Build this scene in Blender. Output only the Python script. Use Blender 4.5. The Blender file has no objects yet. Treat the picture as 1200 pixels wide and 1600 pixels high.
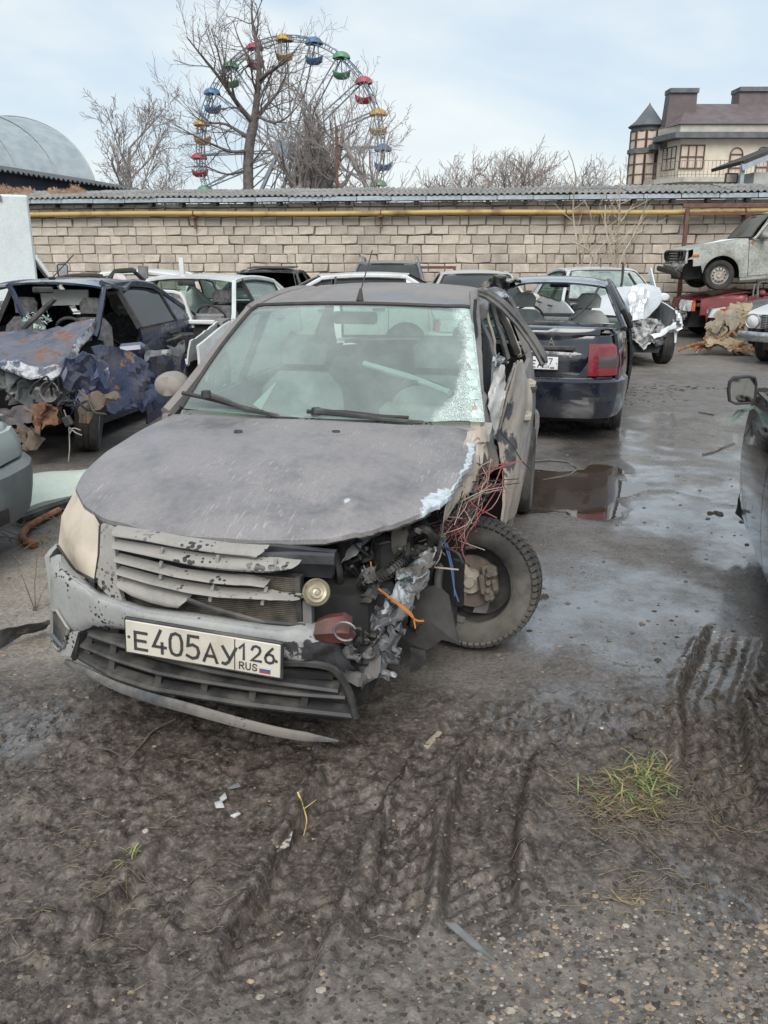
import bpy, math, random
import numpy as np
from mathutils import Vector, Matrix
SC = bpy.context.scene
COL = SC.collection
rnd = random.Random(7)
rng = np.random.default_rng(11)
PI = math.pi
def rad(a): return math.radians(a)
# ------------------------------------------------------------------ camera, sky, sun, exposure
CAM_H = 1.65
FPX = 1300.0                       # focal length in pixels of the 1200 x 1600 photograph
PITCH = math.atan(400.0 / FPX)     # camera tips down
cam_d = bpy.data.cameras.new('camera')
cam = bpy.data.objects.new('camera', cam_d); COL.objects.link(cam)
cam.location = (0, 0, CAM_H)
cam.rotation_euler = (PI / 2 - PITCH, 0, 0)
cam_d.sensor_fit = 'VERTICAL'; cam_d.sensor_height = 32.0
cam_d.lens = 32.0 * FPX / 1600.0
cam_d.clip_start = 0.05; cam_d.clip_end = 3000
SC.camera = cam
SUN_EL, SUN_AZ = rad(46), rad(183)   # azimuth clockwise from +Y (the view direction)
world = bpy.data.worlds.new('World'); SC.world = world; world.use_nodes = True
def build_world():
    nt = world.node_tree; nt.nodes.clear()
    N = nt.nodes.new; L = nt.links.new
    out = N('ShaderNodeOutputWorld'); bg = N('ShaderNodeBackground'); bg.inputs['Strength'].default_value = 0.1
    sky = N('ShaderNodeTexSky'); sky.sky_type = 'NISHITA'; sky.sun_disc = False
    sky.sun_elevation = SUN_EL; sky.sun_rotation = SUN_AZ; sky.air_density = 1.0; sky.dust_density = 2.0
    tc = N('ShaderNodeTexCoord'); mp = N('ShaderNodeMapping'); mp.inputs['Scale'].default_value = (1.0, 1.0, 2.6)
    mp.inputs['Rotation'].default_value = (0.0, 0.25, 0.6); mp.inputs['Location'].default_value = (0.35, 0.1, 0.3)
    L(tc.outputs['Generated'], mp.inputs['Vector'])
    n1 = N('ShaderNodeTexNoise'); n1.inputs['Scale'].default_value = 1.7; n1.inputs['Detail'].default_value = 5; n1.inputs['Roughness'].default_value = .5
    n1.inputs['Distortion'].default_value = .6
    L(mp.outputs['Vector'], n1.inputs['Vector'])
    n2 = N('ShaderNodeTexNoise'); n2.inputs['Scale'].default_value = 5.0; n2.inputs['Detail'].default_value = 6; n2.inputs['Roughness'].default_value = .55
    L(mp.outputs['Vector'], n2.inputs['Vector'])
    ad = N('ShaderNodeMath'); ad.operation = 'MULTIPLY_ADD'; ad.inputs[1].default_value = .35
    L(n2.outputs['Fac'], ad.inputs[0]); L(n1.outputs['Fac'], ad.inputs[2])
    r1 = N('ShaderNodeValToRGB'); r1.color_ramp.elements[0].position = .50; r1.color_ramp.elements[1].position = .88
    r1.color_ramp.elements[0].color = (2.1, 2.65, 3.15, 1); r1.color_ramp.elements[1].color = (3.3, 3.45, 3.42, 1)
    r1.color_ramp.interpolation = 'EASE'
    L(ad.outputs[0], r1.inputs['Fac'])
    mx = N('ShaderNodeMix'); mx.data_type = 'RGBA'; mx.inputs['Factor'].default_value = .9
    L(sky.outputs['Color'], mx.inputs['A']); L(r1.outputs['Color'], mx.inputs['B'])
    L(mx.outputs['Result'], bg.inputs['Color']); L(bg.outputs[0], out.inputs['Surface'])
build_world()
sun_d = bpy.data.lights.new('sun', 'SUN'); sun_d.energy = 1.3; sun_d.angle = rad(45); sun_d.color = (1, .96, .9)
sun = bpy.data.objects.new('sun', sun_d); COL.objects.link(sun)
sdir = Vector((math.sin(SUN_AZ) * math.cos(SUN_EL), math.cos(SUN_AZ) * math.cos(SUN_EL), math.sin(SUN_EL)))
sun.rotation_euler = sdir.to_track_quat('Z', 'Y').to_euler()
SC.view_settings.view_transform = 'Standard'; SC.view_settings.look = 'None'
SC.view_settings.exposure = 1.42; SC.view_settings.gamma = 1.0
SC.view_settings.use_curve_mapping = False
# ------------------------------------------------------------------ measuring: a pixel of the photograph to a point of the place
CP, SP = math.cos(PITCH), math.sin(PITCH)
def ray(px, py):
    a = (px - 600) / FPX; b = -(py - 800) / FPX
    return np.array([a, CP + b * SP, -SP + b * CP])
def gnd(px, py, z=0.0):
    d = ray(px, py); t = (z - CAM_H) / d[2]
    return np.array([0, 0, CAM_H]) + d * t
def atY(px, py, Y):
    d = ray(px, py)
    return np.array([0, 0, CAM_H]) + d * (Y / d[1])
class Frame:
    """place of a car: origin under its front axle, local x forward, y to its left, z up"""
    def __init__(s, x, y, yaw, z=0.0, pitch=0.0, roll=0.0):
        ya = rad(yaw)
        f = np.array([-math.sin(ya), -math.cos(ya), 0]); l = np.array([math.cos(ya), -math.sin(ya), 0])
        s.M = Matrix(((f[0], l[0], 0, x), (f[1], l[1], 0, y), (0, 0, 1, z), (0, 0, 0, 1)))
        s.M = s.M @ Matrix.Rotation(rad(pitch), 4, 'Y') @ Matrix.Rotation(rad(roll), 4, 'X')
        s.I = s.M.inverted()
        A = np.array(s.I)
        s.o = A[:3, :3] @ np.array([0, 0, CAM_H]) + A[:3, 3]; s.A = A[:3, :3]
    def hit(s, px, py, ax, val):
        d = s.A @ ray(px, py); t = (val - s.o[ax]) / d[ax]
        return s.o + d * t
# ------------------------------------------------------------------ noise
def _h(ix, iy, seed):
    n = (ix.astype(np.int64) * 374761393 + iy.astype(np.int64) * 668265263 + seed * 974634533) & 0x7fffffff
    n = ((n ^ (n >> 13)) * 1274126177) & 0x7fffffff
    n = (n ^ (n >> 16)) & 0xffff
    return n / 65535.0
def vnoise(x, y, seed=0):
    x = np.asarray(x, float); y = np.asarray(y, float)
    ix = np.floor(x); iy = np.floor(y); fx = x - ix; fy = y - iy
    fx = fx * fx * fx * (fx * (fx * 6 - 15) + 10); fy = fy * fy * fy * (fy * (fy * 6 - 15) + 10)
    a = _h(ix, iy, seed); b = _h(ix + 1, iy, seed); c = _h(ix, iy + 1, seed); d = _h(ix + 1, iy + 1, seed)
    return (a + (b - a) * fx) * (1 - fy) + (c + (d - c) * fx) * fy
def fbm(x, y, seed=0, oct=4, gain=.5):
    s = 0; a = 1; t = 0
    for o in range(oct):
        s = s + a * vnoise(x * 2 ** o + 17.3 * o, y * 2 ** o - 9.1 * o, seed + o * 31); t += a; a *= gain
    return s / t * 2 - 1
def cells(x, y, seed=0):
    ix = np.floor(x); iy = np.floor(y); best = np.full(x.shape, 9.0); rid = np.zeros(x.shape)
    for dx in (-1, 0, 1):
        for dy in (-1, 0, 1):
            cx = ix + dx; cy = iy + dy; d = np.hypot(cx + _h(cx, cy, seed) - x, cy + _h(cx, cy, seed + 5) - y)
            k = d < best; best = np.where(k, d, best); rid = np.where(k, _h(cx, cy, seed + 9), rid)
    return best, rid
def sstep(a, b, x):
    t = np.clip((x - a) / (b - a), 0, 1); return t * t * (3 - 2 * t)
def noise3(P, sc, seed=0, oct=3):
    """three-component wobble for an (n,3) array"""
    P = np.asarray(P, float) * sc
    q = np.stack([fbm(P[:, 0] + .7 * P[:, 2], P[:, 1] - .4 * P[:, 2], seed, oct), fbm(P[:, 1] + .6 * P[:, 0] + 5, P[:, 2] + .3 * P[:, 0], seed + 7, oct),
                  fbm(P[:, 2] + .8 * P[:, 1] + 11, P[:, 0] - .3 * P[:, 1], seed + 13, oct)], 1)
    return q
# ------------------------------------------------------------------ mesh helpers
def tag(o, label=None, cat=None, group=None, kind=None):
    if label: o['label'] = label
    if cat: o['category'] = cat
    if group: o['group'] = group
    if kind: o['kind'] = kind
    return o
def empty(name, loc=(0, 0, 0), mat4=None):
    o = bpy.data.objects.new(name, None); COL.objects.link(o)
    o.empty_display_size = .1
    if mat4 is not None: o.matrix_world = mat4
    else: o.location = loc
    return o
def grid_faces(n, m, off=0, wrap_n=False, wrap_m=False):
    """faces of an n x m grid of points stored row by row"""
    i = np.arange(n if wrap_n else n - 1)[:, None]; j = np.arange(m if wrap_m else m - 1)[None, :]
    i2 = (i + 1) % n; j2 = (j + 1) % m
    a = i * m + j; b = i * m + j2; c = i2 * m + j2; d = i2 * m + j
    return (np.stack([a, b, c, d], -1).reshape(-1, 4) + off)
class MB:
    """collects pieces of one mesh"""
    def __init__(s): s.v = []; s.f = []; s.mi = []; s.n = 0; s.attr = None
    def add(s, v, f, mi=0):
        v = np.asarray(v, float).reshape(-1, 3)
        for q in f:
            s.f.append([int(k) + s.n for k in q]); s.mi.append(mi)
        s.v.append(v); s.n += len(v); return s
    def grid(s, P, mi=0, wrap_n=False, wrap_m=False):
        P = np.asarray(P, float); n, m = P.shape[:2]
        return s.add(P.reshape(-1, 3), grid_faces(n, m, 0, wrap_n, wrap_m), mi)
    def sheet(s, P, off, mi=0):
        """grid with thickness: P (n,m,3), off = thickness vector or (n,m,3)"""
        P = np.asarray(P, float); n, m = P.shape[:2]
        Q = P + np.asarray(off, float)
        k = n * m
        f = [list(q) for q in grid_faces(n, m)] + [list(q[::-1]) for q in grid_faces(n, m, k)]
        rim = [i * m for i in range(n)] + [(n - 1) * m + j for j in range(1, m)] + [i * m + m - 1 for i in range(n - 2, -1, -1)] + [j for j in range(m - 2, 0, -1)]
        for a, b in zip(rim, rim[1:] + rim[:1]): f.append([a, b, b + k, a + k])
        return s.add(np.concatenate([P.reshape(-1, 3), Q.reshape(-1, 3)]), f, mi)
    def box(s, c, sz, R=None, mi=0, bev=0.0):
        x, y, z = np.asarray(sz, float) / 2
        if bev > 0:
            bev = min(bev, x * .9, y * .9, z * .9)
            V = []
            for sx in (-1, 1):
                for sy in (-1, 1):
                    for sz_ in (-1, 1):
                        V += [(sx * x, sy * (y - bev), sz_ * (z - bev)), (sx * (x - bev), sy * y, sz_ * (z - bev)), (sx * (x - bev), sy * (y - bev), sz_ * z)]
            V = np.array(V)
            idx = lambda a, b, c_, k: ((a * 2 + b) * 2 + c_) * 3 + k
            f = []
            for a in (0, 1):
                q = [idx(a, 0, 0, 0), idx(a, 1, 0, 0), idx(a, 1, 1, 0), idx(a, 0, 1, 0)]; f.append(q if a else q[::-1])
                q = [idx(0, a, 0, 1), idx(1, a, 0, 1), idx(1, a, 1, 1), idx(0, a, 1, 1)]; f.append(q[::-1] if a else q)
                q = [idx(0, 0, a, 2), idx(1, 0, a, 2), idx(1, 1, a, 2), idx(0, 1, a, 2)]; f.append(q if a else q[::-1])
            for a in (0, 1):
                for b in (0, 1):
                    for k, (i, j) in enumerate(((0, 1), (0, 2), (1, 2))):
                        if k == 0: q = [idx(a, b, 0, 0), idx(a, b, 0, 1), idx(a, b, 1, 1), idx(a, b, 1, 0)]
                        elif k == 1: q = [idx(a, 0, b, 0), idx(a, 0, b, 2), idx(a, 1, b, 2), idx(a, 1, b, 0)]
                        else: q = [idx(0, a, b, 1), idx(0, a, b, 2), idx(1, a, b, 2), idx(1, a, b, 1)]
                        f.append(q)
            for a in (0, 1):
                for b in (0, 1):
                    for c_ in (0, 1): f.append([idx(a, b, c_, 0), idx(a, b, c_, 1), idx(a, b, c_, 2)])
        else:
            V = np.array([(-x, -y, -z), (x, -y, -z), (x, y, -z), (-x, y, -z), (-x, -y, z), (x, -y, z), (x, y, z), (-x, y, z)])
            f = [(0, 3, 2, 1), (4, 5, 6, 7), (0, 1, 5, 4), (1, 2, 6, 5), (2, 3, 7, 6), (3, 0, 4, 7)]
        if R is not None: V = V @ np.array(R)[:3, :3].T
        return s.add(V + np.asarray(c, float), f, mi)
    def tube(s, pts, r, k=6, mi=0, cap=True, flat=1.0, up=None):
        """round (or flattened) tube along a polyline; r a number or one per point"""
        P = np.asarray(pts, float); n = len(P)
        r = np.full(n, r, float) if np.isscalar(r) else np.asarray(r, float)
        T = np.gradient(P, axis=0); T /= np.linalg.norm(T, axis=1)[:, None] + 1e-9
        u = np.array([0, 0, 1.0]) if up is None else np.asarray(up, float)
        if abs(T[0] @ u) > .9 and up is None: u = np.array([1.0, 0, 0])
        A = np.zeros_like(P)
        for i in range(n):
            a = u - T[i] * (u @ T[i]); a /= np.linalg.norm(a) + 1e-9; A[i] = a; u = a if up is None else u
        B = np.cross(T, A)
        th = np.arange(k) * 2 * PI / k + (PI / k if k == 4 else 0)
        V = P[:, None, :] + r[:, None, None] * (np.cos(th)[None, :, None] * A[:, None, :] + flat * np.sin(th)[None, :, None] * B[:, None, :])
        f = [list(q) for q in grid_faces(n, k, 0, False, True)]
        if cap: f.append(list(range(k))[::-1]); f.append([(n - 1) * k + j for j in range(k)])
        return s.add(V.reshape(-1, 3), f, mi)
    def lathe(s, prof, k=24, M=None, mi=0, close=False):
        """prof (r, h) turned about the local z axis, then moved by M"""
        p = np.asarray(prof, float); th = np.arange(k) * 2 * PI / k
        V = np.stack([p[:, None, 0] * np.cos(th), p[:, None, 0] * np.sin(th), np.repeat(p[:, 1:2], k, 1)], -1)
        f = grid_faces(len(p), k, 0, close, True)
        V = V.reshape(-1, 3)
        if M is not None: M = np.array(M); V = V @ M[:3, :3].T + M[:3, 3]
        return s.add(V, f, mi)
    def build(s, name, mats, parent=None, smooth=35, fn=None, loc=None):
        V = np.concatenate(s.v) if s.v else np.zeros((0, 3))
        if fn is not None: V = fn(V)
        me = bpy.data.meshes.new(name)
        me.from_pydata(V.tolist(), [], s.f)
        if not isinstance(mats, (list, tuple)): mats = [mats]
        for m in mats: me.materials.append(m)
        if len(mats) > 1: me.polygons.foreach_set('material_index', s.mi)
        if smooth:
            me.polygons.foreach_set('use_smooth', [True] * len(s.f)); me.set_sharp_from_angle(angle=rad(smooth))
        me.update()
        o = bpy.data.objects.new(name, me); COL.objects.link(o)
        if parent is not None: o.parent = parent
        if loc is not None: o.location = loc
        return o
def dup(o, parent=None, name=None):
    """copy of an object sharing its mesh, with copies of its children"""
    c = o.copy(); COL.objects.link(c)
    if parent is not None: c.parent = parent
    for ch in list(o.children): dup(ch, c)
    return c
def rs(pts, n):
    """resample a polyline to n points"""
    P = np.asarray(pts, float); d = np.r_[0, np.cumsum(np.linalg.norm(np.diff(P, axis=0), axis=1))]
    t = np.linspace(0, d[-1], n)
    return np.stack([np.interp(t, d, P[:, k]) for k in range(P.shape[1])], 1)
def smooth_line(pts, n, it=3):
    P = rs(pts, n)
    for _ in range(it):
        P[1:-1] = .25 * P[:-2] + .5 * P[1:-1] + .25 * P[2:]
    return P
def coons(b, t, l, r, n, m):
    """b, t run left to right, l, r run bottom to top; result (n rows bottom->top, m columns)"""
    b, t, l, r = rs(b, m), rs(t, m), rs(l, n), rs(r, n)
    U = np.linspace(0, 1, m)[None, :, None]; V = np.linspace(0, 1, n)[:, None, None]
    return ((1 - V) * b[None] + V * t[None] + (1 - U) * l[:, None] + U * r[:, None]
            - ((1 - U) * (1 - V) * b[0] + U * (1 - V) * b[-1] + (1 - U) * V * t[0] + U * V * t[-1]))
def rotm(axis, a): return Matrix.Rotation(a, 4, axis)
# ------------------------------------------------------------------ flat lettering: strokes on a 1 x 1.6 cell
GL = {
 'E': [[(.9, 0), (0, 0), (0, 1.6), (.9, 1.6)], [(0, .82), (.8, .82)]],
 'A': [[(0, 0), (.5, 1.6), (1, 0)], [(.2, .5), (.8, .5)]],
 'Y': [[(0, 1.6), (.52, .55)], [(1, 1.6), (.45, .25), (.2, 0), (.02, .05)]],
 '0': [[(.5, 0), (.15, .12), (0, .5), (0, 1.1), (.15, 1.48), (.5, 1.6), (.85, 1.48), (1, 1.1), (1, .5), (.85, .12), (.5, 0)]],
 '1': [[(.15, 1.15), (.6, 1.6), (.6, 0)]],
 '2': [[(.05, 1.2), (.18, 1.5), (.5, 1.6), (.85, 1.48), (.95, 1.15), (.8, .8), (.02, .02), (1, .02)]],
 '4': [[(.75, 0), (.75, .7)], [(.62, 1.6), (0, .42), (1.02, .42)]],
 '5': [[(.92, 1.6), (.15, 1.6), (.08, .88), (.5, 1.0), (.88, .85), (1, .5), (.85, .12), (.45, 0), (.02, .15)]],
 '6': [[(.8, 1.6), (.25, 1.0), (.02, .5), (.15, .12), (.5, 0), (.85, .12), (1, .48), (.85, .85), (.5, .97), (.15, .8)]],
 '7': [[(0, 1.6), (1, 1.6), (.35, 0)]],
 'R': [[(0, 0), (0, 1.6), (.6, 1.6), (.95, 1.4), (.95, 1.05), (.6, .8), (0, .8)], [(.5, .8), (1, 0)]],
 'U': [[(0, 1.6), (0, .4), (.2, .05), (.5, 0), (.8, .05), (1, .4), (1, 1.6)]],
 'S': [[(.95, 1.3), (.8, 1.52), (.5, 1.6), (.15, 1.5), (.05, 1.2), (.2, .92), (.8, .68), (.97, .4), (.85, .1), (.5, 0), (.15, .1), (.02, .35)]],
}
def strokes(mb, ch, x, y, w, h, t, z=0.0, th=.0012, mi=0):
    """one character in the local x-y plane, lower left at (x, y)"""
    for line in GL[ch]:
        P = np.array([(x + a * w, y + b / 1.6 * h) for a, b in line]); n = len(P)
        T = np.gradient(P, axis=0) if n > 2 else np.repeat(P[1:] - P[:1], 2, 0)
        T = T / (np.linalg.norm(T, axis=1)[:, None] + 1e-9); Nn = np.stack([-T[:, 1], T[:, 0]], 1)
        # mitre
        S = np.diff(P, axis=0); S = S / (np.linalg.norm(S, axis=1)[:, None] + 1e-9)
        for i in range(n):
            a = S[max(i - 1, 0)]; b = S[min(i, n - 2)]; m = a + b; m = m / (np.linalg.norm(m) + 1e-9)
            Nn[i] = np.array([-m[1], m[0]]) / max(.55, abs(m @ b))
        closed = np.linalg.norm(P[0] - P[-1]) < 1e-6
        if not closed:
            P = P.copy(); P[0] -= S[0] * t * .5; P[-1] += S[-1] * t * .5
        A = P + Nn * t / 2; B = P - Nn * t / 2
        g = np.stack([np.c_[A, np.full(n, z)], np.c_[B, np.full(n, z)]], 0)
        mb.sheet(g, (0, 0, th), mi)
# ------------------------------------------------------------------ materials
class NT:
    def __init__(s, name):
        s.m = bpy.data.materials.new(name); s.m.use_nodes = True
        s.t = s.m.node_tree; s.t.nodes.clear()
        s.out = s.n('ShaderNodeOutputMaterial'); s.tc = s.n('ShaderNodeTexCoord')
    def n(s, ty, **kw):
        o = s.t.nodes.new(ty)
        for k, v in kw.items(): setattr(o, k, v)
        return o
    def l(s, a, b): s.t.links.new(a, b)
    def vec(s, scale=(1, 1, 1), rot=(0, 0, 0), loc=(0, 0, 0), src='Object'):
        mp = s.n('ShaderNodeMapping'); mp.inputs['Scale'].default_value = scale; mp.inputs['Rotation'].default_value = rot; mp.inputs['Location'].default_value = loc
        s.l(s.tc.outputs[src], mp.inputs['Vector']); return mp.outputs['Vector']
    def noise(s, scale, detail=4, rough=.55, vec=None, dist=0.0):
        o = s.n('ShaderNodeTexNoise'); o.inputs['Scale'].default_value = scale; o.inputs['Detail'].default_value = detail
        o.inputs['Roughness'].default_value = rough; o.inputs['Distortion'].default_value = dist
        s.l(vec if vec is not None else s.tc.outputs['Object'], o.inputs['Vector']); return o.outputs['Fac']
    def voro(s, scale, vec=None, feature='F1', rand=1.0):
        o = s.n('ShaderNodeTexVoronoi'); o.feature = feature; o.inputs['Scale'].default_value = scale; o.inputs['Randomness'].default_value = rand
        s.l(vec if vec is not None else s.tc.outputs['Object'], o.inputs['Vector']); return o
    def ramp(s, fac, a, b, lo=0.0, hi=1.0):
        o = s.n('ShaderNodeMapRange'); o.interpolation_type = 'SMOOTHSTEP'
        for k, v in (('From Min', a), ('From Max', b), ('To Min', lo), ('To Max', hi)): o.inputs[k].default_value = v
        s.l(fac, o.inputs['Value']); return o.outputs['Result']
    def math(s, op, a, b=None, c=None):
        o = s.n('ShaderNodeMath'); o.operation = op
        for i, v in enumerate((a, b, c)):
            if v is None: continue
            if isinstance(v, (int, float)): o.inputs[i].default_value = v
            else: s.l(v, o.inputs[i])
        return o.outputs[0]
    def mix(s, fac, a, b):
        o = s.n('ShaderNodeMix'); o.data_type = 'RGBA'
        for k, v in (('Factor', fac), ('A', a), ('B', b)):
            if isinstance(v, (int, float)): o.inputs[k].default_value = v
            elif isinstance(v, tuple): o.inputs[k].default_value = (*v, 1)
            else: s.l(v, o.inputs[k])
        return o.outputs['Result']
    def attr(s, name):
        o = s.n('ShaderNodeAttribute'); o.attribute_name = name; return o.outputs['Fac']
    def bump(s, h, strength=.3, dist=.01, normal=None):
        o = s.n('ShaderNodeBump'); o.inputs['Strength'].default_value = strength; o.inputs['Distance'].default_value = dist
        s.l(h, o.inputs['Height'])
        if normal is not None: s.l(normal, o.inputs['Normal'])
        return o.outputs['Normal']
    def bsdf(s, col, rough, metal=0.0, normal=None, spec=.5, coat=0.0, coat_rough=.08, alpha=None, trans=None, ior=None):
        o = s.n('ShaderNodeBsdfPrincipled')
        for k, v in (('Base Color', col), ('Roughness', rough), ('Metallic', metal), ('Specular IOR Level', spec), ('Coat Weight', coat), ('Coat Roughness', coat_rough), ('Alpha', alpha), ('Transmission Weight', trans), ('IOR', ior)):
            if v is None: continue
            if isinstance(v, tuple): o.inputs[k].default_value = (*v, 1)
            elif isinstance(v, (int, float)): o.inputs[k].default_value = v
            else: s.l(v, o.inputs[k])
        if normal is not None: s.l(normal, o.inputs['Normal'])
        return o.outputs[0]
    def done(s, sh):
        s.l(sh, s.out.inputs['Surface']); return s.m
MATS = {}
def surf(name, c1, c2, scale=6.0, rough=.6, rough2=None, metal=0.0, bump=0.0, bscale=40.0, lo=.35, hi=.65, detail=5, rand=0.0, spec=.5):
    """two tones mixed by noise, with a fine relief"""
    t = NT(name)
    f = t.ramp(t.noise(scale, detail, .6), lo, hi)
    col = t.mix(f, c1, c2)
    if rand:
        oi = t.n('ShaderNodeObjectInfo'); hs = t.n('ShaderNodeHueSaturation')
        t.l(t.math('MULTIPLY_ADD', oi.outputs['Random'], rand, 1 - rand / 2), hs.inputs['Value']); t.l(col, hs.inputs['Color']); col = hs.outputs['Color']
    r = rough if rough2 is None else t.ramp(f, 0, 1, rough, rough2)
    nrm = t.bump(t.noise(bscale, 4, .6), bump, .01) if bump else None
    MATS[name] = t.done(t.bsdf(col, r, metal, nrm, spec)); return MATS[name]
def paint(name, col, dirt=(.16, .14, .12), amount=.4, rough=.3, metal=0.0, scale=4.0, coat=.5, rust=0.0, rustcol=(.19, .07, .03), bump=.0, chips=None, chipcol=(.5, .54, .56), grime=.12, rmax=.82, spots=0.0, spotcol=(.03, .03, .03), streak=0.0):
    """car paint with dust, rust, scrapes (attribute 'chip') and dark spatter"""
    t = NT(name)
    n1 = t.noise(scale, 6, .6); n2 = t.noise(scale * 9, 5, .65)
    d = t.math('ADD', t.math('MULTIPLY', n1, .72), t.math('MULTIPLY', n2, .28))
    d = t.ramp(d, .62 - amount * .35 - .12, .62 - amount * .35 + .16)
    base = t.mix(t.math('MULTIPLY', d, min(1, .45 + amount * .6)), col, dirt)
    if grime: base = t.mix(t.ramp(t.noise(scale * 30, 3, .6), .45, .75, 0, grime * 2), base, tuple(k * .5 for k in dirt))
    r = t.ramp(d, 0, 1, rough, rmax)
    if streak:
        v = t.vec((14, 120, 14), (0, 0, .55))
        st = t.ramp(t.noise(1.0, 4, .7, v), .56, .70)
        st = t.math('MULTIPLY', st, t.ramp(t.noise(3.0, 3), .40, .62))
        base = t.mix(t.math('MULTIPLY', st, streak), base, tuple(min(1, k * 1.7) for k in dirt))
    if spots:
        vo = t.voro(58.0); sz = t.ramp(t.noise(9.0, 2), .4, .66, .05, .40)
        sp = t.math('LESS_THAN', vo.outputs['Distance'], t.math('MULTIPLY', sz, spots))
        sp = t.math('MULTIPLY', sp, t.ramp(t.noise(3.5, 3), .42, .52))
        base = t.mix(sp, base, spotcol); r = t.mix(sp, r, (.35, .35, .35))
    met = metal
    if rust:
        rn = t.ramp(t.math('ADD', t.math('MULTIPLY', t.noise(2.6, 6, .65), .7), t.math('MULTIPLY', t.noise(18, 4, .6), .3)), .60 - rust * .2, .66 - rust * .2)
        rc = t.mix(t.ramp(t.noise(14, 4), .35, .7), rustcol, tuple(k * 1.5 for k in rustcol))
        base = t.mix(rn, base, rc); r = t.mix(rn, r, (.9, .9, .9))
    if chips:
        a = t.attr('chip'); k = t.math('ADD', a, t.math('MULTIPLY', t.math('SUBTRACT', t.noise(chips, 6, .7), .5), 1.1))
        cm = t.ramp(k, .52, .58)
        base = t.mix(cm, base, t.mix(t.ramp(t.noise(30, 3), .4, .7), chipcol, tuple(q * .6 for q in chipcol)))
    nrm = t.bump(t.noise(9, 4, .6), bump, .02) if bump else None
    coatw = t.ramp(d, 0, 1, coat, coat * .1) if coat else 0.0
    MATS[name] = t.done(t.bsdf(base, r, metal, nrm, .5, coatw)); return MATS[name]
def glass(name, tint=(.55, .68, .62), dust=.25, dustcol=(.42, .45, .42), clear=.75, scale=3.0, gloss=(.9, .95, .95), crack=0.0):
    """car glass: see-through, sky gloss by angle, dust, and crazing by attribute 'craze'"""
    t = NT(name)
    tr = t.n('ShaderNodeBsdfTransparent'); tr.inputs['Color'].default_value = (*tint, 1)
    gl = t.n('ShaderNodeBsdfGlossy'); gl.inputs['Roughness'].default_value = .06; gl.inputs['Color'].default_value = (*gloss, 1)
    df = t.n('ShaderNodeBsdfDiffuse'); df.inputs['Color'].default_value = (*dustcol, 1)
    fr = t.n('ShaderNodeFresnel'); fr.inputs['IOR'].default_value = 1.6
    m1 = t.n('ShaderNodeMixShader'); ge = t.n('ShaderNodeNewGeometry'); one = t.math('SUBTRACT', 1.0, ge.outputs['Backfacing']); t.l(t.math('MULTIPLY', fr.outputs[0], one), m1.inputs[0]); t.l(tr.outputs[0], m1.inputs[1]); t.l(gl.outputs[0], m1.inputs[2])
    dn = t.ramp(t.noise(scale, 6, .65), .25, .85, dust * .65, min(1, dust * 1.4))
    if crack:
        a = t.attr('craze'); vo = t.voro(150, None, 'DISTANCE_TO_EDGE'); v2 = t.voro(30, None, 'DISTANCE_TO_EDGE')
        ln = t.math('MAXIMUM', t.ramp(vo.outputs['Distance'], .01, .14, 1, .16), t.ramp(v2.outputs['Distance'], .0, .03, 1, 0))
        k = t.ramp(t.math('ADD', a, t.math('MULTIPLY', t.math('SUBTRACT', t.noise(9, 5, .7), .5), .7)), .35, .8)
        cm = t.math('MULTIPLY', k, ln)
        dn = t.math('MAXIMUM', dn, t.math('MULTIPLY', cm, crack))
        w = t.ramp(t.math('MULTIPLY', k, crack), 0, 1)
        dc = t.mix(w, dustcol, (.66, .76, .72)); t.l(dc, df.inputs['Color'])
    m2 = t.n('ShaderNodeMixShader'); t.l(t.math('MULTIPLY', dn, one), m2.inputs[0]); t.l(m1.outputs[0], m2.inputs[1]); t.l(df.outputs[0], m2.inputs[2])
    MATS[name] = t.done(m2.outputs[0]); return MATS[name]
def flat(name, col, rough=.6, metal=0.0, spec=.5, coat=0.0):
    return surf(name, col, tuple(k * .8 for k in col), 12, rough, None, metal, 0, spec=spec)
black_plastic = surf('black plastic', (.018, .018, .020), (.05, .047, .043), 9, .55, .8, bump=.1)
dusty_black = surf('dusty black plastic', (.03, .03, .031), (.13, .12, .105), 5, .6, .9, bump=.1, lo=.42, hi=.72)
dark_void = surf('inner metal with painted shade', (.012, .012, .013), (.03, .028, .027), 8, .8)  # near black puts the shade of hollow insides into the colour
engine_grime = surf('engine grime', (.02, .02, .021), (.11, .10, .09), 14, .5, .9, bump=.3, lo=.45, hi=.8)
rubber = surf('tyre rubber', (.018, .018, .018), (.06, .055, .05), 8, .75, .95, bump=.15, lo=.4, hi=.75)
rubber_dusty = surf('dusty tyre rubber', (.035, .034, .033), (.13, .12, .105), 5, .85, .95, bump=.2, lo=.35, hi=.7)
steel = surf('grey steel', (.30, .30, .30), (.16, .155, .15), 12, .45, .7, metal=.7)
wheel_silver = surf('silver wheel', (.42, .42, .42), (.2, .19, .18), 10, .4, .7, metal=.5)
raw_metal = surf('torn bright metal', (.52, .53, .54), (.18, .18, .19), 22, .3, .6, metal=.6, bump=.4, bscale=60)
rust_metal = surf('rusty metal', (.17, .065, .03), (.30, .15, .08), 8, .85, .95, bump=.5, lo=.4, hi=.65)
brown_post = surf('brown primed steel', (.10, .045, .035), (.16, .085, .065), 7, .7, .9)
yellow_pipe = surf('yellow gas pipe paint', (.43, .30, .10), (.22, .13, .06), 2.2, .55, .85, lo=.5, hi=.72)
seat_cloth = surf('dark seat cloth', (.05, .05, .055), (.11, .105, .105), 20, .95)
dash_grey = surf('grey dash plastic', (.13, .13, .128), (.24, .235, .22), 8, .7)
light_cloth = surf('light grey seat cloth', (.62, .63, .60), (.5, .5, .48), 12, .9)
plate_white = surf('dirty plate white', (.56, .53, .46), (.41, .37, .30), 7, .5, .75, lo=.4, hi=.75)
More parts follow.
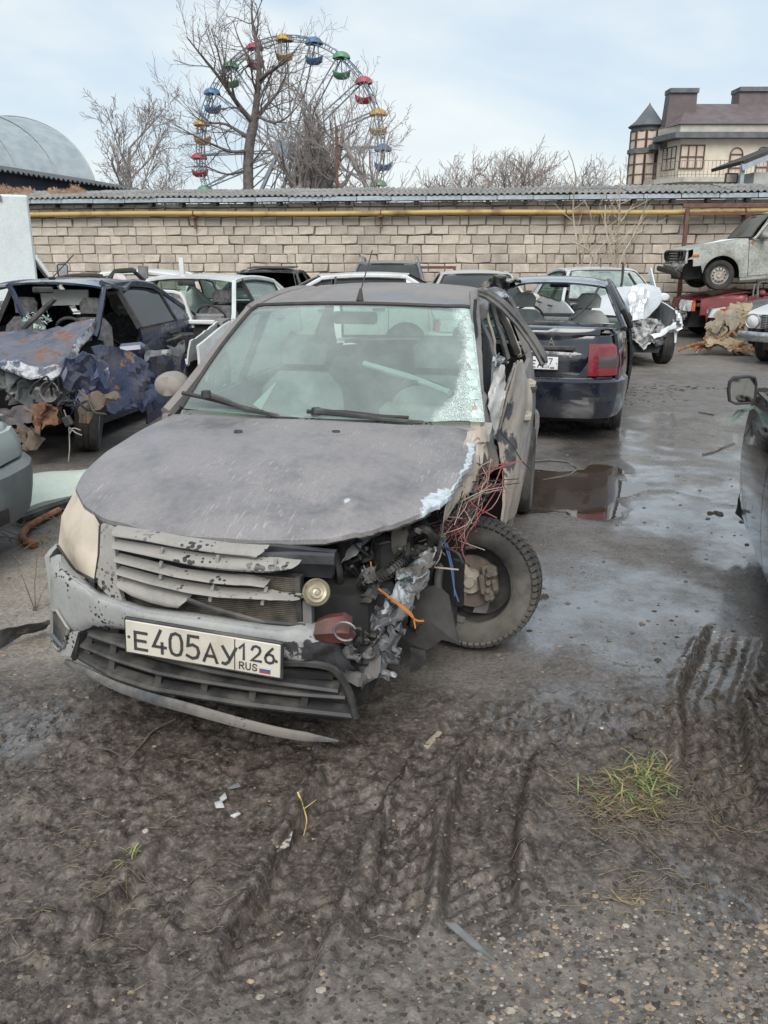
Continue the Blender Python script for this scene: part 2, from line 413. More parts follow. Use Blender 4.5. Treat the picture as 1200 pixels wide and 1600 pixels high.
plate_clean = surf('plate white', (.72, .73, .74), (.55, .56, .56), 8, .4)
plate_ink = flat('plate black ink', (.045, .045, .045), .6)
plate_blue = flat('flag blue', (.06, .10, .32), .6); plate_red = flat('flag red', (.38, .05, .05), .6)
chrome = surf('dulled chrome', (.62, .63, .63), (.35, .35, .34), 9, .22, .45, metal=.9)
white_plain = surf('plain white', (.66, .67, .66), (.52, .52, .50), 5, .55, .8)
orange_lens = surf('amber lens', (.55, .13, .03), (.38, .08, .02), 10, .25)
red_lens = paint('tail lens red', (.22, .012, .018), (.10, .05, .045), .12, .12, coat=.8)
lens_clear = surf('dull clear lens', (.45, .47, .47), (.62, .64, .64), 12, .18, .4)
wood_grey = surf('grey dead wood', (.085, .07, .055), (.17, .14, .11), 20, .9)
straw_m = surf('dry straw', (.24, .185, .105), (.12, .09, .055), 30, .9)
# ------------------------------------------------------------------ ground
def poly_dist(X, Y, pts):
    """distance to a polyline and position along it"""
    best = np.full(X.shape, 1e9); along = np.zeros(X.shape); side = np.zeros(X.shape); acc = 0
    for (ax, ay), (bx, by) in zip(pts[:-1], pts[1:]):
        dx, dy = bx - ax, by - ay; L2 = dx * dx + dy * dy; L = math.sqrt(L2)
        t = np.clip(((X - ax) * dx + (Y - ay) * dy) / L2, 0, 1)
        ex, ey = X - ax - t * dx, Y - ay - t * dy; d = np.hypot(ex, ey)
        k = d < best; best = np.where(k, d, best); along = np.where(k, acc + t * L, along)
        side = np.where(k, np.sign(ex * -dy + ey * dx), side); acc += L
    return best, along, side
def g2(*pp): return [tuple(gnd(x, y)[:2]) for x, y in pp]
RUTS = [(g2((575, 1190), (540, 1260), (500, 1330), (430, 1470), (380, 1600)), .17, .034),
        (g2((800, 1150), (770, 1220), (752, 1310), (748, 1400), (765, 1490)), .155, .030),
        (g2((620, 1230), (640, 1300), (625, 1400), (560, 1520)), .12, .02),
        (g2((1150, 980), (1110, 1080), (1120, 1200), (1190, 1330)), .16, .022),
        (g2((330, 1290), (240, 1400), (130, 1560)), .13, .018)]
def blob(X, Y, px, py, rx, ry=None, soft=.5, wob=.5, seed=3):
    """soft wobbly spot: centre from the photograph, radii in metres"""
    c = gnd(px, py); ry = ry or rx
    d = np.hypot((X - c[0]) / rx, (Y - c[1]) / ry) + wob * fbm(X * 1.6, Y * 1.6, seed, 4)
    return 1 - sstep(1 - soft, 1 + soft * .3, d)
def ground_masks(X, Y):
    m = {}
    mud = sstep(3.15, 2.55, Y + .45 * fbm(X * .9, Y * .9, 5, 4) + .12 * X)
    mud = np.maximum(mud, blob(X, Y, 1130, 1180, .75, 1.0, .5, .5, 8))
    mud = np.maximum(mud, .8 * blob(X, Y, 560, 1150, .9, .5, .5, .4, 9))
    gravel = np.maximum(blob(X, Y, 960, 1560, 1.0, .42, .6, .5, 12), .8 * blob(X, Y, 1180, 1580, .5, .5, .6, .5, 13))
    gravel = np.maximum(gravel, .9 * blob(X, Y, 640, 1640, .7, .25, .6, .4, 14))
    m['gravel'] = gravel; m['mud'] = mud * (1 - .75 * gravel)
    dry = np.maximum(blob(X, Y, 40, 950, .75, .9, .6, .6, 21), .55 * blob(X, Y, 660, 1060, .45, .32, .7, .6, 22))
    dry = np.maximum(dry, .45 * blob(X, Y, 900, 560, 3.0, 2.4, .6, .6, 23))
    dry = np.maximum(dry, .5 * blob(X, Y, 1060, 545, 3.2, .9, .6, .6, 25))
    m['dry'] = dry * (1 - mud)
    wet = np.maximum(1.15 * blob(X, Y, 1050, 812, .85, .62, .6, .6, 31), .95 * blob(X, Y, 1040, 700, 1.7, 2.3, .8, .8, 32)); wet = np.maximum(wet, blob(X, Y, 1185, 860, .4, .7, .7, .4, 38))
    wet = np.maximum(wet, .85 * blob(X, Y, 980, 960, .9, .8, .8, .8, 33)); wet = np.maximum(wet, .85 * blob(X, Y, 20, 1140, .5, .35, .7, .5, 34))
    wet = np.maximum(wet, .7 * blob(X, Y, 1090, 1390, .35, .2, .7, .5, 35)); wet = np.maximum(wet, .55 * blob(X, Y, 860, 1100, .5, .3, .8, .6, 36))
    m['wet'] = wet * (1 - .6 * m['dry'])
    return m
def ground_height(X, Y, m=None):
    m = m or ground_masks(X, Y)
    mud = m['mud']
    near = sstep(26, 6, Y) * sstep(14, 5, np.abs(X))
    z = near * (.018 * fbm(X * .7, Y * .7, 1, 4) + .007 * fbm(X * 5, Y * 5, 2, 3) * (.5 + mud))
    lump = fbm(X * 9, Y * 9, 41, 4, .6); zr = 0; cover = np.zeros(X.shape)
    for k, (pl, w, dep) in enumerate(RUTS):
        d, al, sd = poly_dist(X, Y, pl)
        d = d + .014 * fbm(X * 8, Y * 8, 51 + k, 3)
        ln = sum(math.dist(a, b) for a, b in zip(pl[:-1], pl[1:]))
        fade = sstep(0, .25, al) * sstep(ln, ln - .25, al)
        inside = sstep(w * .74, w * .58, d); ridge = np.exp(-((d - w * .80) / (w * .15)) ** 2)
        tread = np.tanh(2.5 * np.sin((al + d * .8 * np.where(sd > 0, 1, -1)) * 2 * PI / .066)) * inside * (.45 + .55 * np.tanh(8 * (fbm(al * 3, d * 3, 61 + k, 2) + .3)))
        groove = np.cos(d * 2 * PI / (w * .34))
        zr = zr + fade * (-1.45 * dep * inside + dep * 1.3 * ridge * (.65 + .6 * fbm(X * 14, Y * 14, 71 + k, 3)) + (.010 * tread + .004 * groove) * inside); cover = np.maximum(cover, fade * inside)
    wx = X + .012 * fbm(X * 20, Y * 20, 91, 2); wy = Y + .012 * fbm(X * 20, Y * 20, 92, 2)
    zone = sstep(-.35, .25, fbm(X * 2.6, Y * 2.6, 46, 3)); c1, r1 = cells(wx * 20, wy * 20, 3); c2, r2 = cells(wx * 46, wy * 46, 8)
    clod = (.030 * r1 ** 1.6 * np.clip(1 - 1.25 * c1 ** 2, 0, 1) + .012 * r2 * np.clip(1 - 1.3 * c2 ** 2, 0, 1)) * (.25 + .75 * zone)
    z += zr + mud * (.012 * lump + (1 - .8 * cover) * clod)
    z += (.0030 * fbm(X * 34, Y * 34, 47, 3, .6) + .0016 * fbm(X * 95, Y * 95, 49, 2)) * (mud + .22 * near)
    z += m['gravel'] * .004 * fbm(X * 60, Y * 60, 48, 2)
    # the asphalt's worn hollows hold water
    z -= .026 * blob(X, Y, 893, 768, .62, .85, .7, .95, 81)
    return z
def ground_obj():
    ys = [-30., -12, -5, -1.5, .2, .7, 1.0, 1.2]; y = 1.3; dy = .0065
    while y < 3.4: ys.append(y); y += dy; dy *= 1.0048
    while y < 30: ys.append(y); y += dy; dy *= 1.019
    while y < 1500: ys.append(y); y += dy; dy *= 1.35
    xs = []; x = 0; dx = .0080
    while x < 1.9: xs.append(x); x += dx
    while x < 14: xs.append(x); x += dx; dx *= 1.045
    while x < 1500: xs.append(x); x += dx; dx *= 1.4
    xs = np.array([-k for k in xs[:0:-1]] + xs); ys = np.array(ys)
    X, Y = np.meshgrid(xs, ys)
    m = ground_masks(X, Y); Z = ground_height(X, Y, m)
    n, k = X.shape
    me = bpy.data.meshes.new('ground')
    V = np.stack([X, Y, Z], -1).reshape(-1, 3)
    F = grid_faces(n, k)[:, ::1]
    me.vertices.add(len(V)); me.vertices.foreach_set('co', V.ravel())
    me.loops.add(F.size); me.loops.foreach_set('vertex_index', F.ravel().astype(np.int32))
    me.polygons.add(len(F)); me.polygons.foreach_set('loop_start', np.arange(0, F.size, 4, dtype=np.int32))
    me.polygons.foreach_set('use_smooth', np.ones(len(F), bool))
    for nm, a in m.items():
        at = me.attributes.new(nm, 'FLOAT', 'POINT'); at.data.foreach_set('value', a.ravel().astype(np.float32))
    me.update(calc_edges=True); me.validate()
    o = bpy.data.objects.new('ground', me); COL.objects.link(o); tag(o, kind='structure')
    t = NT('mud and worn asphalt')
    mud, wet, dry, gra = (t.attr(k) for k in ('mud', 'wet', 'dry', 'gravel'))
    big = t.noise(.9, 6, .6); mid = t.noise(7, 6, .65); fine = t.noise(60, 4, .65)
    asph = t.mix(t.ramp(mid, .3, .7), (.082, .074, .070), (.150, .138, .130))
    asph = t.mix(t.ramp(fine, .38, .70, 0, .75), asph, (.20, .184, .170))
    asph = t.mix(t.ramp(t.noise(24, 5, .7), .56, .70, 0, .8), asph, (.030, .026, .024))
    asph = t.mix(t.ramp(big, .45, .7, 0, .35), asph, (.085, .066, .053))
    vo = t.voro(95); vo2 = t.voro(38)
    g1 = t.math('MULTIPLY', t.ramp(vo.outputs['Distance'], .16, .30, 1, 0), t.ramp(vo.outputs['Color'], .62, .70))
    asph = t.mix(t.math('MULTIPLY', g1, .55), asph, (.24, .22, .19))
    g3 = t.math('MULTIPLY', t.ramp(vo2.outputs['Distance'], .10, .2, 1, 0), t.ramp(vo2.outputs['Color'], .80, .86))
    asph = t.mix(t.math('MULTIPLY', g3, .6), asph, (.30, .26, .21))
    g4 = t.math('MULTIPLY', t.ramp(t.voro(24).outputs['Distance'], .12, .3, 1, 0), t.ramp(t.noise(3, 4), .5, .62))
    asph = t.mix(t.math('MULTIPLY', g4, .6), asph, (.035, .031, .029))
    mudc = t.mix(t.ramp(t.noise(15, 7, .72), .34, .68), (.034, .027, .023), (.128, .106, .090))
    mudc = t.mix(t.ramp(fine, .48, .72, 0, .6), mudc, (.20, .17, .145))
    mudc = t.mix(t.ramp(t.noise(38, 5, .7), .58, .70, 0, .8), mudc, (.018, .014, .012))
    col = t.mix(mud, asph, mudc)
    col = t.mix(t.math('MULTIPLY', gra, t.ramp(fine, .35, .65, .25, .8)), col, t.mix(t.ramp(vo2.outputs['Color'], .2, .8), (.10, .088, .076), (.20, .17, .14)))
    col = t.mix(t.math('MULTIPLY', dry, t.ramp(mid, .3, .6, .55, 1)), col, t.mix(t.ramp(fine, .35, .65), (.20, .175, .145), (.32, .29, .25)))
    wt = t.ramp(t.math('ADD', wet, t.math('MULTIPLY', t.math('SUBTRACT', mid, .5), .8)), .05, .95)
    col = t.mix(t.math('MULTIPLY', wt, .6), col, t.mix(.5, col, (.03, .026, .024)))
    r0 = t.ramp(t.noise(3.2, 6, .65), .3, .7, .40, .78)
    r0 = t.mix(t.math('MULTIPLY', mud, t.ramp(t.noise(4.6, 6, .65), .42, .58)), r0, (.30, .30, .30))
    r = t.mix(wt, r0, t.ramp(t.noise(22, 5, .65), .35, .65, .07, .26))
    sp = t.math('MULTIPLY_ADD', wt, .60, .40)
    h = t.math('ADD', t.math('MULTIPLY', fine, .6), t.math('ADD', t.math('MULTIPLY', t.noise(150, 2, .5), .2), t.math('MULTIPLY', g1, .25)))
    h = t.math('ADD', h, t.math('MULTIPLY', t.noise(42, 2, .5), .5))
    st = t.bump(h, .5, .022)
    st.node.inputs['Strength'].default_value = .5
    t.l(t.ramp(t.math('SUBTRACT', wt, mud), 0, 1, .38, .10), st.node.inputs['Strength'])
    sh = t.bsdf(col, r, 0, st, sp)
    bn = sh.node; t.l(t.math('MULTIPLY', wt, t.ramp(t.noise(3.4, 6, .65), .36, .60, .12, 1)), bn.inputs['Coat Weight']); bn.inputs['Coat Roughness'].default_value = .10; bn.inputs['Coat IOR'].default_value = 1.8
    me.materials.append(t.done(sh))
    # standing water: a level sheet that the ground's own hollows cut to shape
    w = NT('muddy puddle water')
    wn = w.bump(w.noise(14, 2, .5), .02, .01)
    wm = w.done(w.bsdf((.055, .040, .030), .03, 0, wn, .9, ior=2.1))
    c0 = gnd(893, 770); mb = MB(); P = []
    for j in range(25):
        row = []
        for i in range(25):
            row.append((c0[0] - .66 + 1.32 * i / 24, c0[1] - .95 + 1.9 * j / 24, -.0135))
        P.append(row)
    mb.grid(P); p = mb.build('puddle', wm); tag(p, kind='structure')
    return o
ground_obj()
def gz(x, y):
    a = np.array([[float(x)]]); b = np.array([[float(y)]]); return float(ground_height(a, b)[0, 0])
# ------------------------------------------------------------------ block wall with its corrugated roof
TH = math.atan(.1356)
WALL_M = Matrix.Translation((0, 20.57, 0)) @ Matrix.Rotation(-TH, 4, 'Z')   # local x along the wall, -y towards the yard
block_m = None
def make_block_mat():
    t = NT('rough limestone block')
    oi = t.n('ShaderNodeObjectInfo'); geo = t.attr('tone')
    n1 = t.noise(5, 6, .65, t.vec(src='Object')); n2 = t.noise(45, 4, .65)
    col = t.mix(t.ramp(n1, .3, .72), (.40, .345, .285), (.54, .48, .41))
    col = t.mix(t.ramp(n2, .48, .8, 0, .5), col, (.22, .19, .155))
    rv = t.math('ADD', oi.outputs['Random'], geo)
    hs = t.n('ShaderNodeHueSaturation'); t.l(t.math('MULTIPLY_ADD', t.math('FRACT', rv), .36, .78), hs.inputs['Value']); t.l(col, hs.inputs['Color'])
    tx = t.n('ShaderNodeNewGeometry')     # soot and damp stains, by place on the wall
    st = t.ramp(t.noise(.55, 5, .6, tx.outputs['Position']), .54, .74)
    c2 = t.mix(t.math('MULTIPLY', st, .55), hs.outputs['Color'], (.12, .10, .085))
    return t.done(t.bsdf(c2, .92, 0, t.bump(n2, .6, .02)))
block_m = make_block_mat()
mortar_m = surf('dark crumbly mortar', (.10, .085, .07), (.20, .17, .14), 8, .95, bump=.6)
slate_m = surf('weathered corrugated sheet', (.17, .165, .155), (.30, .295, .28), 5, .9, bump=.3, rand=.25, lo=.3, hi=.7)
fascia_m = surf('galvanised fascia strip', (.36, .41, .45), (.27, .31, .34), 5, .5, .65, metal=.2, rand=.15)
timber_m = surf('dark rafter timber', (.03, .027, .025), (.06, .05, .045), 8, .9)
wall = empty('block_wall', mat4=WALL_M); tag(wall, 'long pale limestone block wall under a corrugated roof, behind the wrecked cars', 'wall')
def block_bm(mb, x0, x1, z0, z1, r):
    j = lambda s=.008: r.uniform(-s, s)
    y = -.012 + r.uniform(-.012, .008); c = .014
    o = [(x0 + j(), z0 + j()), (x1 + j(), z0 + j()), (x1 + j(), z1 + j()), (x0 + j(), z1 + j())]
    if r.random() < .3:
        k = r.randrange(4); cx, cz = (x0 + x1) / 2, (z0 + z1) / 2
        o[k] = (o[k][0] + (cx - o[k][0]) * r.uniform(.08, .2), o[k][1] + (cz - o[k][1]) * r.uniform(.1, .25))
    cx, cz = (x0 + x1) / 2, (z0 + z1) / 2; w, h = abs(x1 - x0), abs(z1 - z0)
    f = [(a + (cx - a) * 2 * c / w, b + (cz - b) * 2 * c / h) for a, b in o]
    V = [(a, .10, b) for a, b in o] + [(a, y + c * .8, b) for a, b in o] + [(a, y + r.uniform(-.004, .004), b) for a, b in f]
    F = [(8, 9, 10, 11)] + [(k, (k + 1) % 4, 4 + (k + 1) % 4, 4 + k) for k in range(4)] + [(4 + k, 4 + (k + 1) % 4, 8 + (k + 1) % 4, 8 + k) for k in range(4)]
    mb.add(V, F)
def build_wall():
    L0, L1, HT = -11.0, 13.0, 2.84
    mb = MB(); mb.box(((L0 + L1) / 2, .12, HT / 2), (L1 - L0, .20, HT)); mb.build('mortar_core', mortar_m, wall)
    r = random.Random(5); ch = .211; low = MB(); meshes = {}; count = 0
    nc = int(HT / ch)
    tones = []
    for c in range(nc, -1, -1):
        z0 = c * ch + .012; z1 = min((c + 1) * ch - .004, HT - .002)
        if z1 - z0 < .05: continue
        x = L0 + r.uniform(0, .3)
        while x < L1 - .4:
            right = x > 3.2
            w = .395 + r.uniform(-.02, .02)
            if r.random() < (.33 if right else .07): w = r.choice([.2, .24, .28, .2])
            x1 = x + w - .013
            vis = -9.0 < x < 9.6 and z1 > 1.42
            if vis and count < 300:
                key = (round(w, 2), round(z1 - z0, 2), r.randrange(4))
                if key not in meshes:
                    m1 = MB(); hw = (key[0] - .013) / 2; hh = key[1] / 2
                    block_bm(m1, -hw, hw, -hh, hh, r)
                    b = m1.build('block', block_m, wall, smooth=0); meshes[key] = b.data
                else:
                    b = bpy.data.objects.new('block', meshes[key]); COL.objects.link(b); b.parent = wall
                b.location = ((x + x1) / 2, r.uniform(-.006, .006), (z0 + z1) / 2); b.rotation_euler = (0, r.uniform(-.012, .012), 0); count += 1
            else:
                n0 = low.n; block_bm(low, x, x1, z0, z1, r); tones += [r.random()] * (low.n - n0)
            x += w
    o = low.build('blocks', block_m, wall, smooth=0); o['kind'] = 'stuff'
    at = o.data.attributes.new('tone', 'FLOAT', 'POINT'); at.data.foreach_set('value', np.array(tones, np.float32))
    # corrugated roofing in two rows of sheets, fascia pieces and rafter ends
    pitch = .137; sl = .125
    def sheet(w, ln, seed):
        mb = MB(); n = int(w / pitch * 8); rr = random.Random(seed); P = []
        for j in range(4):
            t = j / 3; row = []
            for i in range(n + 1):
                xx = w * i / n
                row.append((xx, t * ln, t * ln * sl + .024 * math.cos(xx / pitch * 2 * PI) + .004 * math.sin(j * 3 + seed)))
            P.append(row)
        mb.sheet(P, (0, 0, -.009)); return mb
    W = pitch * 8
    metas = [sheet(W + .05, 1.25, k) for k in range(3)]; datas = []
    for row in range(2):
        for i in range(int((L1 - L0) / W)):
            k = r.randrange(3)
            if len(datas) <= 2 and not any(d[0] == k for d in datas):
                s = metas[k].build('roof_sheet', slate_m, wall); datas.append((k, s.data))
            else:
                dd = [d[1] for d in datas if d[0] == k] or [datas[0][1]]
                s = bpy.data.objects.new('roof_sheet', dd[0]); COL.objects.link(s); s.parent = wall
            s.location = (L0 + i * W, -.30 + row * 1.12 + r.uniform(-.02, .02), 2.985 + row * (1.12 * sl + .014) + (i % 2) * .012)
            s.rotation_euler = (0, r.uniform(-.003, .003), r.uniform(-.006, .006))
    f0 = None; q0 = None
    for i in range(int((L1 - L0) / .8)):
        if f0 is None:
            mb = MB(); mb.box((0, 0, 0), (.79, .022, .085), bev=.006); mb.tube([(-.39, -.012, -.045), (.39, -.012, -.045)], .012, 6); f0 = mb.build('fascia_strip', fascia_m, wall); a = f0
            mb = MB(); mb.box((0, 0, 0), (.09, .26, .11)); q0 = mb.build('rafter_end', timber_m, wall); b = q0
        else:
            a = bpy.data.objects.new('fascia_strip', f0.data); b = bpy.data.objects.new('rafter_end', q0.data)
            for q in (a, b): COL.objects.link(q); q.parent = wall
        x = L0 + .4 + i * .8
        a.location = (x, -.27 + r.uniform(-.006, .006), 2.915 + r.uniform(-.006, .006)); a.rotation_euler = (0, r.uniform(-.006, .006), r.uniform(-.006, .006))
        b.location = (x + .2 + r.uniform(-.05, .05), -.125, 2.84 + r.uniform(-.01, .01))
    mb = MB(); mb.box(((L0 + L1) / 2, 1.1, 2.885), (L1 - L0, 2.1, .05), R=Matrix.Rotation(math.atan(sl), 4, 'X')); mb.build('roof_deck', timber_m, wall, loc=(0, 0, .13))
build_wall()
def wl(x, y, z): return np.array(WALL_M @ Vector((x, y, z)))
def build_pipe():
    e = empty('gas_pipe', mat4=WALL_M); tag(e, 'long yellow gas pipe running along the block wall under its roof', 'pipe')
    mb = MB(); mb.tube([(x, -.17, 2.60 + .012 * math.sin(x * .8) - .0025 * x) for x in np.linspace(-9.1, 12.5, 40)], .056, 12)
    mb.build('pipe_run', yellow_pipe, e)
    for x in (-4.55, -.05, 4.15, 8.0):
        mb = MB(); mb.box((x, -.1, 2.44), (.045, .05, .33)); mb.box((x, -.12, 2.53), (.10, .2, .03)); mb.tube([(x + .0, -.17 + .075 * math.cos(a), 2.60 - .0025 * x + .075 * math.sin(a)) for a in np.linspace(0, 2 * PI, 13)], .012, 5)
        mb.build('bracket', brown_post, e)
build_pipe()
def steel_frame():
    e = empty('steel_frame', mat4=WALL_M); tag(e, 'rusty brown steel goalpost frame against the wall, above the mossy grey saloon', 'frame')
    c = WALL_M.inverted() @ Vector(atY(1066, 360, 19.6)); x = c.x; y = -.42
    for xx in (x, x + 4.2):
        mb = MB(); mb.box((xx, y, 1.32), (.085, .085, 2.64), bev=.01); mb.build('post', brown_post, e)
    mb = MB(); mb.box((x + 2.1, y, 2.69), (4.4, .09, .09), bev=.01); mb.build('crossbar', brown_post, e)
    mb = MB(); mb.box((x + 2.1, y, 2.52), (4.1, .05, .05), bev=.008); mb.build('lower_rail', brown_post, e)
    c = WALL_M.inverted() @ Vector(atY(678, 420, 19.8)); x = c.x
    e = empty('rail_frame', mat4=WALL_M); tag(e, 'low rusty angle iron frame by the wall, right of the grey estate', 'frame')
    mb = MB(); mb.box((x, -.6, 1.40), (1.0, .06, .06)); mb.build('crossbar', brown_post, e)
    for s in (-1, 1):
        mb = MB(); mb.box((x + s * .47, -.6, .69), (.06, .06, 1.37)); mb.build('post', brown_post, e)
steel_frame()
# ------------------------------------------------------------------ bare trees
bark_m = surf('dark bark', (.085, .07, .066), (.15, .13, .12), 6, .95, bump=.6, bscale=25)
bark_far = surf('grey brown twigs paled by haze', (.19, .165, .16), (.26, .235, .22), 5, .95)  # paled so that distance haze sits in the twig colour
bark_red = surf('reddish twigs', (.20, .155, .14), (.25, .2, .18), 5, .95)
sap_m = surf('pale sapling bark', (.46, .39, .31), (.34, .28, .22), 9, .9)
def grow(mb_list, p, d, ln, r, lev, rr, opt):
    """a limb and what grows from it; mb_list[0] trunk, [1] crown"""
    n = 7 if lev < 2 else (5 if lev < 3 else 4)
    P = [np.array(p, float)]; d = np.array(d, float); d /= np.linalg.norm(d)
    up = opt.get('up', .1) * (1 if lev else .5)
    for i in range(n):
        d = d + np.array([rr.gauss(0, 1), rr.gauss(0, 1), rr.gauss(0, 1)]) * opt.get('wob', .12) * (1 + .25 * lev) + np.array([0, 0, up])
        d /= np.linalg.norm(d); P.append(P[-1] + d * ln / n)
    P = np.array(P); taper = np.linspace(1, .42 if lev < opt['levels'] else .25, n + 1)
    k = 9 if lev == 0 else (6 if lev == 1 else (4 if lev == 2 else 3))
    mb_list[0 if lev == 0 else 1].tube(P, np.maximum(r * taper, opt.get('rmin', .006)), k, cap=False)
    if lev >= opt['levels']: return
    nb = opt['nb'][lev]
    for b in range(nb):
        t = opt['t0'][lev] + (1 - opt['t0'][lev]) * (b + rr.random()) / nb
        q = t * n; i = min(int(q), n - 1); pos = P[i] + (P[i + 1] - P[i]) * (q - i)
        T = P[i + 1] - P[i]; T /= np.linalg.norm(T)
        az = rr.random() * 2 * PI; sp = rad(rr.uniform(*opt['ang'][lev]))
        u = np.cross(T, [0.3, .2, .9]); u /= np.linalg.norm(u) + 1e-9; w = np.cross(T, u)
        nd = T * math.cos(sp) + (u * math.cos(az) + w * math.sin(az)) * math.sin(sp)
        grow(mb_list, pos, nd, ln * rr.uniform(*opt['lr'][lev]) * (1.08 - .45 * t), r * taper[i] * rr.uniform(.45, .65), lev + 1, rr, opt)
def tree(name, label, loc, seed, h, r, opt, mat=None, limbs=None, group=None, tilt=(0, 0, 1), cat='tree'):
    e = empty(name, loc); tag(e, label, cat, group)
    rr = random.Random(seed); ml = [MB(), MB()]
    if limbs is None: grow(ml, (0, 0, -.3), tilt, h, r, 0, rr, opt)
    else:
        for pts, ra in limbs[:1]: ml[0].tube(smooth_line(pts, 14, 2), np.linspace(ra[0], ra[1], 14), 10, cap=False)
        for pts, ra in limbs[1:]:
            n = 12; P = smooth_line(pts, n, 2); R = np.linspace(ra[0], ra[1], n); ml[1].tube(P, R, 7, cap=False)
            ln = np.linalg.norm(np.diff(P, axis=0), axis=1).sum()
            nb = int(opt['per_m'] * ln)
            for b in range(nb):
                t = .12 + .88 * (b + rr.random()) / nb; q = t * (n - 1); i = min(int(q), n - 2)
                pos = P[i] + (P[i + 1] - P[i]) * (q - i); T = P[i + 1] - P[i]; T /= np.linalg.norm(T)
                az = rr.random() * 2 * PI; sp = rad(rr.uniform(28, 62))
                u = np.cross(T, [.3, .2, .9]); u /= np.linalg.norm(u); w = np.cross(T, u)
                nd = T * math.cos(sp) + (u * math.cos(az) + w * math.sin(az)) * math.sin(sp)
                grow(ml, pos, nd, rr.uniform(.9, 2.1) * opt.get('twig', 1), max(.012, R[i] * .45), opt['lev0'], rr, opt)
    ml[0].build('trunk', mat or bark_m, e, 60); ml[1].build('crown', mat or bark_m, e, 60)
    return e
TY = 36.0
def tp(px, py, dy=0.0, base=None): return tuple(atY(px, py, TY + dy) - np.array(base))
tb = atY(388, 298, TY); tb[2] = 0
big_opt = dict(levels=4, lev0=2, nb=[0, 0, 4, 4, 0], t0=[.3, .2, .15, .15, .1], ang=[(30, 60)] * 2 + [(22, 52)] * 3, lr=[(.5, .8)] * 2 + [(.45, .75)] * 3, up=.05, wob=.10, per_m=3.3, twig=1.0, rmin=.005)
TP = lambda px, py, dy=0.0: tp(px, py, dy, tb)
tree('bare_tree', 'tallest bare dark tree behind the wall, its trunk in front of the ferris wheel', tuple(tb), 3, 0, 0, big_opt, limbs=[
    ([(0, 0, -.2), TP(388, 298), TP(387, 240), TP(391, 210), TP(397, 190)], (.25, .19)),
    ([TP(397, 190), TP(402, 150), TP(406, 100), TP(402, 60, .3), TP(390, 30, .5), TP(394, 2, .6)], (.15, .03)),
    ([TP(396, 192), TP(372, 165, -.5), TP(350, 130, -.8), TP(330, 105, -1), TP(305, 75, -1.4), TP(292, 58, -1.5)], (.115, .022)),
    ([TP(397, 190), TP(420, 160, .8), TP(440, 140, 1.2), TP(452, 100, 1.5)], (.10, .02)),
    ([TP(404, 125), TP(425, 110, -.6), TP(448, 95, -1), TP(468, 70, -1.2)], (.09, .018)),
    ([TP(390, 215), TP(372, 205, .6), TP(350, 190, 1.1), TP(320, 195, 1.3), TP(296, 175, 1.6)], (.08, .018)),
    ([TP(388, 235), TP(365, 240, -.6), TP(330, 225, -1.1), TP(290, 205, -1.4), TP(274, 195, -1.5)], (.075, .016)),
    ([TP(404, 110), TP(385, 85, .6), TP(372, 60, .9), TP(365, 35, 1.0)], (.07, .016)),
    ([TP(360, 148, -.6), TP(345, 100, -.9), TP(338, 70, -1), TP(330, 45, -1.1)], (.06, .014)),
    ([TP(399, 180), TP(430, 195, -.5), TP(455, 180, -.8), TP(475, 150, -1)], (.06, .014)),
    ([TP(388, 262), TP(405, 240, -.6), TP(420, 215, -.8)], (.05, .014)),
    ([TP(388, 265), TP(355, 275, .6), TP(318, 258, .9), TP(290, 262, 1.2)], (.05, .014)),
])
wopt = dict(levels=4, nb=[17, 6, 5, 3, 0], t0=[.5, .15, .15, .1, .1], ang=[(12, 62), (15, 48), (18, 45), (18, 45)], lr=[(.75, 1.25), (.4, .65), (.4, .7), (.5, .7)], up=.08, wob=.10, rmin=.009)
c = atY(455, 296, 46); c[2] = 0
tree('pollard_tree', 'bushy bare pollarded tree with a thick trunk, right of the tallest bare tree', tuple(c), 8, 5.6, .55, wopt, bark_far)
lopt = dict(levels=4, nb=[11, 7, 6, 3, 0], t0=[.28, .2, .15, .1, .1], ang=[(22, 50), (20, 45), (20, 45), (18, 45)], lr=[(.42, .62), (.45, .65), (.4, .65), (.5, .7)], up=.06, wob=.10, rmin=.010)
c = atY(195, 296, 42); c[2] = 0
tree('bare_tree', 'small rounded bare tree between the arched hangar and the ferris wheel', tuple(c), 21, 6.9, .15, lopt, bark_far)
ropt = dict(levels=4, nb=[9, 6, 5, 3, 0], t0=[.25, .2, .15, .1, .1], ang=[(18, 48), (20, 45), (20, 45), (18, 45)], lr=[(.55, .85), (.45, .7), (.4, .7), (.5, .7)], up=.06, wob=.12, rmin=.010)
c = atY(640, 296, 44); c[2] = 0
tree('bare_tree', 'leaning bare tree at the right foot of the ferris wheel', tuple(c), 34, 8.0, .19, ropt, bark_far, tilt=(-.22, 0, 1))
fopt = dict(levels=3, nb=[12, 8, 7, 0], t0=[.2, .15, .1, .1], ang=[(20, 55), (20, 50), (20, 45)], lr=[(.5, .8), (.45, .7), (.4, .7)], up=.05, wob=.13, rmin=.017)
far_tree_spots = [(722, 268, 'thin bare tree over the wall roof, left end of the far tree row'), (775, 250, 'roundest bare tree of the far row, above the middle of the wall'), (818, 262, 'slim bare tree of the far row, third from its left end'), (850, 262, 'broad bare tree of the far row, left of the tall sapling tip'), (888, 272, 'low bare tree of the far row, behind the tall sapling tip'), (932, 262, 'upright bare tree of the far row, well left of the turret'), (975, 250, 'bare tree directly beside the turret of the house'), (690, 285, 'lowest bare tree just right of the leaning tree'),
                  (300, 262, 'bare tree behind the lowest left gondolas of the ferris wheel'), (545, 268, 'bare tree behind the thin metal mast')]
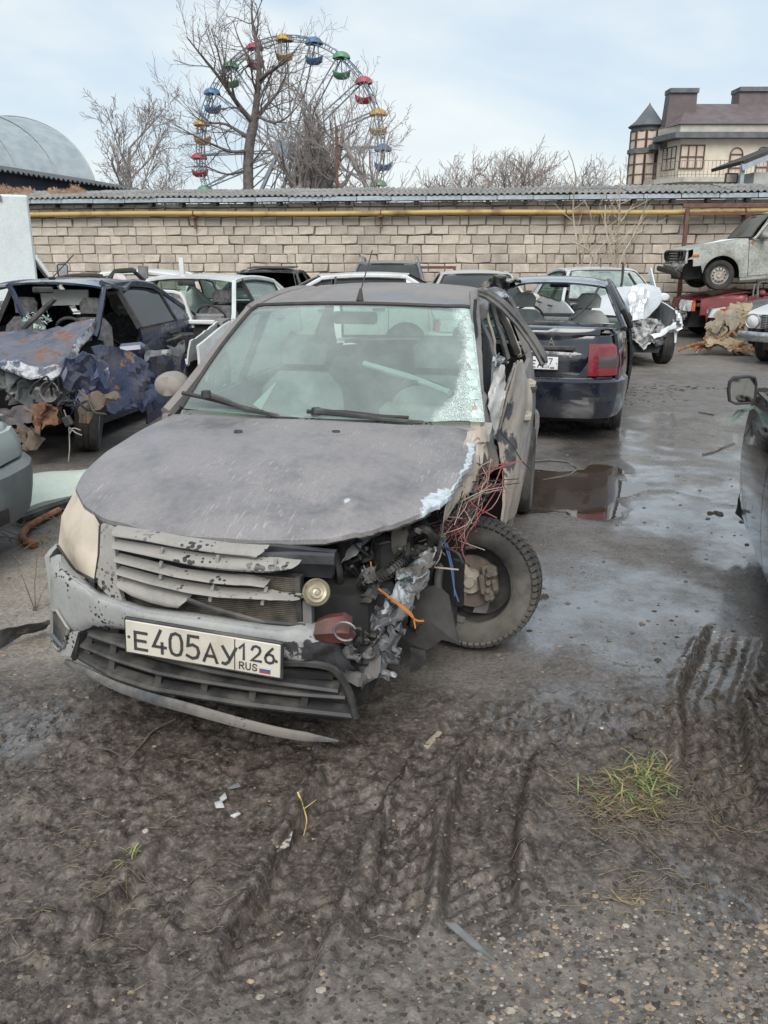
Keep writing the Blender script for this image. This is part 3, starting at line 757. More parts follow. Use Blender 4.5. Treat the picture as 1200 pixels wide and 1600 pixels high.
for i, (px, py, lb) in enumerate(far_tree_spots):
    D = 70 + 4 * (i % 3); c = atY(px, 300, D); top = atY(px, py, D)[2]; c[2] = 0
    tree('far_bare_tree', lb, tuple(c), 50 + i, max(top * .85, 2.5), .14, fopt, bark_far if i % 3 else bark_red, group='bare trees beyond the wall')
def sapling():
    e = empty('sapling_clump', mat4=WALL_M); tag(e, 'pale leafless sapling stems growing up the wall behind the white wreck', 'shrub')
    rr = random.Random(3); I = WALL_M.inverted()
    stems = [((985, 440), (970, 400), (1003, 345), (1012, 305)), ((966, 415), (964, 370), (968, 325), (970, 262)), ((960, 414), (950, 375), (944, 350), (946, 320)), ((905, 388), (898, 360), (893, 330), (895, 305), (905, 275), (888, 235)),
             ((910, 395), (920, 370), (928, 340), (912, 312)), ((961, 415), (960, 385), (957, 360)), ((920, 408), (945, 380), (975, 340), (990, 318)), ((933, 412), (960, 375), (975, 335), (960, 308)), ((930, 405), (915, 385), (884, 375)), ((968, 404), (990, 370), (1005, 330))]
    for k, s in enumerate(stems):
        pts = [tuple(I @ Vector(atY(px, py, 19.4 + .25 * math.sin(k * 2 + i)))) for i, (px, py) in enumerate(s)]
        b = pts[0]; pts = [(b[0] - .05 * k % .2, b[1], .05), (b[0], b[1] + .05, b[2] * .55)] + pts
        mb = MB(); P = smooth_line(pts, 16, 2); mb.tube(P, np.linspace(.028, .010, 16), 5)
        for q in range(7):
            i = rr.randrange(7, 15); d = np.array([rr.uniform(-1, 1), rr.uniform(-.4, .3), rr.uniform(.2, 1)]); d /= np.linalg.norm(d)
            L = rr.uniform(.2, .75); T = [P[i] + d * L * t + np.array([0, 0, .1 * t * t]) + noise3([P[i]], 3, q)[0] * .05 * t for t in (0, .35, .7, 1)]
            mb.tube(T, [.007, .006, .005, .003], 3)
        mb.build('stem', sap_m, e)
sapling()
def mast():
    p = atY(527, 297, 30); q = atY(527, 197, 30)
    mb = MB(); mb.tube([(p[0], 30, 0), (p[0], 30, q[2])], [.06, .045], 8); mb.tube([(p[0] - .1, 30, q[2] - .35), (p[0] + .12, 30, q[2] - .35)], .02, 5)
    tag(mb.build('metal_mast', brown_post), 'thin rusty metal mast standing alone behind the wall', 'mast')
mast()
# ------------------------------------------------------------------ ferris wheel
def ferris():
    HUB = atY(449, 236, 100.0); R = 11.3; ROT = rad(20)
    M = Matrix.Translation(HUB) @ Matrix.Rotation(-ROT, 4, 'Z')    # wheel in local x-z plane
    e = empty('ferris_wheel', mat4=M); tag(e, 'big ferris wheel with red, yellow, blue and green gondolas behind the trees', 'ferris wheel')
    white_m = surf('pale steel lattice', (.20, .23, .26), (.15, .175, .2), 2, .6); blue_m = surf('blue grey rim steel', (.13, .17, .21), (.2, .25, .28), 2, .6)
    mb = MB(); na = 80
    for rr_, yy in ((R, -.55), (R, .55), (R - .42, -.55), (R - .42, .55)):
        mb.tube([(rr_ * math.cos(a), yy, rr_ * math.sin(a)) for a in np.linspace(0, 2 * PI, na + 1)], .065, 5, cap=False)
    for k in range(na):
        a = 2 * PI * k / na; b = 2 * PI * (k + 1) / na; cs = lambda r_, t, y: (r_ * math.cos(t), y, r_ * math.sin(t))
        for yy in (-.55, .55): mb.tube([cs(R, a, yy), cs(R - .42, a, yy)], .05, 4, cap=False)
        mb.tube([cs(R, a, -.55), cs(R, a, .55)], .05, 4, cap=False)
        if k % 2: mb.tube([cs(R, a, -.55), cs(R, b, .55)], .04, 3, cap=False)
    mb.build('rim', blue_m, e)
    mb = MB()
    for rr_ in (6.2, 10.2):
        for yy in (-.7, .7): mb.tube([(rr_ * math.cos(a), yy, rr_ * math.sin(a)) for a in np.linspace(0, 2 * PI, 41)], .03, 4, cap=False)
    mb.build('brace_ring', white_m, e)
    mb = MB(); mb.tube([(0, -1.7, 0), (0, 1.7, 0)], .6, 16); mb.tube([(0, -1.75, 0), (0, -1.3, 0)], 1.0, 16); mb.tube([(0, 1.3, 0), (0, 1.75, 0)], 1.0, 16); mb.build('hub', white_m, e)
    mb = MB()
    for yy in (-1, 1):
        mb.tube([(0, yy * 1.3, 0), (R - .3, yy * .55, 0)], .085, 5); mb.tube([(0, yy * 1.3, .0), (R - .3, yy * .55, .0)], .02, 3)
    for q in np.linspace(.12, .95, 7): mb.tube([((R - .3) * q, -1.3 + .75 * q, 0), ((R - .3) * q, 1.3 - .75 * q, 0)], .035, 4)
    for q0, q1 in ((.12, .4), (.4, .68), (.68, .95)): mb.tube([((R - .3) * q0, -1.3 + .75 * q0, 0), ((R - .3) * q1, 1.3 - .75 * q1, 0)], .03, 4)
    sp = mb.build('spoke', white_m, e)
    for k in range(1, 20):
        s = dup(sp, e); s.rotation_euler = (0, -2 * PI * k / 20, 0)
    for sx in (-1, 1):
        for yy in (-1, 1):
            mb = MB(); mb.tube([(0, yy * 1.9, 0), (sx * 6.5, yy * 3.6, -HUB[2])], [.22, .3], 6); mb.build('support_leg', white_m, e)
    cols = {'red': (.40, .05, .07), 'yellow': (.48, .28, .06), 'blue': (.07, .17, .34), 'green': (.10, .27, .15)}
    gm = {k: surf(k + ' gondola paint', v, tuple(q * .75 for q in v), 3, .5) for k, v in cols.items()}
    order = ['yellow', 'blue', 'green', 'red']; proto = {}
    for k in range(20):
        a = PI / 2 - 2 * PI * k / 20; p = (R * math.cos(a), 0, R * math.sin(a))
        if HUB[2] + p[2] < 8.4: continue
        cn = order[k % 4]
        if cn not in proto:
            g = empty('gondola'); g.parent = e; proto[cn] = g
            mb = MB(); pr = [(0.02, .32), (.35, .28), (.7, .12), (.9, -.12), (.95, -.42), (.91, -.42), (.84, -.12), (.64, .06), (.02, .24)]
            # scalloped hem
            n0 = mb.n; mb.lathe(pr, 24)
            V = mb.v[-1]; ang = np.arctan2(V[:, 1], V[:, 0]); hem = V[:, 2] < -.3; V[hem, 2] += .10 * np.abs(np.cos(2 * ang[hem]))
            mb.build('canopy', gm[cn], g)
            mb = MB(); pr = [(.02, -2.35), (.55, -2.30), (.86, -2.08), (.98, -1.72), (.92, -1.66), (.80, -2.0), (.5, -2.2), (.02, -2.24)]
            mb.lathe(pr, 24); V = mb.v[-1]; ang = np.arctan2(V[:, 1], V[:, 0]); top = V[:, 2] > -1.75; V[top, 2] += .26 * np.maximum(0, np.cos(2 * ang[top])) - .2 * np.maximum(0, -np.cos(2 * ang[top]))
            mb.box((.38, 0, -1.95), (.3, .9, .42)); mb.box((-.38, 0, -1.95), (.3, .9, .42))
            mb.build('basket', gm[cn], g)
            for sx, sy in ((.45, .45), (-.45, .45), (.45, -.45), (-.45, -.45), (0, 0)):
                mb = MB(); mb.tube([(sx * .9, sy * .9, .1), (sx * 1.15, sy * 1.15, -1.95)], .03 if sx else .055, 5); mb.build('rod', white_m, g)
        else: g = dup(proto[cn], e)
        g.location = (p[0], p[1], p[2] - .05); g.rotation_euler = (0, 0, ROT)
ferris()
# ------------------------------------------------------------------ arched hangar and the dark shed in front of it
def hangar():
    D = 62.0; cr = atY(-25, 186, D); ev = atY(152, 292, D - 9); t = np.array([ev[0] - cr[0], ev[1] - cr[1]]); half = np.linalg.norm(t); t /= half
    a = np.array([t[1], -t[0]]); a = -a if a[0] < 0 else a      # axis, towards the far right end
    e = empty('arched_hangar', (cr[0], cr[1], 0)); tag(e, 'pale grey arched metal hangar roof rising above the wall at the left', 'hangar')
    m = surf('pale hangar sheet metal', (.24, .28, .30), (.31, .35, .37), 1.2, .55, .7, metal=.15, rand=.16, bump=.1)
    seam = surf('hangar seam', (.22, .25, .26), (.28, .31, .32), 4, .6); top = cr[2]; z0 = ev[2] - .6
    def pt(s, w, dz=0.0):
        ang = s * PI / 2; off = t * half * math.sin(ang); ax = -a * w
        return (off[0] + ax[0], off[1] + ax[1], z0 + (top - z0 + dz) * math.cos(ang) + dz)
    W = 2.3
    for k in range(12):
        mb = MB(); P = [[pt(s, W * k + q + .03) for q in np.linspace(0, W - .06, 2)] for s in np.linspace(-1.0, 1.0, 29)]
        mb.sheet(P, (0, 0, -.15)); mb.build('roof_panel', m, e)
        mb = MB(); mb.tube([pt(s, W * k, .03) for s in np.linspace(-1, 1, 29)], .035, 4); mb.build('roof_seam', seam, e)
    mb = MB(); P = [[(pt(s, 0.4)[0], pt(s, 0.4)[1], pt(s, .4)[2] - .2), (pt(s, .4)[0], pt(s, .4)[1], 0)] for s in np.linspace(-1, 1, 29)]
    mb.grid(P); mb.build('end_wall', m, e)
    for s in (-.995, .995):
        A = pt(s, .2); B = pt(s, W * 12); mb = MB(); mb.grid([[(A[0], A[1], z0 + .2), (B[0], B[1], z0 + .2)], [(A[0], A[1], 0), (B[0], B[1], 0)]]); mb.build('side_wall', m, e)
hangar()
def dark_shed():
    A = atY(-40, 259, 25.5); B = atY(248, 303, 31.0); d = B - A; L = np.linalg.norm(d); d /= L
    up = np.array([-d[1] * 1.0, d[0], .16]); up[:2] = np.array([-d[1], d[0]]); pitch = .17
    e = empty('dark_shed', tuple(A * [1, 1, 0])); tag(e, 'dark shed with a sloping corrugated roof edge in front of the arched hangar', 'shed')
    m = surf('dark corrugated sheet', (.05, .055, .062), (.09, .095, .10), 3, .7, rand=.2); o = A * np.array([1, 1, 0])
    nW = int(L / (pitch * 6))
    for k in range(nW + 1):
        mb = MB(); P = []
        for j in (0, 1):
            P.append([tuple(A - o + d * (k * pitch * 6 + i * pitch / 8) + up * (j * 4.5) + np.array([0, 0, .035 * math.cos(i / 8 * 2 * PI)])) for i in range(50)])
        mb.sheet(P, (0, 0, -.02)); mb.build('roof_sheet', m, e)
    mb = MB(); dark = surf('dark blue shed side', (.025, .03, .045), (.04, .045, .06), 3, .8)
    s = up * .35
    mb.sheet([[tuple(A - o + s - [0, 0, .06]), tuple(B - o + s - [0, 0, .06])], [tuple((A - o + s) * [1, 1, 0]), tuple((B - o + s) * [1, 1, 0])]], tuple(up * [.1, .1, 0])); mb.build('side_wall', dark, e)
dark_shed()
def roof_weeds():
    mb = MB(); r = random.Random(9); I = WALL_M.inverted()
    for k in range(1500):
        px = r.uniform(-20, 142); hgt = (16 + 8 * math.sin(px * .12) * math.cos(px * .05)) * r.uniform(.4, 1.1)
        p = atY(px, 309, 23.3 + r.uniform(-.6, .8)); p[2] -= .12; hz = hgt * 23.3 / FPX
        q = p + np.array([r.uniform(-.1, .1), r.uniform(-.1, .1), hz]); mid = (p + q) / 2 + np.array([r.uniform(-.05, .05), 0, 0])
        mb.tube([p, mid, q], [.006, .006, .003], 3, cap=False)
        for s in range(3):
            c = p + (q - p) * r.uniform(.35, 1); dd = np.array([r.uniform(-.09, .09), r.uniform(-.05, .05), r.uniform(.03, .10)]); w = np.array([.012, 0, .008])
            mb.add([c, c + dd * .5 + w, c + dd, c + dd * .5 - w], [(0, 1, 2, 3)])
    o = mb.build('dry_weeds', surf('reddish dead weeds', (.26, .15, .10), (.36, .24, .16), 2, .95), smooth=0); tag(o, kind='stuff')
    mb = MB(); A = atY(-60, 312, 23.2); B = atY(150, 312, 22.9)
    mb.box((A + B) / 2 - np.array([0, -.4, .45]), (abs(B[0] - A[0]), 1.6, .5)); e = mb.build('roof_soil_bed', surf('roof soil', (.07, .05, .04), (.1, .08, .06), 6, .95)); tag(e, kind='structure')
roof_weeds()
# ------------------------------------------------------------------ house with the turret
def house():
    D = 60.0; o = atY(1100, 300, D); o[2] = 0
    e = empty('turret_house', tuple(o)); tag(e, 'large cream house with a dark mansard roof and a pointed turret', 'house')
    P = lambda px, py, dy=0.0: atY(px, py, D + dy) - o
    wm = surf('weathered cream render', (.54, .48, .39), (.64, .58, .48), 1.3, .9, lo=.3, hi=.7); band = surf('cream parapet', (.46, .43, .38), (.36, .34, .30), 2, .9)
    rm = surf('purple brown roofing', (.10, .078, .082), (.13, .105, .108), 1.5, .7); em = surf('grey green eaves', (.085, .095, .10), (.13, .14, .14), 1.5, .8)
    cone = surf('slate grey cone', (.075, .085, .095), (.11, .12, .13), 2, .7); fm = surf('brown window frame', (.07, .04, .03), (.10, .06, .045), 5, .7)
    gm = surf('pane painted with warm reflected light', (.50, .40, .33), (.58, .48, .40), .8, .25); rail = surf('railing steel', (.16, .14, .13), (.22, .2, .18), 5, .7)  # warm sky reflection is put into the pane colour
    def slab(a, b, dy0, dy1, mat, name, extra=0):
        p, q = P(a[0], a[1]), P(b[0], b[1]); mb = MB()
        mb.box(((p[0] + q[0]) / 2, (dy0 + dy1) / 2, (p[2] + q[2]) / 2), (abs(q[0] - p[0]), dy1 - dy0, abs(q[2] - p[2]))); return mb.build(name, mat, e)
    # main body: front face at dy 0 with a canted left corner
    zt = P(1100, 216)[2]; xL = P(1062, 250)[0]; xLL = P(1046, 250)[0]; xR = P(1330, 250)[0]
    foot = [(xL, 0), (xR, 0), (xR, 10), (xLL + 3, 10), (xLL, 2.6)]
    def prism(poly, z0, z1, name, mat, grow_=0.0):
        cx = sum(p[0] for p in poly) / len(poly); cy = sum(p[1] for p in poly) / len(poly); mb = MB(); n = len(poly)
        pl = [(x + math.copysign(grow_, x - cx), y + math.copysign(grow_, y - cy)) for x, y in poly]
        mb.add([(x, y, z0) for x, y in pl] + [(x, y, z1) for x, y in pl], [tuple(range(n))[::-1], tuple(range(n, 2 * n))] + [(i, (i + 1) % n, n + (i + 1) % n, n + i) for i in range(n)])
        return mb.build(name, mat, e, 0)
    prism(foot, 0, zt, 'wall', wm)
    prism(foot, P(1100, 217)[2], P(1100, 208)[2], 'eaves', em, .65)
    prism(foot, P(1100, 208)[2], P(1100, 195)[2], 'parapet', band, .2)
    # mansard
    z0 = P(1100, 194.5)[2]; z1 = P(1100, 149)[2]; pl = [(xL - .3, -.35), (xR, -.35), (xR, 10), (xLL + 2.8, 10), (xLL - .2, 2.6)]
    ri = P(1098, 149)[0]; tp_ = [(ri, 3.2), (xR, 3.2), (xR, 7), (ri + 2, 7), (ri - .1, 4.4)]; mb = MB()
    mb.add([(x, y, z0) for x, y in pl] + [(x, y, z1) for x, y in tp_], [(5, 6, 7, 8, 9)] + [(i, (i + 1) % 5, 5 + (i + 1) % 5, 5 + i) for i in range(5)]); mb.build('roof', rm, e, 0)
    def chimney(a, b, y0, y1, slant):
        p, q = P(*a, y0), P(*b, y0); mb = MB(); xl, xr = p[0], q[0]; zb, zt_ = q[2] - 1.5, p[2]
        mb.add([(xl - slant, y0, zb), (xr, y0, zb), (xr, y1, zb), (xl - slant, y1, zb), (xl, y0 + .1, zt_), (xr, y0 + .1, zt_), (xr, y1, zt_), (xl, y1, zt_)], [(0, 3, 2, 1), (4, 5, 6, 7), (0, 1, 5, 4), (1, 2, 6, 5), (2, 3, 7, 6), (3, 0, 4, 7)])
        c = mb.build('chimney', rm, e, 0)
        m2 = MB(); m2.box(((xl + xr) / 2, (y0 + y1) / 2, zt_ - .12), (xr - xl + .12, y1 - y0 + .12, .28)); m2.build('chimney_cap', em, c)
    chimney((1049, 138), (1086, 192), 1.6, 2.7, .25); chimney((1158, 136), (1260, 150), 3.0, 4.5, 0)
    # windows: surround, glass and bars stand out from the wall
    def window(a, b, cols, rows, arch=False, M=None, name='window'):
        p, q = P(*a), P(*b); w = abs(q[0] - p[0]); h = abs(q[2] - p[2]); mb = MB(); t = .07
        if M is None: M = Matrix.Translation(((p[0] + q[0]) / 2, -.03, (p[2] + q[2]) / 2))
        tr = lambda V: (np.asarray(V) @ np.array(M)[:3, :3].T) + np.array(M)[:3, 3]
        hh = h / 2 - (w / 2 if arch else 0)
        for i in range(cols + 1): mb.box((-w / 2 + w * i / cols, -.05, -h / 2 + (h / 2 + hh) / 2), (t, .12, h / 2 + hh))
        for j in range(rows + 1): mb.box((0, -.05, -h / 2 + (h / 2 + hh) * j / rows), (w + t, .10, t * .9))
        if arch: mb.tube([(w / 2 * math.cos(s), -.05, hh + w / 2 * math.sin(s)) for s in np.linspace(0, PI, 13)], t * .6, 4)
        f = mb.build(name, fm, e, 0, fn=tr)
        for i in range(cols):
            for j in range(rows):
                g = MB(); cw = w / cols; chh = (h / 2 + hh) / rows
                g.box((-w / 2 + cw * (i + .5), 0, -h / 2 + chh * (j + .5)), (cw - t, .04, chh - t * .9)); g.build('pane', gm, f, 0, fn=tr)
        if arch:
            g = MB(); V = [(0, -.015, hh)] + [(w / 2 * .95 * math.cos(s), -.015, hh + w / 2 * .95 * math.sin(s)) for s in np.linspace(0, PI, 13)]
            g.add(V, [(0, i + 1, i + 2) for i in range(12)]); g.build('pane', gm, f, 0, fn=tr)
        return f
    window((1064, 227), (1097, 263), 3, 2); window((1142, 231), (1156, 273), 1, 3, True); window((1184, 230), (1197, 272), 1, 3, True)
    window((1225, 231), (1240, 273), 1, 3, True)
    # canted corner window
    cx, cy = (xL + xLL) / 2 + .15, 1.3; ang = math.atan2(-2.6, xL - xLL); zc = (P(1056, 227)[2] + P(1056, 263)[2]) / 2
    window((1064, 227), (1097, 263), 3, 2, M=Matrix.Translation((cx - .06, cy - .05, zc)) @ Matrix.Rotation(ang, 4, 'Z'))
    # balcony with its railing, stair ladder
    a = P(1030, 276); b = P(1330, 283); mb = MB(); n = 16; zb = a[2] - .1
    out = [(xLL - .9, 2.4), (xLL - .6, 1.0), (xLL + .1, -.2), (xL, -1.1), (xR, -1.1), (xR, .0), (xLL, 2.6)]
    mb.add([(x, y, zb - .3) for x, y in out] + [(x, y, zb) for x, y in out], [tuple(range(7))[::-1], tuple(range(7, 14))] + [(i, (i + 1) % 7, 7 + (i + 1) % 7, 7 + i) for i in range(7)]); mb.build('balcony', band, e, 0)
    mb = MB(); edge = [(x * .99, y, zb) for x, y in out[:5]]; E2 = rs(edge, 60)
    mb.tube(E2 + [0, 0, 1.0], .025, 4); mb.tube(E2 + [0, 0, .15], .02, 4)
    for k in range(60): mb.tube([E2[k], E2[k] + [0, 0, 1.0]], .016 if k % 6 else .03, 3)
    mb.build('railing', rail, e, 0)
    # turret on the left with tall windows and a cone
    tc_ = P(1008, 250, 4.0); r_ = 1.15; z0_ = 0; z1_ = P(1008, 200, 4)[2]; k = 10
    mb = MB(); mb.lathe([(r_ * .96, 0), (r_ * .96, z1_)], k, Matrix.Translation((tc_[0], 4, 0))); mb.build('turret_wall', wm, e, 0)
    mb = MB(); mb.lathe([(0.01, P(1015, 160, 4)[2]), (.08, P(1015, 164, 4)[2]), (r_ * .8, P(1015, 190, 4)[2]), (r_ * 1.18, P(1015, 198, 4)[2]), (r_ * 1.14, P(1015, 199.5, 4)[2]), (r_ * .98, P(1015, 201, 4)[2]), (r_ * .98, z1_ - .35)], 20, Matrix.Translation((tc_[0], 4, 0))); mb.build('turret_roof', cone, e, 25)
    for i in range(k):
        an = 2 * PI * (i + .5) / k; ap = r_ * .96 * math.cos(PI / k) + .03
        if math.sin(an) > .75: continue
        for (ya, yb, rows) in ((206, 234, 2), (242, 290, 3)):
            za, zb_ = P(1008, yb, 4)[2], P(1008, ya, 4)[2]; w = 2 * r_ * .96 * math.sin(PI / k) - .05; mb = MB(); M = Matrix.Translation((tc_[0] + ap * math.cos(an), 4 + ap * math.sin(an), (za + zb_) / 2)) @ Matrix.Rotation(an + PI / 2, 4, 'Z'); h = zb_ - za
            tr = lambda V, M=M: (np.asarray(V) @ np.array(M)[:3, :3].T) + np.array(M)[:3, 3]
            for sx in (-1, 1): mb.box((sx * w / 2, -.03, 0), (.06, .10, h))
            for j in range(rows + 1): mb.box((0, -.03, -h / 2 + h * j / rows), (w + .05, .09, .06))
            f = mb.build('turret_window', fm, e, 0, fn=tr); g = MB(); g.box((0, .0, 0), (w - .05, .04, h - .05)); g.build('pane', gm, f, 0, fn=tr)
    mb = MB(); zz = P(1008, 237, 4)[2]; mb.lathe([(r_ * 1.12, zz - .12), (r_ * 1.12, zz + .12)], 20, Matrix.Translation((tc_[0], 4, 0))); mb.build('turret_band', em, e)
    # link wall between turret and body, with the terrace, its rail and a dark arched door
    p = P(1016, 300, 3.4); mb = MB(); mb.box(((p[0] + xLL) / 2, 4.4, P(1030, 234, 4)[2] / 2), (xLL - p[0] + .3, 2, P(1030, 234, 4)[2])); mb.build('link_wall', wm, e)
    mb = MB(); mb.box(((p[0] + xLL) / 2 - .1, 3.6, P(1030, 234, 3)[2] + .1), (xLL - p[0] + .9, 3.4, .35)); mb.build('terrace', em, e)
    mb = MB(); q = [(p[0] + .1 + i * .22, 2.0, P(1030, 231, 3)[2]) for i in range(10)]
    for v in q: mb.tube([v, (v[0], v[1], v[2] + 1.0)], .02, 3)
    mb.tube([(q[0][0], 2.0, q[0][2] + 1), (q[-1][0], 2.0, q[0][2] + 1)], .03, 4); mb.build('terrace_rail', rail, e)
    d0 = P(1023, 268, 3.3); mb = MB(); mb.box((d0[0], 3.36, d0[2] - .1), (.55, .1, 2.2)); mb.lathe([(.01, 0), (.275, 0), (.275, .1), (.01, .1)], 16, Matrix.Translation((d0[0], 3.31, d0[2] + 1.0)) @ Matrix.Rotation(-PI / 2, 4, 'X')); mb.build('door', fm, e)
    mb = MB(); l0 = P(1040, 276, 1.0); l1 = P(1040, 226, 1.0)
    for sx in (-.25, .25): mb.tube([(l0[0] + sx, 1.2, l0[2]), (l1[0] + sx, 1.6, l1[2])], .03, 4)
    for s in np.linspace(.03, .97, 14): mb.tube([(l0[0] - .25, 1.2 + .4 * s, l0[2] + (l1[2] - l0[2]) * s), (l0[0] + .25, 1.2 + .4 * s, l0[2] + (l1[2] - l0[2]) * s)], .02, 3)
    mb.build('ladder', rail, e)
house()
def small_shed():
    D = 26.0; o = atY(1190, 300, D); o[2] = 0; P = lambda px, py, dy=0.0: atY(px, py, D + dy) - o
    e = empty('small_shed', tuple(o)); tag(e, 'small pale shed with a grey edged lean-to roof in front of the house, right edge', 'shed')
    a, b = P(1159, 262), P(1260, 222); wmat = surf('pale shed plaster', (.42, .42, .40), (.33, .33, .31), 2, .9)
    mb = MB(); mb.box((P(1222, 270)[0], 1.2, P(1200, 268)[2] / 2), (P(1260, 270)[0] - P(1183, 270)[0], 2, P(1200, 268)[2])); mb.build('wall', wmat, e)
    post = MB(); q = P(1162, 270); post.box((q[0], .1, q[2] / 2 + .1), (.10, .10, q[2] + .35)); post.build('post', fascia_m, e)
    d = b - a; ln = math.hypot(d[0], d[2]); ang = math.atan2(d[2], d[0])
    mb = MB(); mb.box(((a[0] + b[0]) / 2, -.02, (a[2] + b[2]) / 2), (ln, .05, .17), R=Matrix.Rotation(-ang, 4, 'Y')); mb.build('fascia', fascia_m, e)
    mb = MB(); mb.box(((a[0] + b[0]) / 2 + .02, 1.2, (a[2] + b[2]) / 2 + .14), (ln, 2.5, .10), R=Matrix.Rotation(-ang, 4, 'Y')); mb.build('roof', timber_m, e)
    fm = surf('shed window frame', (.07, .04, .03), (.10, .06, .045), 5, .7); q = P(1168, 273)
    mb = MB(); mb.box((q[0], 1.2, q[2]), (.38, .06, .30)); w = mb.build('window', fm, e); g = MB(); g.box((q[0], 1.16, q[2]), (.30, .03, .22)); g.build('pane', surf('shed pane', (.5, .42, .35), (.55, .47, .4), 1, .3), w)
small_shed()
# ------------------------------------------------------------------ cars: common builder
WHEELS = {}
def wheel(parent, loc, r=.29, w=.18, style='steel', side=1, rot=None, tyre_m=None, rim_m=None, tread=False):
    """axis along y; outer face to +y for side = 1"""
    key = (round(r, 3), round(w, 3), style, tread, tyre_m.name if tyre_m else '', rim_m.name if rim_m else '')
    e = empty('wheel'); e.parent = parent
    if key not in WHEELS:
        M = Matrix.Rotation(-PI / 2, 4, 'X')          # lathe axis z -> y
        rr = r * .60; hw = w / 2; mb = MB()
        pr = [(rr, -hw * .78), (rr + .012, -hw * .9), (r * .80, -hw * 1.04), (r * .93, -hw), (r * .985, -hw * .82), (r, -hw * .5), (r, -hw * .27), (r - .008, -hw * .25), (r - .008, -hw * .2), (r, -hw * .18), (r, hw * .18), (r - .008, hw * .2), (r - .008, hw * .25), (r, hw * .27), (r, hw * .5), (r * .985, hw * .82), (r * .93, hw), (r * .80, hw * 1.04), (rr + .012, hw * .9), (rr, hw * .78)]
        mb.lathe(pr, 40, M)
        if tread:
            n = 46
            for k in range(n):
                for s in (-1, 1):
                    a = 2 * PI * (k + (.5 if s > 0 else 0)) / n
                    for (y0, y1, rad_, hh) in ((.30, .58, r + .002, .010), (.62, 1.0, r * .985, .012)):
                        R = Matrix.Rotation(-a, 4, 'Y'); c = Vector((0, s * (y0 + y1) / 2 * hw, rad_)); Rz = R @ Matrix.Rotation(s * .35, 4, 'Z') @ Matrix.Rotation(-s * (.5 if y0 > .5 else 0), 4, 'X')
                        mb.box(R @ c, (2 * PI * r / n * .62, (y1 - y0) * hw, hh), Rz, bev=.002)
        t = mb.build('tyre', tyre_m or rubber, e, 40)
        mb = MB(); mt = rim_m or wheel_silver; d = .35 * hw
        mb.lathe([(rr, -hw * .8), (rr * .93, -hw * .5), (rr * .9, hw * .2), (rr * .93, hw * .62), (rr * 1.0, hw * .80), (rr * 1.02, hw * .76)], 36, M)
        if style == 'steel':
            mb.lathe([(rr * .91, hw * .25), (rr * .80, hw * .45), (rr * .62, hw * .52), (rr * .45, hw * .30), (rr * .30, hw * .28), (rr * .26, hw * .5), (.001, hw * .5)], 32, M)
            for k in range(12):
                a = 2 * PI * k / 12; p = (rr * .70 * math.cos(a), hw * .50, rr * .70 * math.sin(a)); m2 = MB()
                mb.lathe([(.001, .008), (rr * .085, .008), (rr * .085, 0)], 8, Matrix.Translation(p) @ M, 1)  # dark discs stand in for the shade of the rim holes
            mats = [mt, dark_void]
        elif style == 'alloy':
            for k in range(7):
                a = 2 * PI * k / 7; c, s = math.cos(a), math.sin(a); P = [(rr * .12 * c, hw * .62, rr * .12 * s), (rr * .5 * c, hw * .70, rr * .5 * s), (rr * .95 * c, hw * .62, rr * .95 * s)]
                mb.tube(P, [rr * .13, rr * .12, rr * .16], 6, flat=.4, up=(-s, 0, c))
            mb.lathe([(rr * .26, hw * .3), (rr * .24, hw * .72), (.001, hw * .76)], 20, M); mb.lathe([(rr * .88, -.02), (.001, -.02)], 24, M, 1)
            mats = [mt, dark_void]
        else: mats = [mt]
        rm_ = mb.build('rim', mats, e, 40)
        WHEELS[key] = (t.data, rm_.data)
    else:
        for nm, d in zip(('tyre', 'rim'), WHEELS[key]):
            o = bpy.data.objects.new(nm, d); COL.objects.link(o); o.parent = e
    M4 = Matrix.Translation(loc)
    if rot is not None: M4 = M4 @ rot
    if side < 0: M4 = M4 @ Matrix.Rotation(PI, 4, 'Z')
    e.matrix_local = M4
    return e
def crumple(center, radius, amp, freq=6.0, push=(0, 0, 0), seed=1, sharp=True):
    """dent: pushes and folds what lies near a point"""
    c = np.array(center, float); R = np.array(radius, float); pu = np.array(push, float)
    def f(V):
        d = np.sqrt((((V - c) / R) ** 2).sum(1)); w = np.clip(1 - d, 0, 1); w = w * w * (3 - 2 * w)
        q = noise3(V, freq, seed, 3)
        if sharp: q = np.sign(q) * np.abs(1 - np.abs(q) * 2.2) * .6
        return V + w[:, None] * pu + (w * amp)[:, None] * q
    return f
SPEC = dict(hw=.84, wb=2.49, uf=.84, ur=-3.45, sill=.20, r=.29, tw=.18, track=.74, hood_f=(.62, .76), cowl=(-.38, .985), ws_top=(-1.15, 1.395), roof_z=1.435, roof_r=(-2.15, 1.385), rw=(-2.78, 1.05), trunk=(-3.36, 1.02), belt=(.93, .985), yroof=.55, bul=.05, tf=.16, tr=.13,
            front=[(.37, 1.0), (.52, .96), (.66, .86), (.76, .68), (.82, .40), (.84, 0)], rear=[(-2.88, 1.0), (-3.1, .975), (-3.3, .89), (-3.4, .72), (-3.44, .4), (-3.45, 0)], doors=(-.42, -1.36, -2.22), lamp='modern', wheel='steel', crown=.035, seg=.09, bumper_m=None)
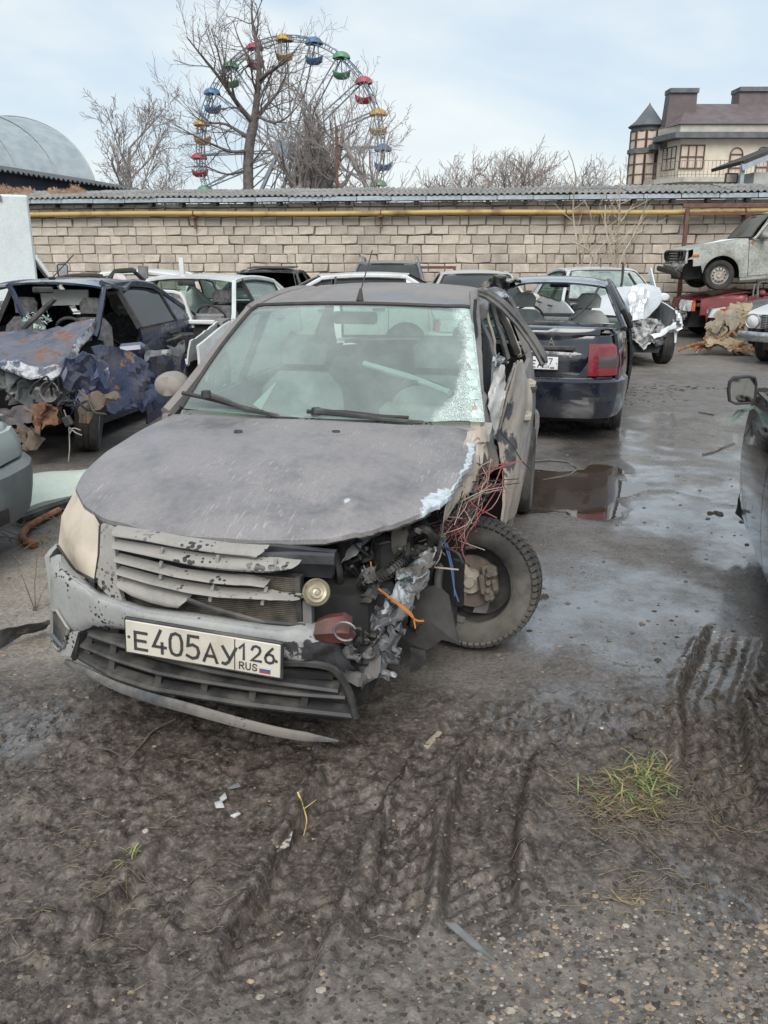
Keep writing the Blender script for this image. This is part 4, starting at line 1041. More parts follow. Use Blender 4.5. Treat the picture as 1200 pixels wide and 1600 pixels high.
class CarB:
    def __init__(s, name, label, frame, pnt, spec=None, omit=(), deform=(), glass_m=None, group=None, seats=None, wheel_m=None, tyre_m=None, cat='car', inner=None):
        s.p = dict(SPEC); s.p.update(spec or {}); s.omit = set(omit); s.dl = list(deform); s.paint = pnt; s.gl = glass_m or GLASS; s.seats = seats or seat_cloth
        s.inner = inner or dark_void
        s.e = empty(name, mat4=frame.M); tag(s.e, label, cat, group); s.fr = frame; s.tyre_m = tyre_m; s.wheel_m = wheel_m
        s.bump_m = s.p['bumper_m'] or pnt
    def dfn(s, V):
        for f in s.dl: V = f(V)
        return V
    def out(s, name, mb, mat, parent=None, smooth=38): return mb.build(name, mat, parent or s.e, smooth, fn=s.dfn if s.dl else None)
    # ---- shape
    def pw(s, u):
        p = s.p; u = np.asarray(u, float)
        f = np.clip(u / p['uf'], 0, 1.2); b = np.clip((-p['wb'] - u) / (-p['wb'] - p['ur']), 0, 1.2)
        return 1 - p['tf'] * f ** 2.6 - p['tr'] * b ** 2.6
    def beltz(s, u):
        p = s.p; return np.interp(-np.asarray(u, float), [.0, -p['rw'][0]], p['belt'])
    def roofz(s, u):
        p = s.p; pts = [(p['ws_top'][0], p['ws_top'][1]), ((p['ws_top'][0] * .55 + p['roof_r'][0] * .45), p['roof_z']), p['roof_r']]
        x = -np.asarray(u, float); xa, za = zip(*[(-a, b) for a, b in pts])
        t = np.clip((x - xa[0]) / (xa[2] - xa[0]), 0, 1); return za[0] + (za[2] - za[0]) * t + (p['roof_z'] - (za[0] + za[2]) / 2) * 4 * t * (1 - t)
    def hoodz(s, u):
        (uc, zc), (uh, zh) = s.p['cowl'], s.p['hood_f']; t = np.clip((np.asarray(u, float) - uc) / (uh - uc), -.2, 1.3)
        return zc + (zh - zc) * (.55 * t + .45 * t * t)
    def edge_line(s, u):
        """upper edge of the side glass area"""
        p = s.p; ab = (p['cowl'][0] - .12, s.beltz(p['cowl'][0]) + .01); at = (p['ws_top'][0], p['ws_top'][1] - .035); rr = (p['roof_r'][0], p['roof_r'][1] - .035); rb = (p['rw'][0] + .04, s.beltz(p['rw'][0]) + .005)
        x = -np.asarray(u, float)
        mid = s.roofz(u) - .04
        lo = np.interp(x, [-ab[0], -at[0]], [ab[1], at[1]]); hi = np.interp(x, [-rr[0], -rb[0]], [rr[1], rb[1]])
        return np.where(x < -at[0], lo, np.where(x > -rr[0], hi, mid))
    def side(s, u, z):
        p = s.p; u = np.asarray(u, float); z = np.asarray(z, float); zb = s.beltz(u)
        low = p['hw'] * s.pw(u) * (1 - p['bul'] * ((np.minimum(z, zb) - .60) / .38) ** 2)
        zt = p['roof_z'] - .04; t = np.clip((z - zb) / (zt - zb), 0, 1.1)
        return low - t * (low - p['yroof'] - .005) - .0 * t
    def sp(s, pts, sg):
        P = np.asarray(pts, float); return np.stack([P[..., 0], sg * s.side(P[..., 0], P[..., 1]), P[..., 1]], -1)
    def col_panel(s, cols, sg, nz=9, th=.028, lift=0.0):
        """cols: (u, z0, z1) columns"""
        C = np.asarray(cols, float); t = np.linspace(0, 1, nz)[:, None]
        U = np.repeat(C[None, :, 0], nz, 0); Z = C[None, :, 1] * (1 - t) + C[None, :, 2] * t
        P = s.sp(np.stack([U, Z], -1), sg); P[..., 1] += sg * lift
        mb = MB(); mb.sheet(P, (0, -sg * th, 0)); return mb
    def arch(s, uc, front=True):
        p = s.p; zc = p['r'] + .015; R = p['r'] + .065
        return [(uc + R * math.cos(a), zc + R * math.sin(a)) for a in np.linspace(rad(8), rad(172), 17)]
    def us(s, a, b): return list(np.linspace(a, b, max(3, int(abs(a - b) / s.p['seg']) + 2)))
    def sides(s):
        p = s.p; d0, d1, d2 = p['doors']; g = .006; wb = p['wb']; sill = p['sill']
        for sg, LR in ((1, 'L'), (-1, 'R')):
            if 'fender_' + LR not in s.omit:
                R = p['r'] + .065; topf = lambda u: float(s.hoodz(u) - p['crown'] - .012)
                uf_ = p['front'][0][0] + .02; c = []
                far = p['hood_f'][0] - .12
                for u in s.us(far, R + .03): c.append((u, .50 if u > uf_ else .50, topf(u)))
                for u, z in s.arch(0): c.append((u, z, topf(u)))
                for u in np.linspace(-R - .012, d0 + g, 3): c.append((u, sill, min(topf(u), s.beltz(u) + .03)))
                s.out('fender', s.col_panel(c, sg), s.paint)
            if 'front_door_' + LR not in s.omit:
                c = [(u, sill + .015, float(s.beltz(u))) for u in s.us(d0 - g, d1 + g)]
                d = s.out('front_door', s.col_panel(c, sg), s.paint); s.door_bits(d, sg, d0, d1)
            if 'rear_door_' + LR not in s.omit:
                R = p['r'] + .075; c = []
                for u in s.us(d1 - g, d2 + g):
                    dz = R * R - (u + wb) ** 2; zz = sill + .015 if dz <= 0 else max(sill + .015, p['r'] + .015 + math.sqrt(dz))
                    c.append((u, zz, float(s.beltz(u))))
                d = s.out('rear_door', s.col_panel(c, sg), s.paint); s.door_bits(d, sg, d1, d2)
            if 'quarter_' + LR not in s.omit:
                R = p['r'] + .065; c = []; ztop = lambda u: float(s.beltz(u)) if u > p['rw'][0] else float(np.interp(-u, [-p['rw'][0], -p['trunk'][0]], [s.beltz(p['rw'][0]), p['trunk'][1] - .03]))
                for u in s.us(d2 - g, -wb - R - .01):
                    dz = R * R - (u + wb) ** 2; zz = p['r'] + .015 + math.sqrt(max(dz, 0)); c.append((u, max(zz, sill) if dz > 0 else .3, ztop(u)))
                for u in s.us(-wb - R - .02, p['ur'] + .22): c.append((u, .52, ztop(u)))
                s.out('quarter_panel', s.col_panel(c, sg), s.paint)
            if 'sill_' + LR not in s.omit:
                c = [(u, sill - .06, sill + .008) for u in s.us(-p['r'] - .09, -wb + p['r'] + .09)]; s.out('sill', s.col_panel(c, sg, 3, .06, -.012), s.bump_m)
            # pillars, roof rail
            el = lambda a, b, n: [(u, float(s.edge_line(u))) for u in np.linspace(a, b, n)]
            ab, at, rr_, rb = p['cowl'][0] - .12, p['ws_top'][0], p['roof_r'][0], p['rw'][0] + .04
            if 'a_pillar_' + LR not in s.omit:
                mb = MB(); P = s.sp(el(ab + .02, at, 7), sg); P[:, 2] -= .01; mb.tube(P, .035, 6, flat=.8); s.out('windscreen_pillar', mb, s.paint)
            if 'rail_' + LR not in s.omit:
                mb = MB(); P = s.sp(el(at, rr_, 10), sg); mb.tube(P, .032, 6, flat=.8); s.out('roof_rail', mb, s.paint)
            if 'c_pillar_' + LR not in s.omit:
                mb = MB(); P = s.sp(el(rr_, rb, 6), sg); mb.tube(P, .034, 6, flat=.8); mb2 = s.col_panel([(u, float(s.beltz(u)), float(s.edge_line(u)) - .0) for u in np.linspace(p['glass_end'] if 'glass_end' in p else rr_ - .12, rb + .01, 6)], sg, 6, .03); mb.add(np.concatenate(mb2.v), mb2.f)
                s.out('rear_pillar', mb, s.paint)
            if 'b_pillar_' + LR not in s.omit:
                mb = MB(); mb.tube(s.sp([(d1, float(s.beltz(d1))), (d1 - .03, float(s.edge_line(d1)))], sg), .034, 4, flat=.6); s.out('centre_pillar', mb, black_plastic)
            for a, b, nm in ((ab - .16, d1 + .03, 'front_window_'), (d1 - .04, (p['glass_end'] if 'glass_end' in p else rr_ - .12) + .02, 'rear_window_')):
                if nm + LR in s.omit: continue
                c = [(u, float(s.beltz(u)), max(float(s.edge_line(u)) - .028, float(s.beltz(u)) + .01)) for u in np.linspace(a, b, 8)]
                s.out('side_window', s.col_panel(c, sg, 5, .005, -.012), s.gl, smooth=60)
                mb = MB(); P = s.sp([(q[0], q[1]) for q in c] + [(q[0], q[2]) for q in c[::-1]] + [(c[0][0], c[0][1])], sg); mb.tube(P, .011, 4); s.out('window_seal', mb, black_plastic)
            if 'mirror_' + LR not in s.omit:
                u0 = p['cowl'][0] - .24; z0 = float(s.beltz(u0)) + .06; y0 = float(s.side(u0, z0)); mb = MB()
                mb.lathe([(.001, -.03), (.05, -.028), (.075, 0), (.085, .05), (.08, .075), (.001, .075)], 16, Matrix.Translation((u0 + .0, sg * (y0 + .13), z0)) @ Matrix.Rotation(-PI / 2, 4, 'Y') @ Matrix.Diagonal((.85, 1.25, 1, 1)))
                mb.box((u0, sg * (y0 + .03), z0 - .03), (.05, .12, .05)); s.out('mirror', mb, s.bump_m)
    def door_bits(s, d, sg, a, b):
        u0 = b + .15; z0 = float(s.beltz(u0)) - .11; y0 = float(s.side(u0, z0)); mb = MB()
        mb.tube([(u0 - .09, sg * (y0 + .008), z0), (u0 - .07, sg * (y0 + .035), z0), (u0 + .07, sg * (y0 + .035), z0), (u0 + .09, sg * (y0 + .008), z0)], .014, 6); s.out('handle', mb, s.p.get('handle_m') or black_plastic, d)
    def top(s):
        p = s.p; uc, zc = p['cowl']; uh, zh = p['hood_f']
        if 'hood' not in s.omit:
            n, m = 20, 25; P = np.zeros((n, m, 3)); V = np.linspace(-1, 1, m)
            for i, t in enumerate(np.linspace(0, 1, n)):
                u = (uc + .06 - .07 * V ** 2) * (1 - t) + (uh + .05 - (.05 + p.get('hood_round', .12)) * np.abs(V) ** 2.5) * t
                hwid = s.side(u, np.full(m, .8)) - .045
                z = s.hoodz(u) - p['crown'] * V ** 2; P[i] = np.stack([u, V * hwid, z], -1)
            mb = MB(); mb.sheet(P, (0, 0, -.022)); s.out('hood', mb, s.paint)
        if 'cowl' not in s.omit:
            mb = MB(); V = np.linspace(-1, 1, 13); mb.sheet([[(uc + .05 - .07 * v * v, v * (p['hw'] - .1), zc - .01 - p['crown'] * v * v) for v in V], [(uc - .12 - .07 * v * v, v * (p['hw'] - .14), zc - .005 - .02 * v * v) for v in V]], (0, 0, -.03)); s.out('cowl', mb, black_plastic)
        ua, za = p['ws_top']
        def screen(u0, z0, y0, u1, z1, y1, bow0, bow1, n=10, m=19):
            P = np.zeros((n, m, 3)); V = np.linspace(-1, 1, m)
            for i, t in enumerate(np.linspace(0, 1, n)):
                bw = bow0 * (1 - t) + bow1 * t
                u = u0 + (u1 - u0) * t + bw * (1 - V ** 2) + math.copysign(.02, bow0) * math.sin(PI * t); z = z0 + (z1 - z0) * t + .015 * math.sin(PI * t)
                P[i] = np.stack([u, V * (y0 + (y1 - y0) * t), np.full(m, z) + (-.02 * V ** 2 if t > .9 else 0)], -1)
            return P
        s.ws = screen(uc - .10, zc - .0, p['hw'] * .855, ua + .01, za + .0, p['yroof'] - .02, .10, .07)
        if 'windshield' not in s.omit:
            mb = MB(); mb.sheet(s.ws, (-.006, 0, -.002)); s.out('windshield', mb, p.get('ws_m') or s.gl, smooth=60)
            mb = MB(); b = list(s.ws[0]) + list(s.ws[:, -1]) + list(s.ws[-1][::-1]) + list(s.ws[::-1, 0]); mb.tube(np.array(b) + [.0, 0, .003], .013, 4); s.out('windshield_seal', mb, black_plastic)
        ur_, zr = p['roof_r']; ub, zb = p['rw']
        if 'roof' not in s.omit:
            n, m = 14, 19; P = np.zeros((n, m, 3)); V = np.linspace(-1, 1, m)
            for i, t in enumerate(np.linspace(0, 1, n)):
                u = (ua + .015 + .07 * (1 - V ** 2)) * (1 - t) + (ur_ - .015 - .05 * (1 - V ** 2)) * t
                z = s.roofz(u) + .012 - .045 * np.abs(V) ** 2.6; P[i] = np.stack([u, V * (p['yroof'] + .015), z], -1)
            mb = MB(); mb.sheet(P, (0, 0, -.02)); s.out('roof', mb, s.paint)
        s.rws = screen(ub + .06, zb, p['hw'] * .80, ur_ - .02, zr - .005, p['yroof'] - .03, -.08, -.05)
        if 'rear_screen' not in s.omit:
            mb = MB(); mb.sheet(s.rws, (.006, 0, -.002)); s.out('rear_screen', mb, s.gl, smooth=60)
            mb = MB(); b = list(s.rws[0]) + list(s.rws[:, -1]) + list(s.rws[-1][::-1]) + list(s.rws[::-1, 0]); mb.tube(np.array(b), .014, 4); s.out('rear_screen_seal', mb, black_plastic)
        if 'trunk' not in s.omit:
            ut, zt = p['trunk']; n = 22; path = rs([(ub + .02, zb - .005), (ub - .08, zb + .0), (ut + .06, zt + .005), (ut, zt - .005), (ut - .045, zt - .06), (p['ur'] + .03, .80), (p['ur'] + .035, .60)], n); V = np.linspace(-1, 1, 21); P = np.zeros((n, 21, 3))
            for i, (u, z) in enumerate(path):
                w = float(s.side(max(u, p['ur'] + .1), .8)) - .05
                if u < ut - .01: w = p['hw'] * p.get('trunk_w', .66)
                P[i] = np.stack([u + (.0 if u > ut else 0) + .10 * np.abs(V) ** 3 * (u < ut + .08), V * w, z - .02 * V ** 2 * (u > ut)], -1)
            mb = MB(); mb.sheet(P, (.015, 0, -.015)); s.trunk = s.out('trunk_lid', mb, s.paint)
    def plan(s, key, n=33):
        pts = [(u, f * s.p['hw']) for u, f in s.p[key]]; full = pts + [(u, -y) for u, y in pts[-2::-1]]
        return rs(full, n)
    def band(s, key, rows, lo=0.0, hi=1.0, n=33, th=.03):
        """rows (z, outset): a strip along the nose or tail; lo..hi picks a stretch of it from the left (+y) side"""
        Pl = s.plan(key, 121); k = np.linspace(lo * 120, hi * 120, n); Q = np.stack([np.interp(k, np.arange(121), Pl[:, j]) for j in (0, 1)], 1)
        T = np.gradient(Q, axis=0); T /= np.linalg.norm(T, axis=1)[:, None]; Nn = np.stack([-T[:, 1], T[:, 0]], 1)
        cen = np.array([-1.2, 0]); sgn = np.sign(((Q - cen) * Nn).sum(1)); Nn *= sgn[:, None]
        P = np.array([[(q[0] + nn[0] * o, q[1] + nn[1] * o, z) for q, nn in zip(Q, Nn)] for z, o in rows])
        th3 = np.repeat(np.c_[-Nn * th, np.zeros(n)][None], len(rows), 0)
        mb = MB(); mb.sheet(P, th3); return mb
    def nose(s):
        p = s.p; zh = p['hood_f'][1]
        if 'bumper_f' not in s.omit:
            s.out('front_bumper', s.band('front', [(.21, -.05), (.26, .0), (.36, .02), (.45, .03), (.52, .03), (.555, .0), (.56, -.05)], n=41), s.bump_m)
            mb = s.band('front', [(.27, .024), (.35, .027)], .36, .64, 13, .01); s.out('lower_grille', mb, black_plastic)
        if 'nose_panel' not in s.omit: s.out('nose_panel', s.band('front', [(.565, -.03), (.66, -.045), (zh - .03, -.075), (zh - .015, -.10)], .14, .86), s.paint)
        if 'grille' not in s.omit:
            g = s.out('grille', s.band('front', [(.58, -.02), (zh - .05, -.06)], .36, .64, 13, .02), black_plastic)
            for k in range(4): z = .595 + k * (zh - .05 - .6) / 3.6; s.out('slat', s.band('front', [(z, -.012), (z + .014, -.014)], .365, .635, 13, .02), chrome if p['lamp'] == 'round' else black_plastic, g)
        for sg, LR in ((1, 'L'), (-1, 'R')):
            if 'headlight_' + LR in s.omit: continue
            lo, hi = (.17, .345) if sg > 0 else (.655, .83)
            h = s.out('headlight', s.band('front', [(.575, -.012), (.64, -.014), (zh - .07, -.035), (zh - .035, -.05)], lo, hi, 12, .03), p.get('lamp_m') or lens_clear)
            a, b = (lo - .05, lo - .002) if sg > 0 else (hi + .002, hi + .05)
            s.out('turn_lens', s.band('front', [(.58, -.016), (zh - .06, -.045)], a, b, 6, .02), orange_lens, h)
    def tail(s):
        p = s.p; zt = p['trunk'][1]
        if 'bumper_r' not in s.omit: s.out('rear_bumper', s.band('rear', [(.24, -.03), (.30, .0), (.42, .012), (.50, .022), (.57, .02), (.60, -.01), (.605, -.06)], n=41), s.bump_m)
        if 'tail_panel' not in s.omit: s.out('tail_panel', s.band('rear', [(.56, -.03), (zt - .12, -.05), (zt - .05, -.07)], .10, .90), s.paint)
        for sg in (1, -1):
            lo, hi = (.11, .265) if sg > 0 else (.735, .89)
            if 'tail_light_' + ('L' if sg > 0 else 'R') in s.omit: continue
            s.out('tail_light', s.band('rear', [(.605, -.015), (.62, -.005), (.75, -.01), (zt - .09, -.028), (zt - .075, -.045)], lo, hi, 10, .03), red_lens)
    def inside(s):
        p = s.p; uc = p['cowl'][0]; hw = p['hw'] - .07
        mb = MB(); mb.box(((p['ur'] + uc) / 2 + .1, 0, p['sill'] - .01), (uc - p['ur'] - .5, 2 * hw - .1, .06)); mb.box((uc + .02, 0, .55), (.05, 2 * hw - .2, .72)); mb.box((p['rw'][0] - .0, 0, .58), (.04, 2 * hw - .2, .74))
        mb.box((.25, 0, .42), (.75, .9, .36)); mb.box((p['ur'] + .55, 0, .36), (.7, 1.1, .22)); mb.box((-p['wb'], 0, p['r']), (.09, 1.3, .09)); mb.box((0, 0, p['r'] - .03), (.12, 1.3, .08))
        if 'engine_box' in p: pass
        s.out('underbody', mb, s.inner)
        if 'interior' in s.omit: return
        mb = MB(); V = np.linspace(-hw + .06, hw - .06, 9); mb.sheet([[(uc - .0, v, .93) for v in V], [(uc - .28, v, .955) for v in V], [(uc - .42, v, .92) for v in V], [(uc - .46, v, .70) for v in V]], (.0, 0, -.04)); mb.box((uc - .40, hw * .48, .955), (.14, .36, .07), bev=.02); s.out('dashboard', mb, dash_grey)
        for sg in (1, -1):
            y = sg * .36; u0 = p['doors'][0] - .62; mb = MB()
            P = [(u0, y, .50), (u0 - .10, y, .75), (u0 - .17, y, .98), (u0 - .19, y, 1.06)]; mb.tube(P, [.25, .26, .22, .14], 10, flat=.34, up=(0, 1, 0)); mb.box((u0 + .26, y, .45), (.52, .48, .16), bev=.05)
            st = s.out('seat', mb, s.seats); mb = MB(); mb.tube([(u0 - .20, y, 1.10), (u0 - .21, y, 1.20), (u0 - .22, y, 1.25)], [.12, .13, .09], 10, flat=.42, up=(0, 1, 0)); s.out('headrest', mb, s.seats, st)
        u0 = p['doors'][2] - .1; mb = MB(); mb.tube([(u0 + .05, 0, .52), (u0 - .12, 0, .80), (u0 - .2, 0, .99)], [.60, .60, .57], 12, flat=.12, up=(0, 1, 0)); mb.box((u0 + .3, 0, .45), (.5, 1.2, .16), bev=.05); s.out('rear_bench', mb, s.seats)
        a = np.linspace(0, 2 * PI, 25); c = np.array([uc - .52, .36, .93]); mb = MB(); T = Matrix.Rotation(rad(-62), 4, 'Y'); mb.tube([tuple(np.array(T @ Vector((.18 * math.cos(k), .18 * math.sin(k), 0))) + c) for k in a], .015, 6, cap=False)
        for k in (.2, PI - .2, -PI / 2): mb.tube([tuple(c), tuple(np.array(T @ Vector((.17 * math.sin(k), .17 * math.cos(k), 0))) + c)], .018, 5)
        mb.tube([tuple(c), tuple(c + [.25, 0, -.12])], .03, 6); s.out('steering_wheel', mb, black_plastic)
        mb = MB(); mb.box((p['ws_top'][0] + .14, 0, p['ws_top'][1] - .06), (.03, .22, .06), bev=.012); s.out('inner_mirror', mb, black_plastic)
    def wheels(s, style=None, skip=(), steer=0.0):
        p = s.p
        for nm, u, sg in (('FL', 0, 1), ('FR', 0, -1), ('RL', -p['wb'], 1), ('RR', -p['wb'], -1)):
            if nm in skip: continue
            wheel(s.e, (u, sg * (p['track'] - .01), p['r']), p['r'], p['tw'], style or p['wheel'], sg, rot=Matrix.Rotation(rad(steer), 4, 'Z') if u == 0 else None, tyre_m=s.tyre_m, rim_m=s.wheel_m)
    def all(s, **k):
        s.sides(); s.top(); s.nose(); s.tail(); s.inside(); s.wheels(**k); return s
GLASS = glass('car side glass', (.42, .50, .47), .22, (.30, .32, .30))
GLASS_TINT = glass('tinted glass', (.05, .055, .06), .10, (.25, .26, .27))
GLASS_PALE = glass('pale dusty glass', (.74, .84, .80), .25, (.45, .52, .48))
GLASS_WS = glass('dusty greenish windshield', (.80, .89, .86), .29, (.50, .575, .545), scale=2.2, crack=.85)
GLASS_CRACK = glass('shattered windshield', (.55, .70, .64), .40, (.50, .58, .55), scale=4, crack=.9)
GLASS_MOSS = glass('grimy glass', (.20, .20, .19), .75, (.16, .15, .135))
def plate(parent, M, text, region, mat, w=.52, h=.112, dirty=True, extra=None):
    """number plate in the local x-y plane of M, facing +z"""
    A = np.array(M); tr = lambda V: np.asarray(V) @ A[:3, :3].T + A[:3, 3]
    fm = MB(); fm.box((0, 0, -.006), (w + .014, h + .016, .014), bev=.004); f = fm.build('number_plate', dusty_black if dirty else black_plastic, parent, 30, fn=tr)
    mb = MB(); mb.box((0, 0, .002), (w, h, .006), bev=.002); mb.build('plate_face', mat, f, 30, fn=tr)
    z = .0056; mb = MB(); x = -w / 2 + .034; big, small = h * .68, h * .52
    for ch in text:
        hh = big if ch.isdigit() else small; ww = .040 if ch.isdigit() else .043
        strokes(mb, ch, x, -h / 2 + .018, ww, hh, .0098, z); x += ww + (.0175 if ch.isdigit() else .020)
    dx = w / 2 - .148
    mb.box((dx, 0, z), (.003, h - .008, .0014))
    rw = .030; n = len(region); x = dx + .012 + (3 - n) * .012
    for ch in region: strokes(mb, ch, x, -h / 2 + .046, rw, h * .45, .0078, z); x += rw + .0135
    x = dx + .016
    for ch in 'RUS': strokes(mb, ch, x, -h / 2 + .012, .014, .022, .0036, z); x += .0215
    for sx in (-1, 1): mb.lathe([(.001, z + .0012), (.0052, z + .0012), (.0052, z)], 10, Matrix.Translation((sx * (w / 2 - .012), 0.0, 0)))
    bx = 4 * [0]
    mb.build('plate_lettering', plate_ink, f, 0, fn=tr)
    fx = x + .019; fl = MB(); fl.box((fx, -h / 2 + .0265, z), (.036, .0075, .0012), mi=0); fl.box((fx, -h / 2 + .0190, z), (.036, .0075, .0012), mi=1); fl.box((fx, -h / 2 + .0115, z), (.036, .0075, .0012), mi=2)
    fl.build('plate_flag', [mat, plate_blue, plate_red], f, 0, fn=tr)
    return f
# ------------------------------------------------------------------ the dusty grey wreck in front
MF = Frame(-.352, 3.175, 12.8)
GREY = paint('dusty grey metallic paint', (.12, .122, .132), (.29, .262, .245), .55, .38, .25, 3.0, .35, grime=.10, bump=.03)
GREY_HOOD = paint('dusty grey hood paint', (.115, .113, .118), (.275, .256, .256), .58, .36, .12, 3.4, .2, grime=.22, rmax=.52, streak=.65, chips=7.0, chipcol=(.50, .56, .60), bump=.03)
GREY_BUMP = paint('dirt caked bumper', (.20, .21, .215), (.325, .325, .31), .72, .6, 0, 3.2, 0, grime=.12, spots=1.0, chips=10.0, chipcol=(.03, .03, .033), bump=.06)
DUST_PLASTIC = paint('caked grille plastic', (.17, .163, .155), (.29, .275, .252), .75, .8, 0, 4.0, 0, grime=.12, spots=1.3, bump=.06)
BEIGE = paint('mud coated inner metal', (.29, .255, .215), (.42, .365, .30), .7, .8, 0, 5.0, 0, grime=.25, bump=.15)
FLANK = paint('mud coated door skin', (.26, .26, .26), (.50, .43, .35), .62, .55, .1, 2.2, .1, grime=.16, chips=6.0, chipcol=(.10, .10, .11), bump=.04)
LENS_DUST = paint('dust covered headlight lens', (.45, .385, .305), (.53, .455, .365), .6, .35, 0, 5.0, .6, grime=.08)
def main_car():
    fr = MF
    spec = dict(hw=.81, wb=2.476, uf=.86, ur=-3.42, ws_top=(-1.10, 1.425), roof_z=1.492, roof_r=(-2.55, 1.42), rw=(-3.12, 1.08), trunk=(-3.36, 1.05), cowl=(-.36, .985), hood_f=(.62, .80), yroof=.565, belt=(.95, 1.02), wheel='steel', glass_end=-2.6, seg=.07)
    c = CarB('wrecked_liftback', 'dusty grey wrecked hatchback with its left front corner torn away and a dirty number plate', fr, GREY, spec,
             omit={'fender_L', 'fender_R', 'hood', 'cowl', 'windshield', 'front_door_L', 'mirror_L', 'mirror_R', 'front_window_L', 'b_pillar_L', 'a_pillar_L', 'rear_window_L', 'grille', 'nose_panel', 'bumper_f', 'headlight_L', 'headlight_R'},
             glass_m=GLASS_PALE, tyre_m=rubber_dusty, seats=surf('dusty grey seats', (.15, .16, .16), (.26, .265, .26), 9, .95))
    c.sides(); c.top(); c.tail(); c.inside(); c.wheels(skip=('FL',)); e = c.e; s = c
    H = lambda px, py, ax, val: fr.hit(px, py, ax, val)
    PV = [-.86, -.82, -.79, -.74, -.62, -.45, -.3, -.15, 0, .15, .3, .45, .6, .74]; PU = [.36, .46, .54, .61, .715, .785, .832, .857, .866, .857, .832, .785, .725, .61]
    def front(px, py, inset=0.0):
        u = .8
        for _ in range(9):
            p = H(px, py, 0, u); u = .5 * u + .5 * (float(np.interp(p[1], PV, PU)) - inset)
        return H(px, py, 0, u)
    def fl(pts, inset=0.0):
        ins = inset if isinstance(inset, (list, tuple)) else [inset] * len(pts)
        return np.array([front(x, y, i) for (x, y), i in zip(pts, ins)])
    C4 = lambda *pp: [(60 + x / 2.4, 720 + y / 2.4) for x, y in pp]
    C5 = lambda *pp: [(400 + x / 2.4, 640 + y / 2.4) for x, y in pp]
    C8 = lambda *pp: [(680 + x / 4.21, 420 + y / 4.21) for x, y in pp]
    # ---- hood: outline in plan, height by a fitted curve
    def hz(u, v): t = np.clip((u + .4) / 1.1, -.2, 1.2); return .985 - .105 * t - .085 * t * t - .032 * (v / .72) ** 2
    L_ = [(-.45, -.73), (-.2, -.765), (.05, -.78), (.25, -.765), (.36, -.735)]
    F_ = [(.36, -.735), (.50, -.615), (.59, -.49), (.655, -.3), (.685, -.1), (.68, .1), (.635, .30), (.575, .42), (.50, .50), (.42, .58), (.335, .635)]
    R_ = [(-.42, .67), (-.25, .685), (0, .69), (.2, .67), (.335, .635)]
    B_ = [(-.45, -.73), (-.37, -.45), (-.335, -.15), (-.33, .1), (-.35, .35), (-.42, .67)]
    n, m = 70, 80
    G = coons(smooth_line(B_, 60), smooth_line(F_, 80), smooth_line(L_, 60), smooth_line(R_, 60), n, m)
    U, V = G[..., 0], G[..., 1]; Z = hz(U, V)
    # two pressed creases, the folded lip and dents at the torn corner, a wavy right edge
    for v0 in (-.42, .42): Z += .005 * np.exp(-((V - v0 * (1.1 - .25 * U)) / .035) ** 2)
    def near(px, py): p = H(px, py, 2, .8); return p
    q = near(545, 812); Z += .030 * np.exp(-(((U - q[0]) / .05) ** 2 + ((V - q[1]) / .055) ** 2)); Z -= .022 * np.exp(-(((U - q[0] - .0) / .05) ** 2 + ((V - q[1] + .10) / .06) ** 2))
    w = sstep(.55, .68, V); Z += w * (.010 * fbm(U * 7, V * 7, 3, 3)) - .02 * w * sstep(.15, -.3, U)
    Z += .006 * fbm(U * 3, V * 3, 9, 3)
    front_w = sstep(.55, .66, U) ; Z -= .012 * np.linspace(0, 1, n)[:, None] ** 14
    Pt = np.stack([U, V, Z], -1); Pt[-1, :, :] += 0
    jag = np.zeros((n, m)); jag[-4:, int(m * .72):] = 1
    Pt[..., 0] += jag * .018 * fbm(V * 40, U * 40, 5, 2); Pt[..., 1] += (np.arange(m) > m - 4)[None, :] * .012 * fbm(U * 30, V * 10, 6, 3)
    mb = MB(); mb.sheet(Pt, (0, 0, -.016)); hood = mb.build('hood', GREY_HOOD, e, 50)
    hood['label'] = 'dusty hood scraped to bare metal along its right edge'
    chip = .66 * sstep(.655, .69, V) + .62 * sstep(.56, .69, V) * sstep(.0, -.38, U) + .60 * sstep(.46, .62, V) * sstep(.12, .33, U) + .25 * sstep(.56, .68, V)
    chip = np.maximum(chip, .62 * np.exp(-(((U - q[0] - .01) / .04) ** 2 + ((V - q[1]) / .035) ** 2)))
    q2 = near(470, 832); chip = np.maximum(chip, .58 * np.exp(-(((U - q2[0]) / .022) ** 2 + ((V - q2[1]) / .05) ** 2)))
    q3 = near(480, 778); chip = np.maximum(chip, .60 * np.exp(-(((U - q3[0]) / .012) ** 2 + ((V - q3[1]) / .010) ** 2)))
    a = hood.data.attributes.new('chip', 'FLOAT', 'POINT'); a.data.foreach_set('value', np.tile(chip.ravel(), 2).astype(np.float32))
    mb = MB(); pts = np.array([Pt[-1, j] for j in range(0, int(m * .97))]) - [.012, 0, .016]; mb.tube(pts, .008, 5); mb.build('hood_lip', dusty_black, e)
    for px, py in ((372, 668), (525, 672)):
        p = H(px, py, 2, .972); mb = MB(); mb.lathe([(.001, .013), (.010, .011), (.014, 0), (.014, -.01)], 10, Matrix.Translation((p[0], p[1], float(hz(p[0], p[1])) - .002)) @ Matrix.Diagonal((1, 1.5, 1, 1))); mb.build('washer_jet', black_plastic, e)
    # ---- cowl and wipers
    W = np.linspace(-1, 1, 25); mb = MB()
    mb.sheet([[(-.30 - .12 * v * v, .72 * v, .955 - .02 * v * v) for v in W], [(-.37 - .12 * v * v, .72 * v, .965 - .02 * v * v) for v in W], [(-.42 - .10 * v * v, .72 * v, .982 - .015 * v * v) for v in W]], (0, 0, -.03)); mb.build('cowl', DUST_PLASTIC, e)
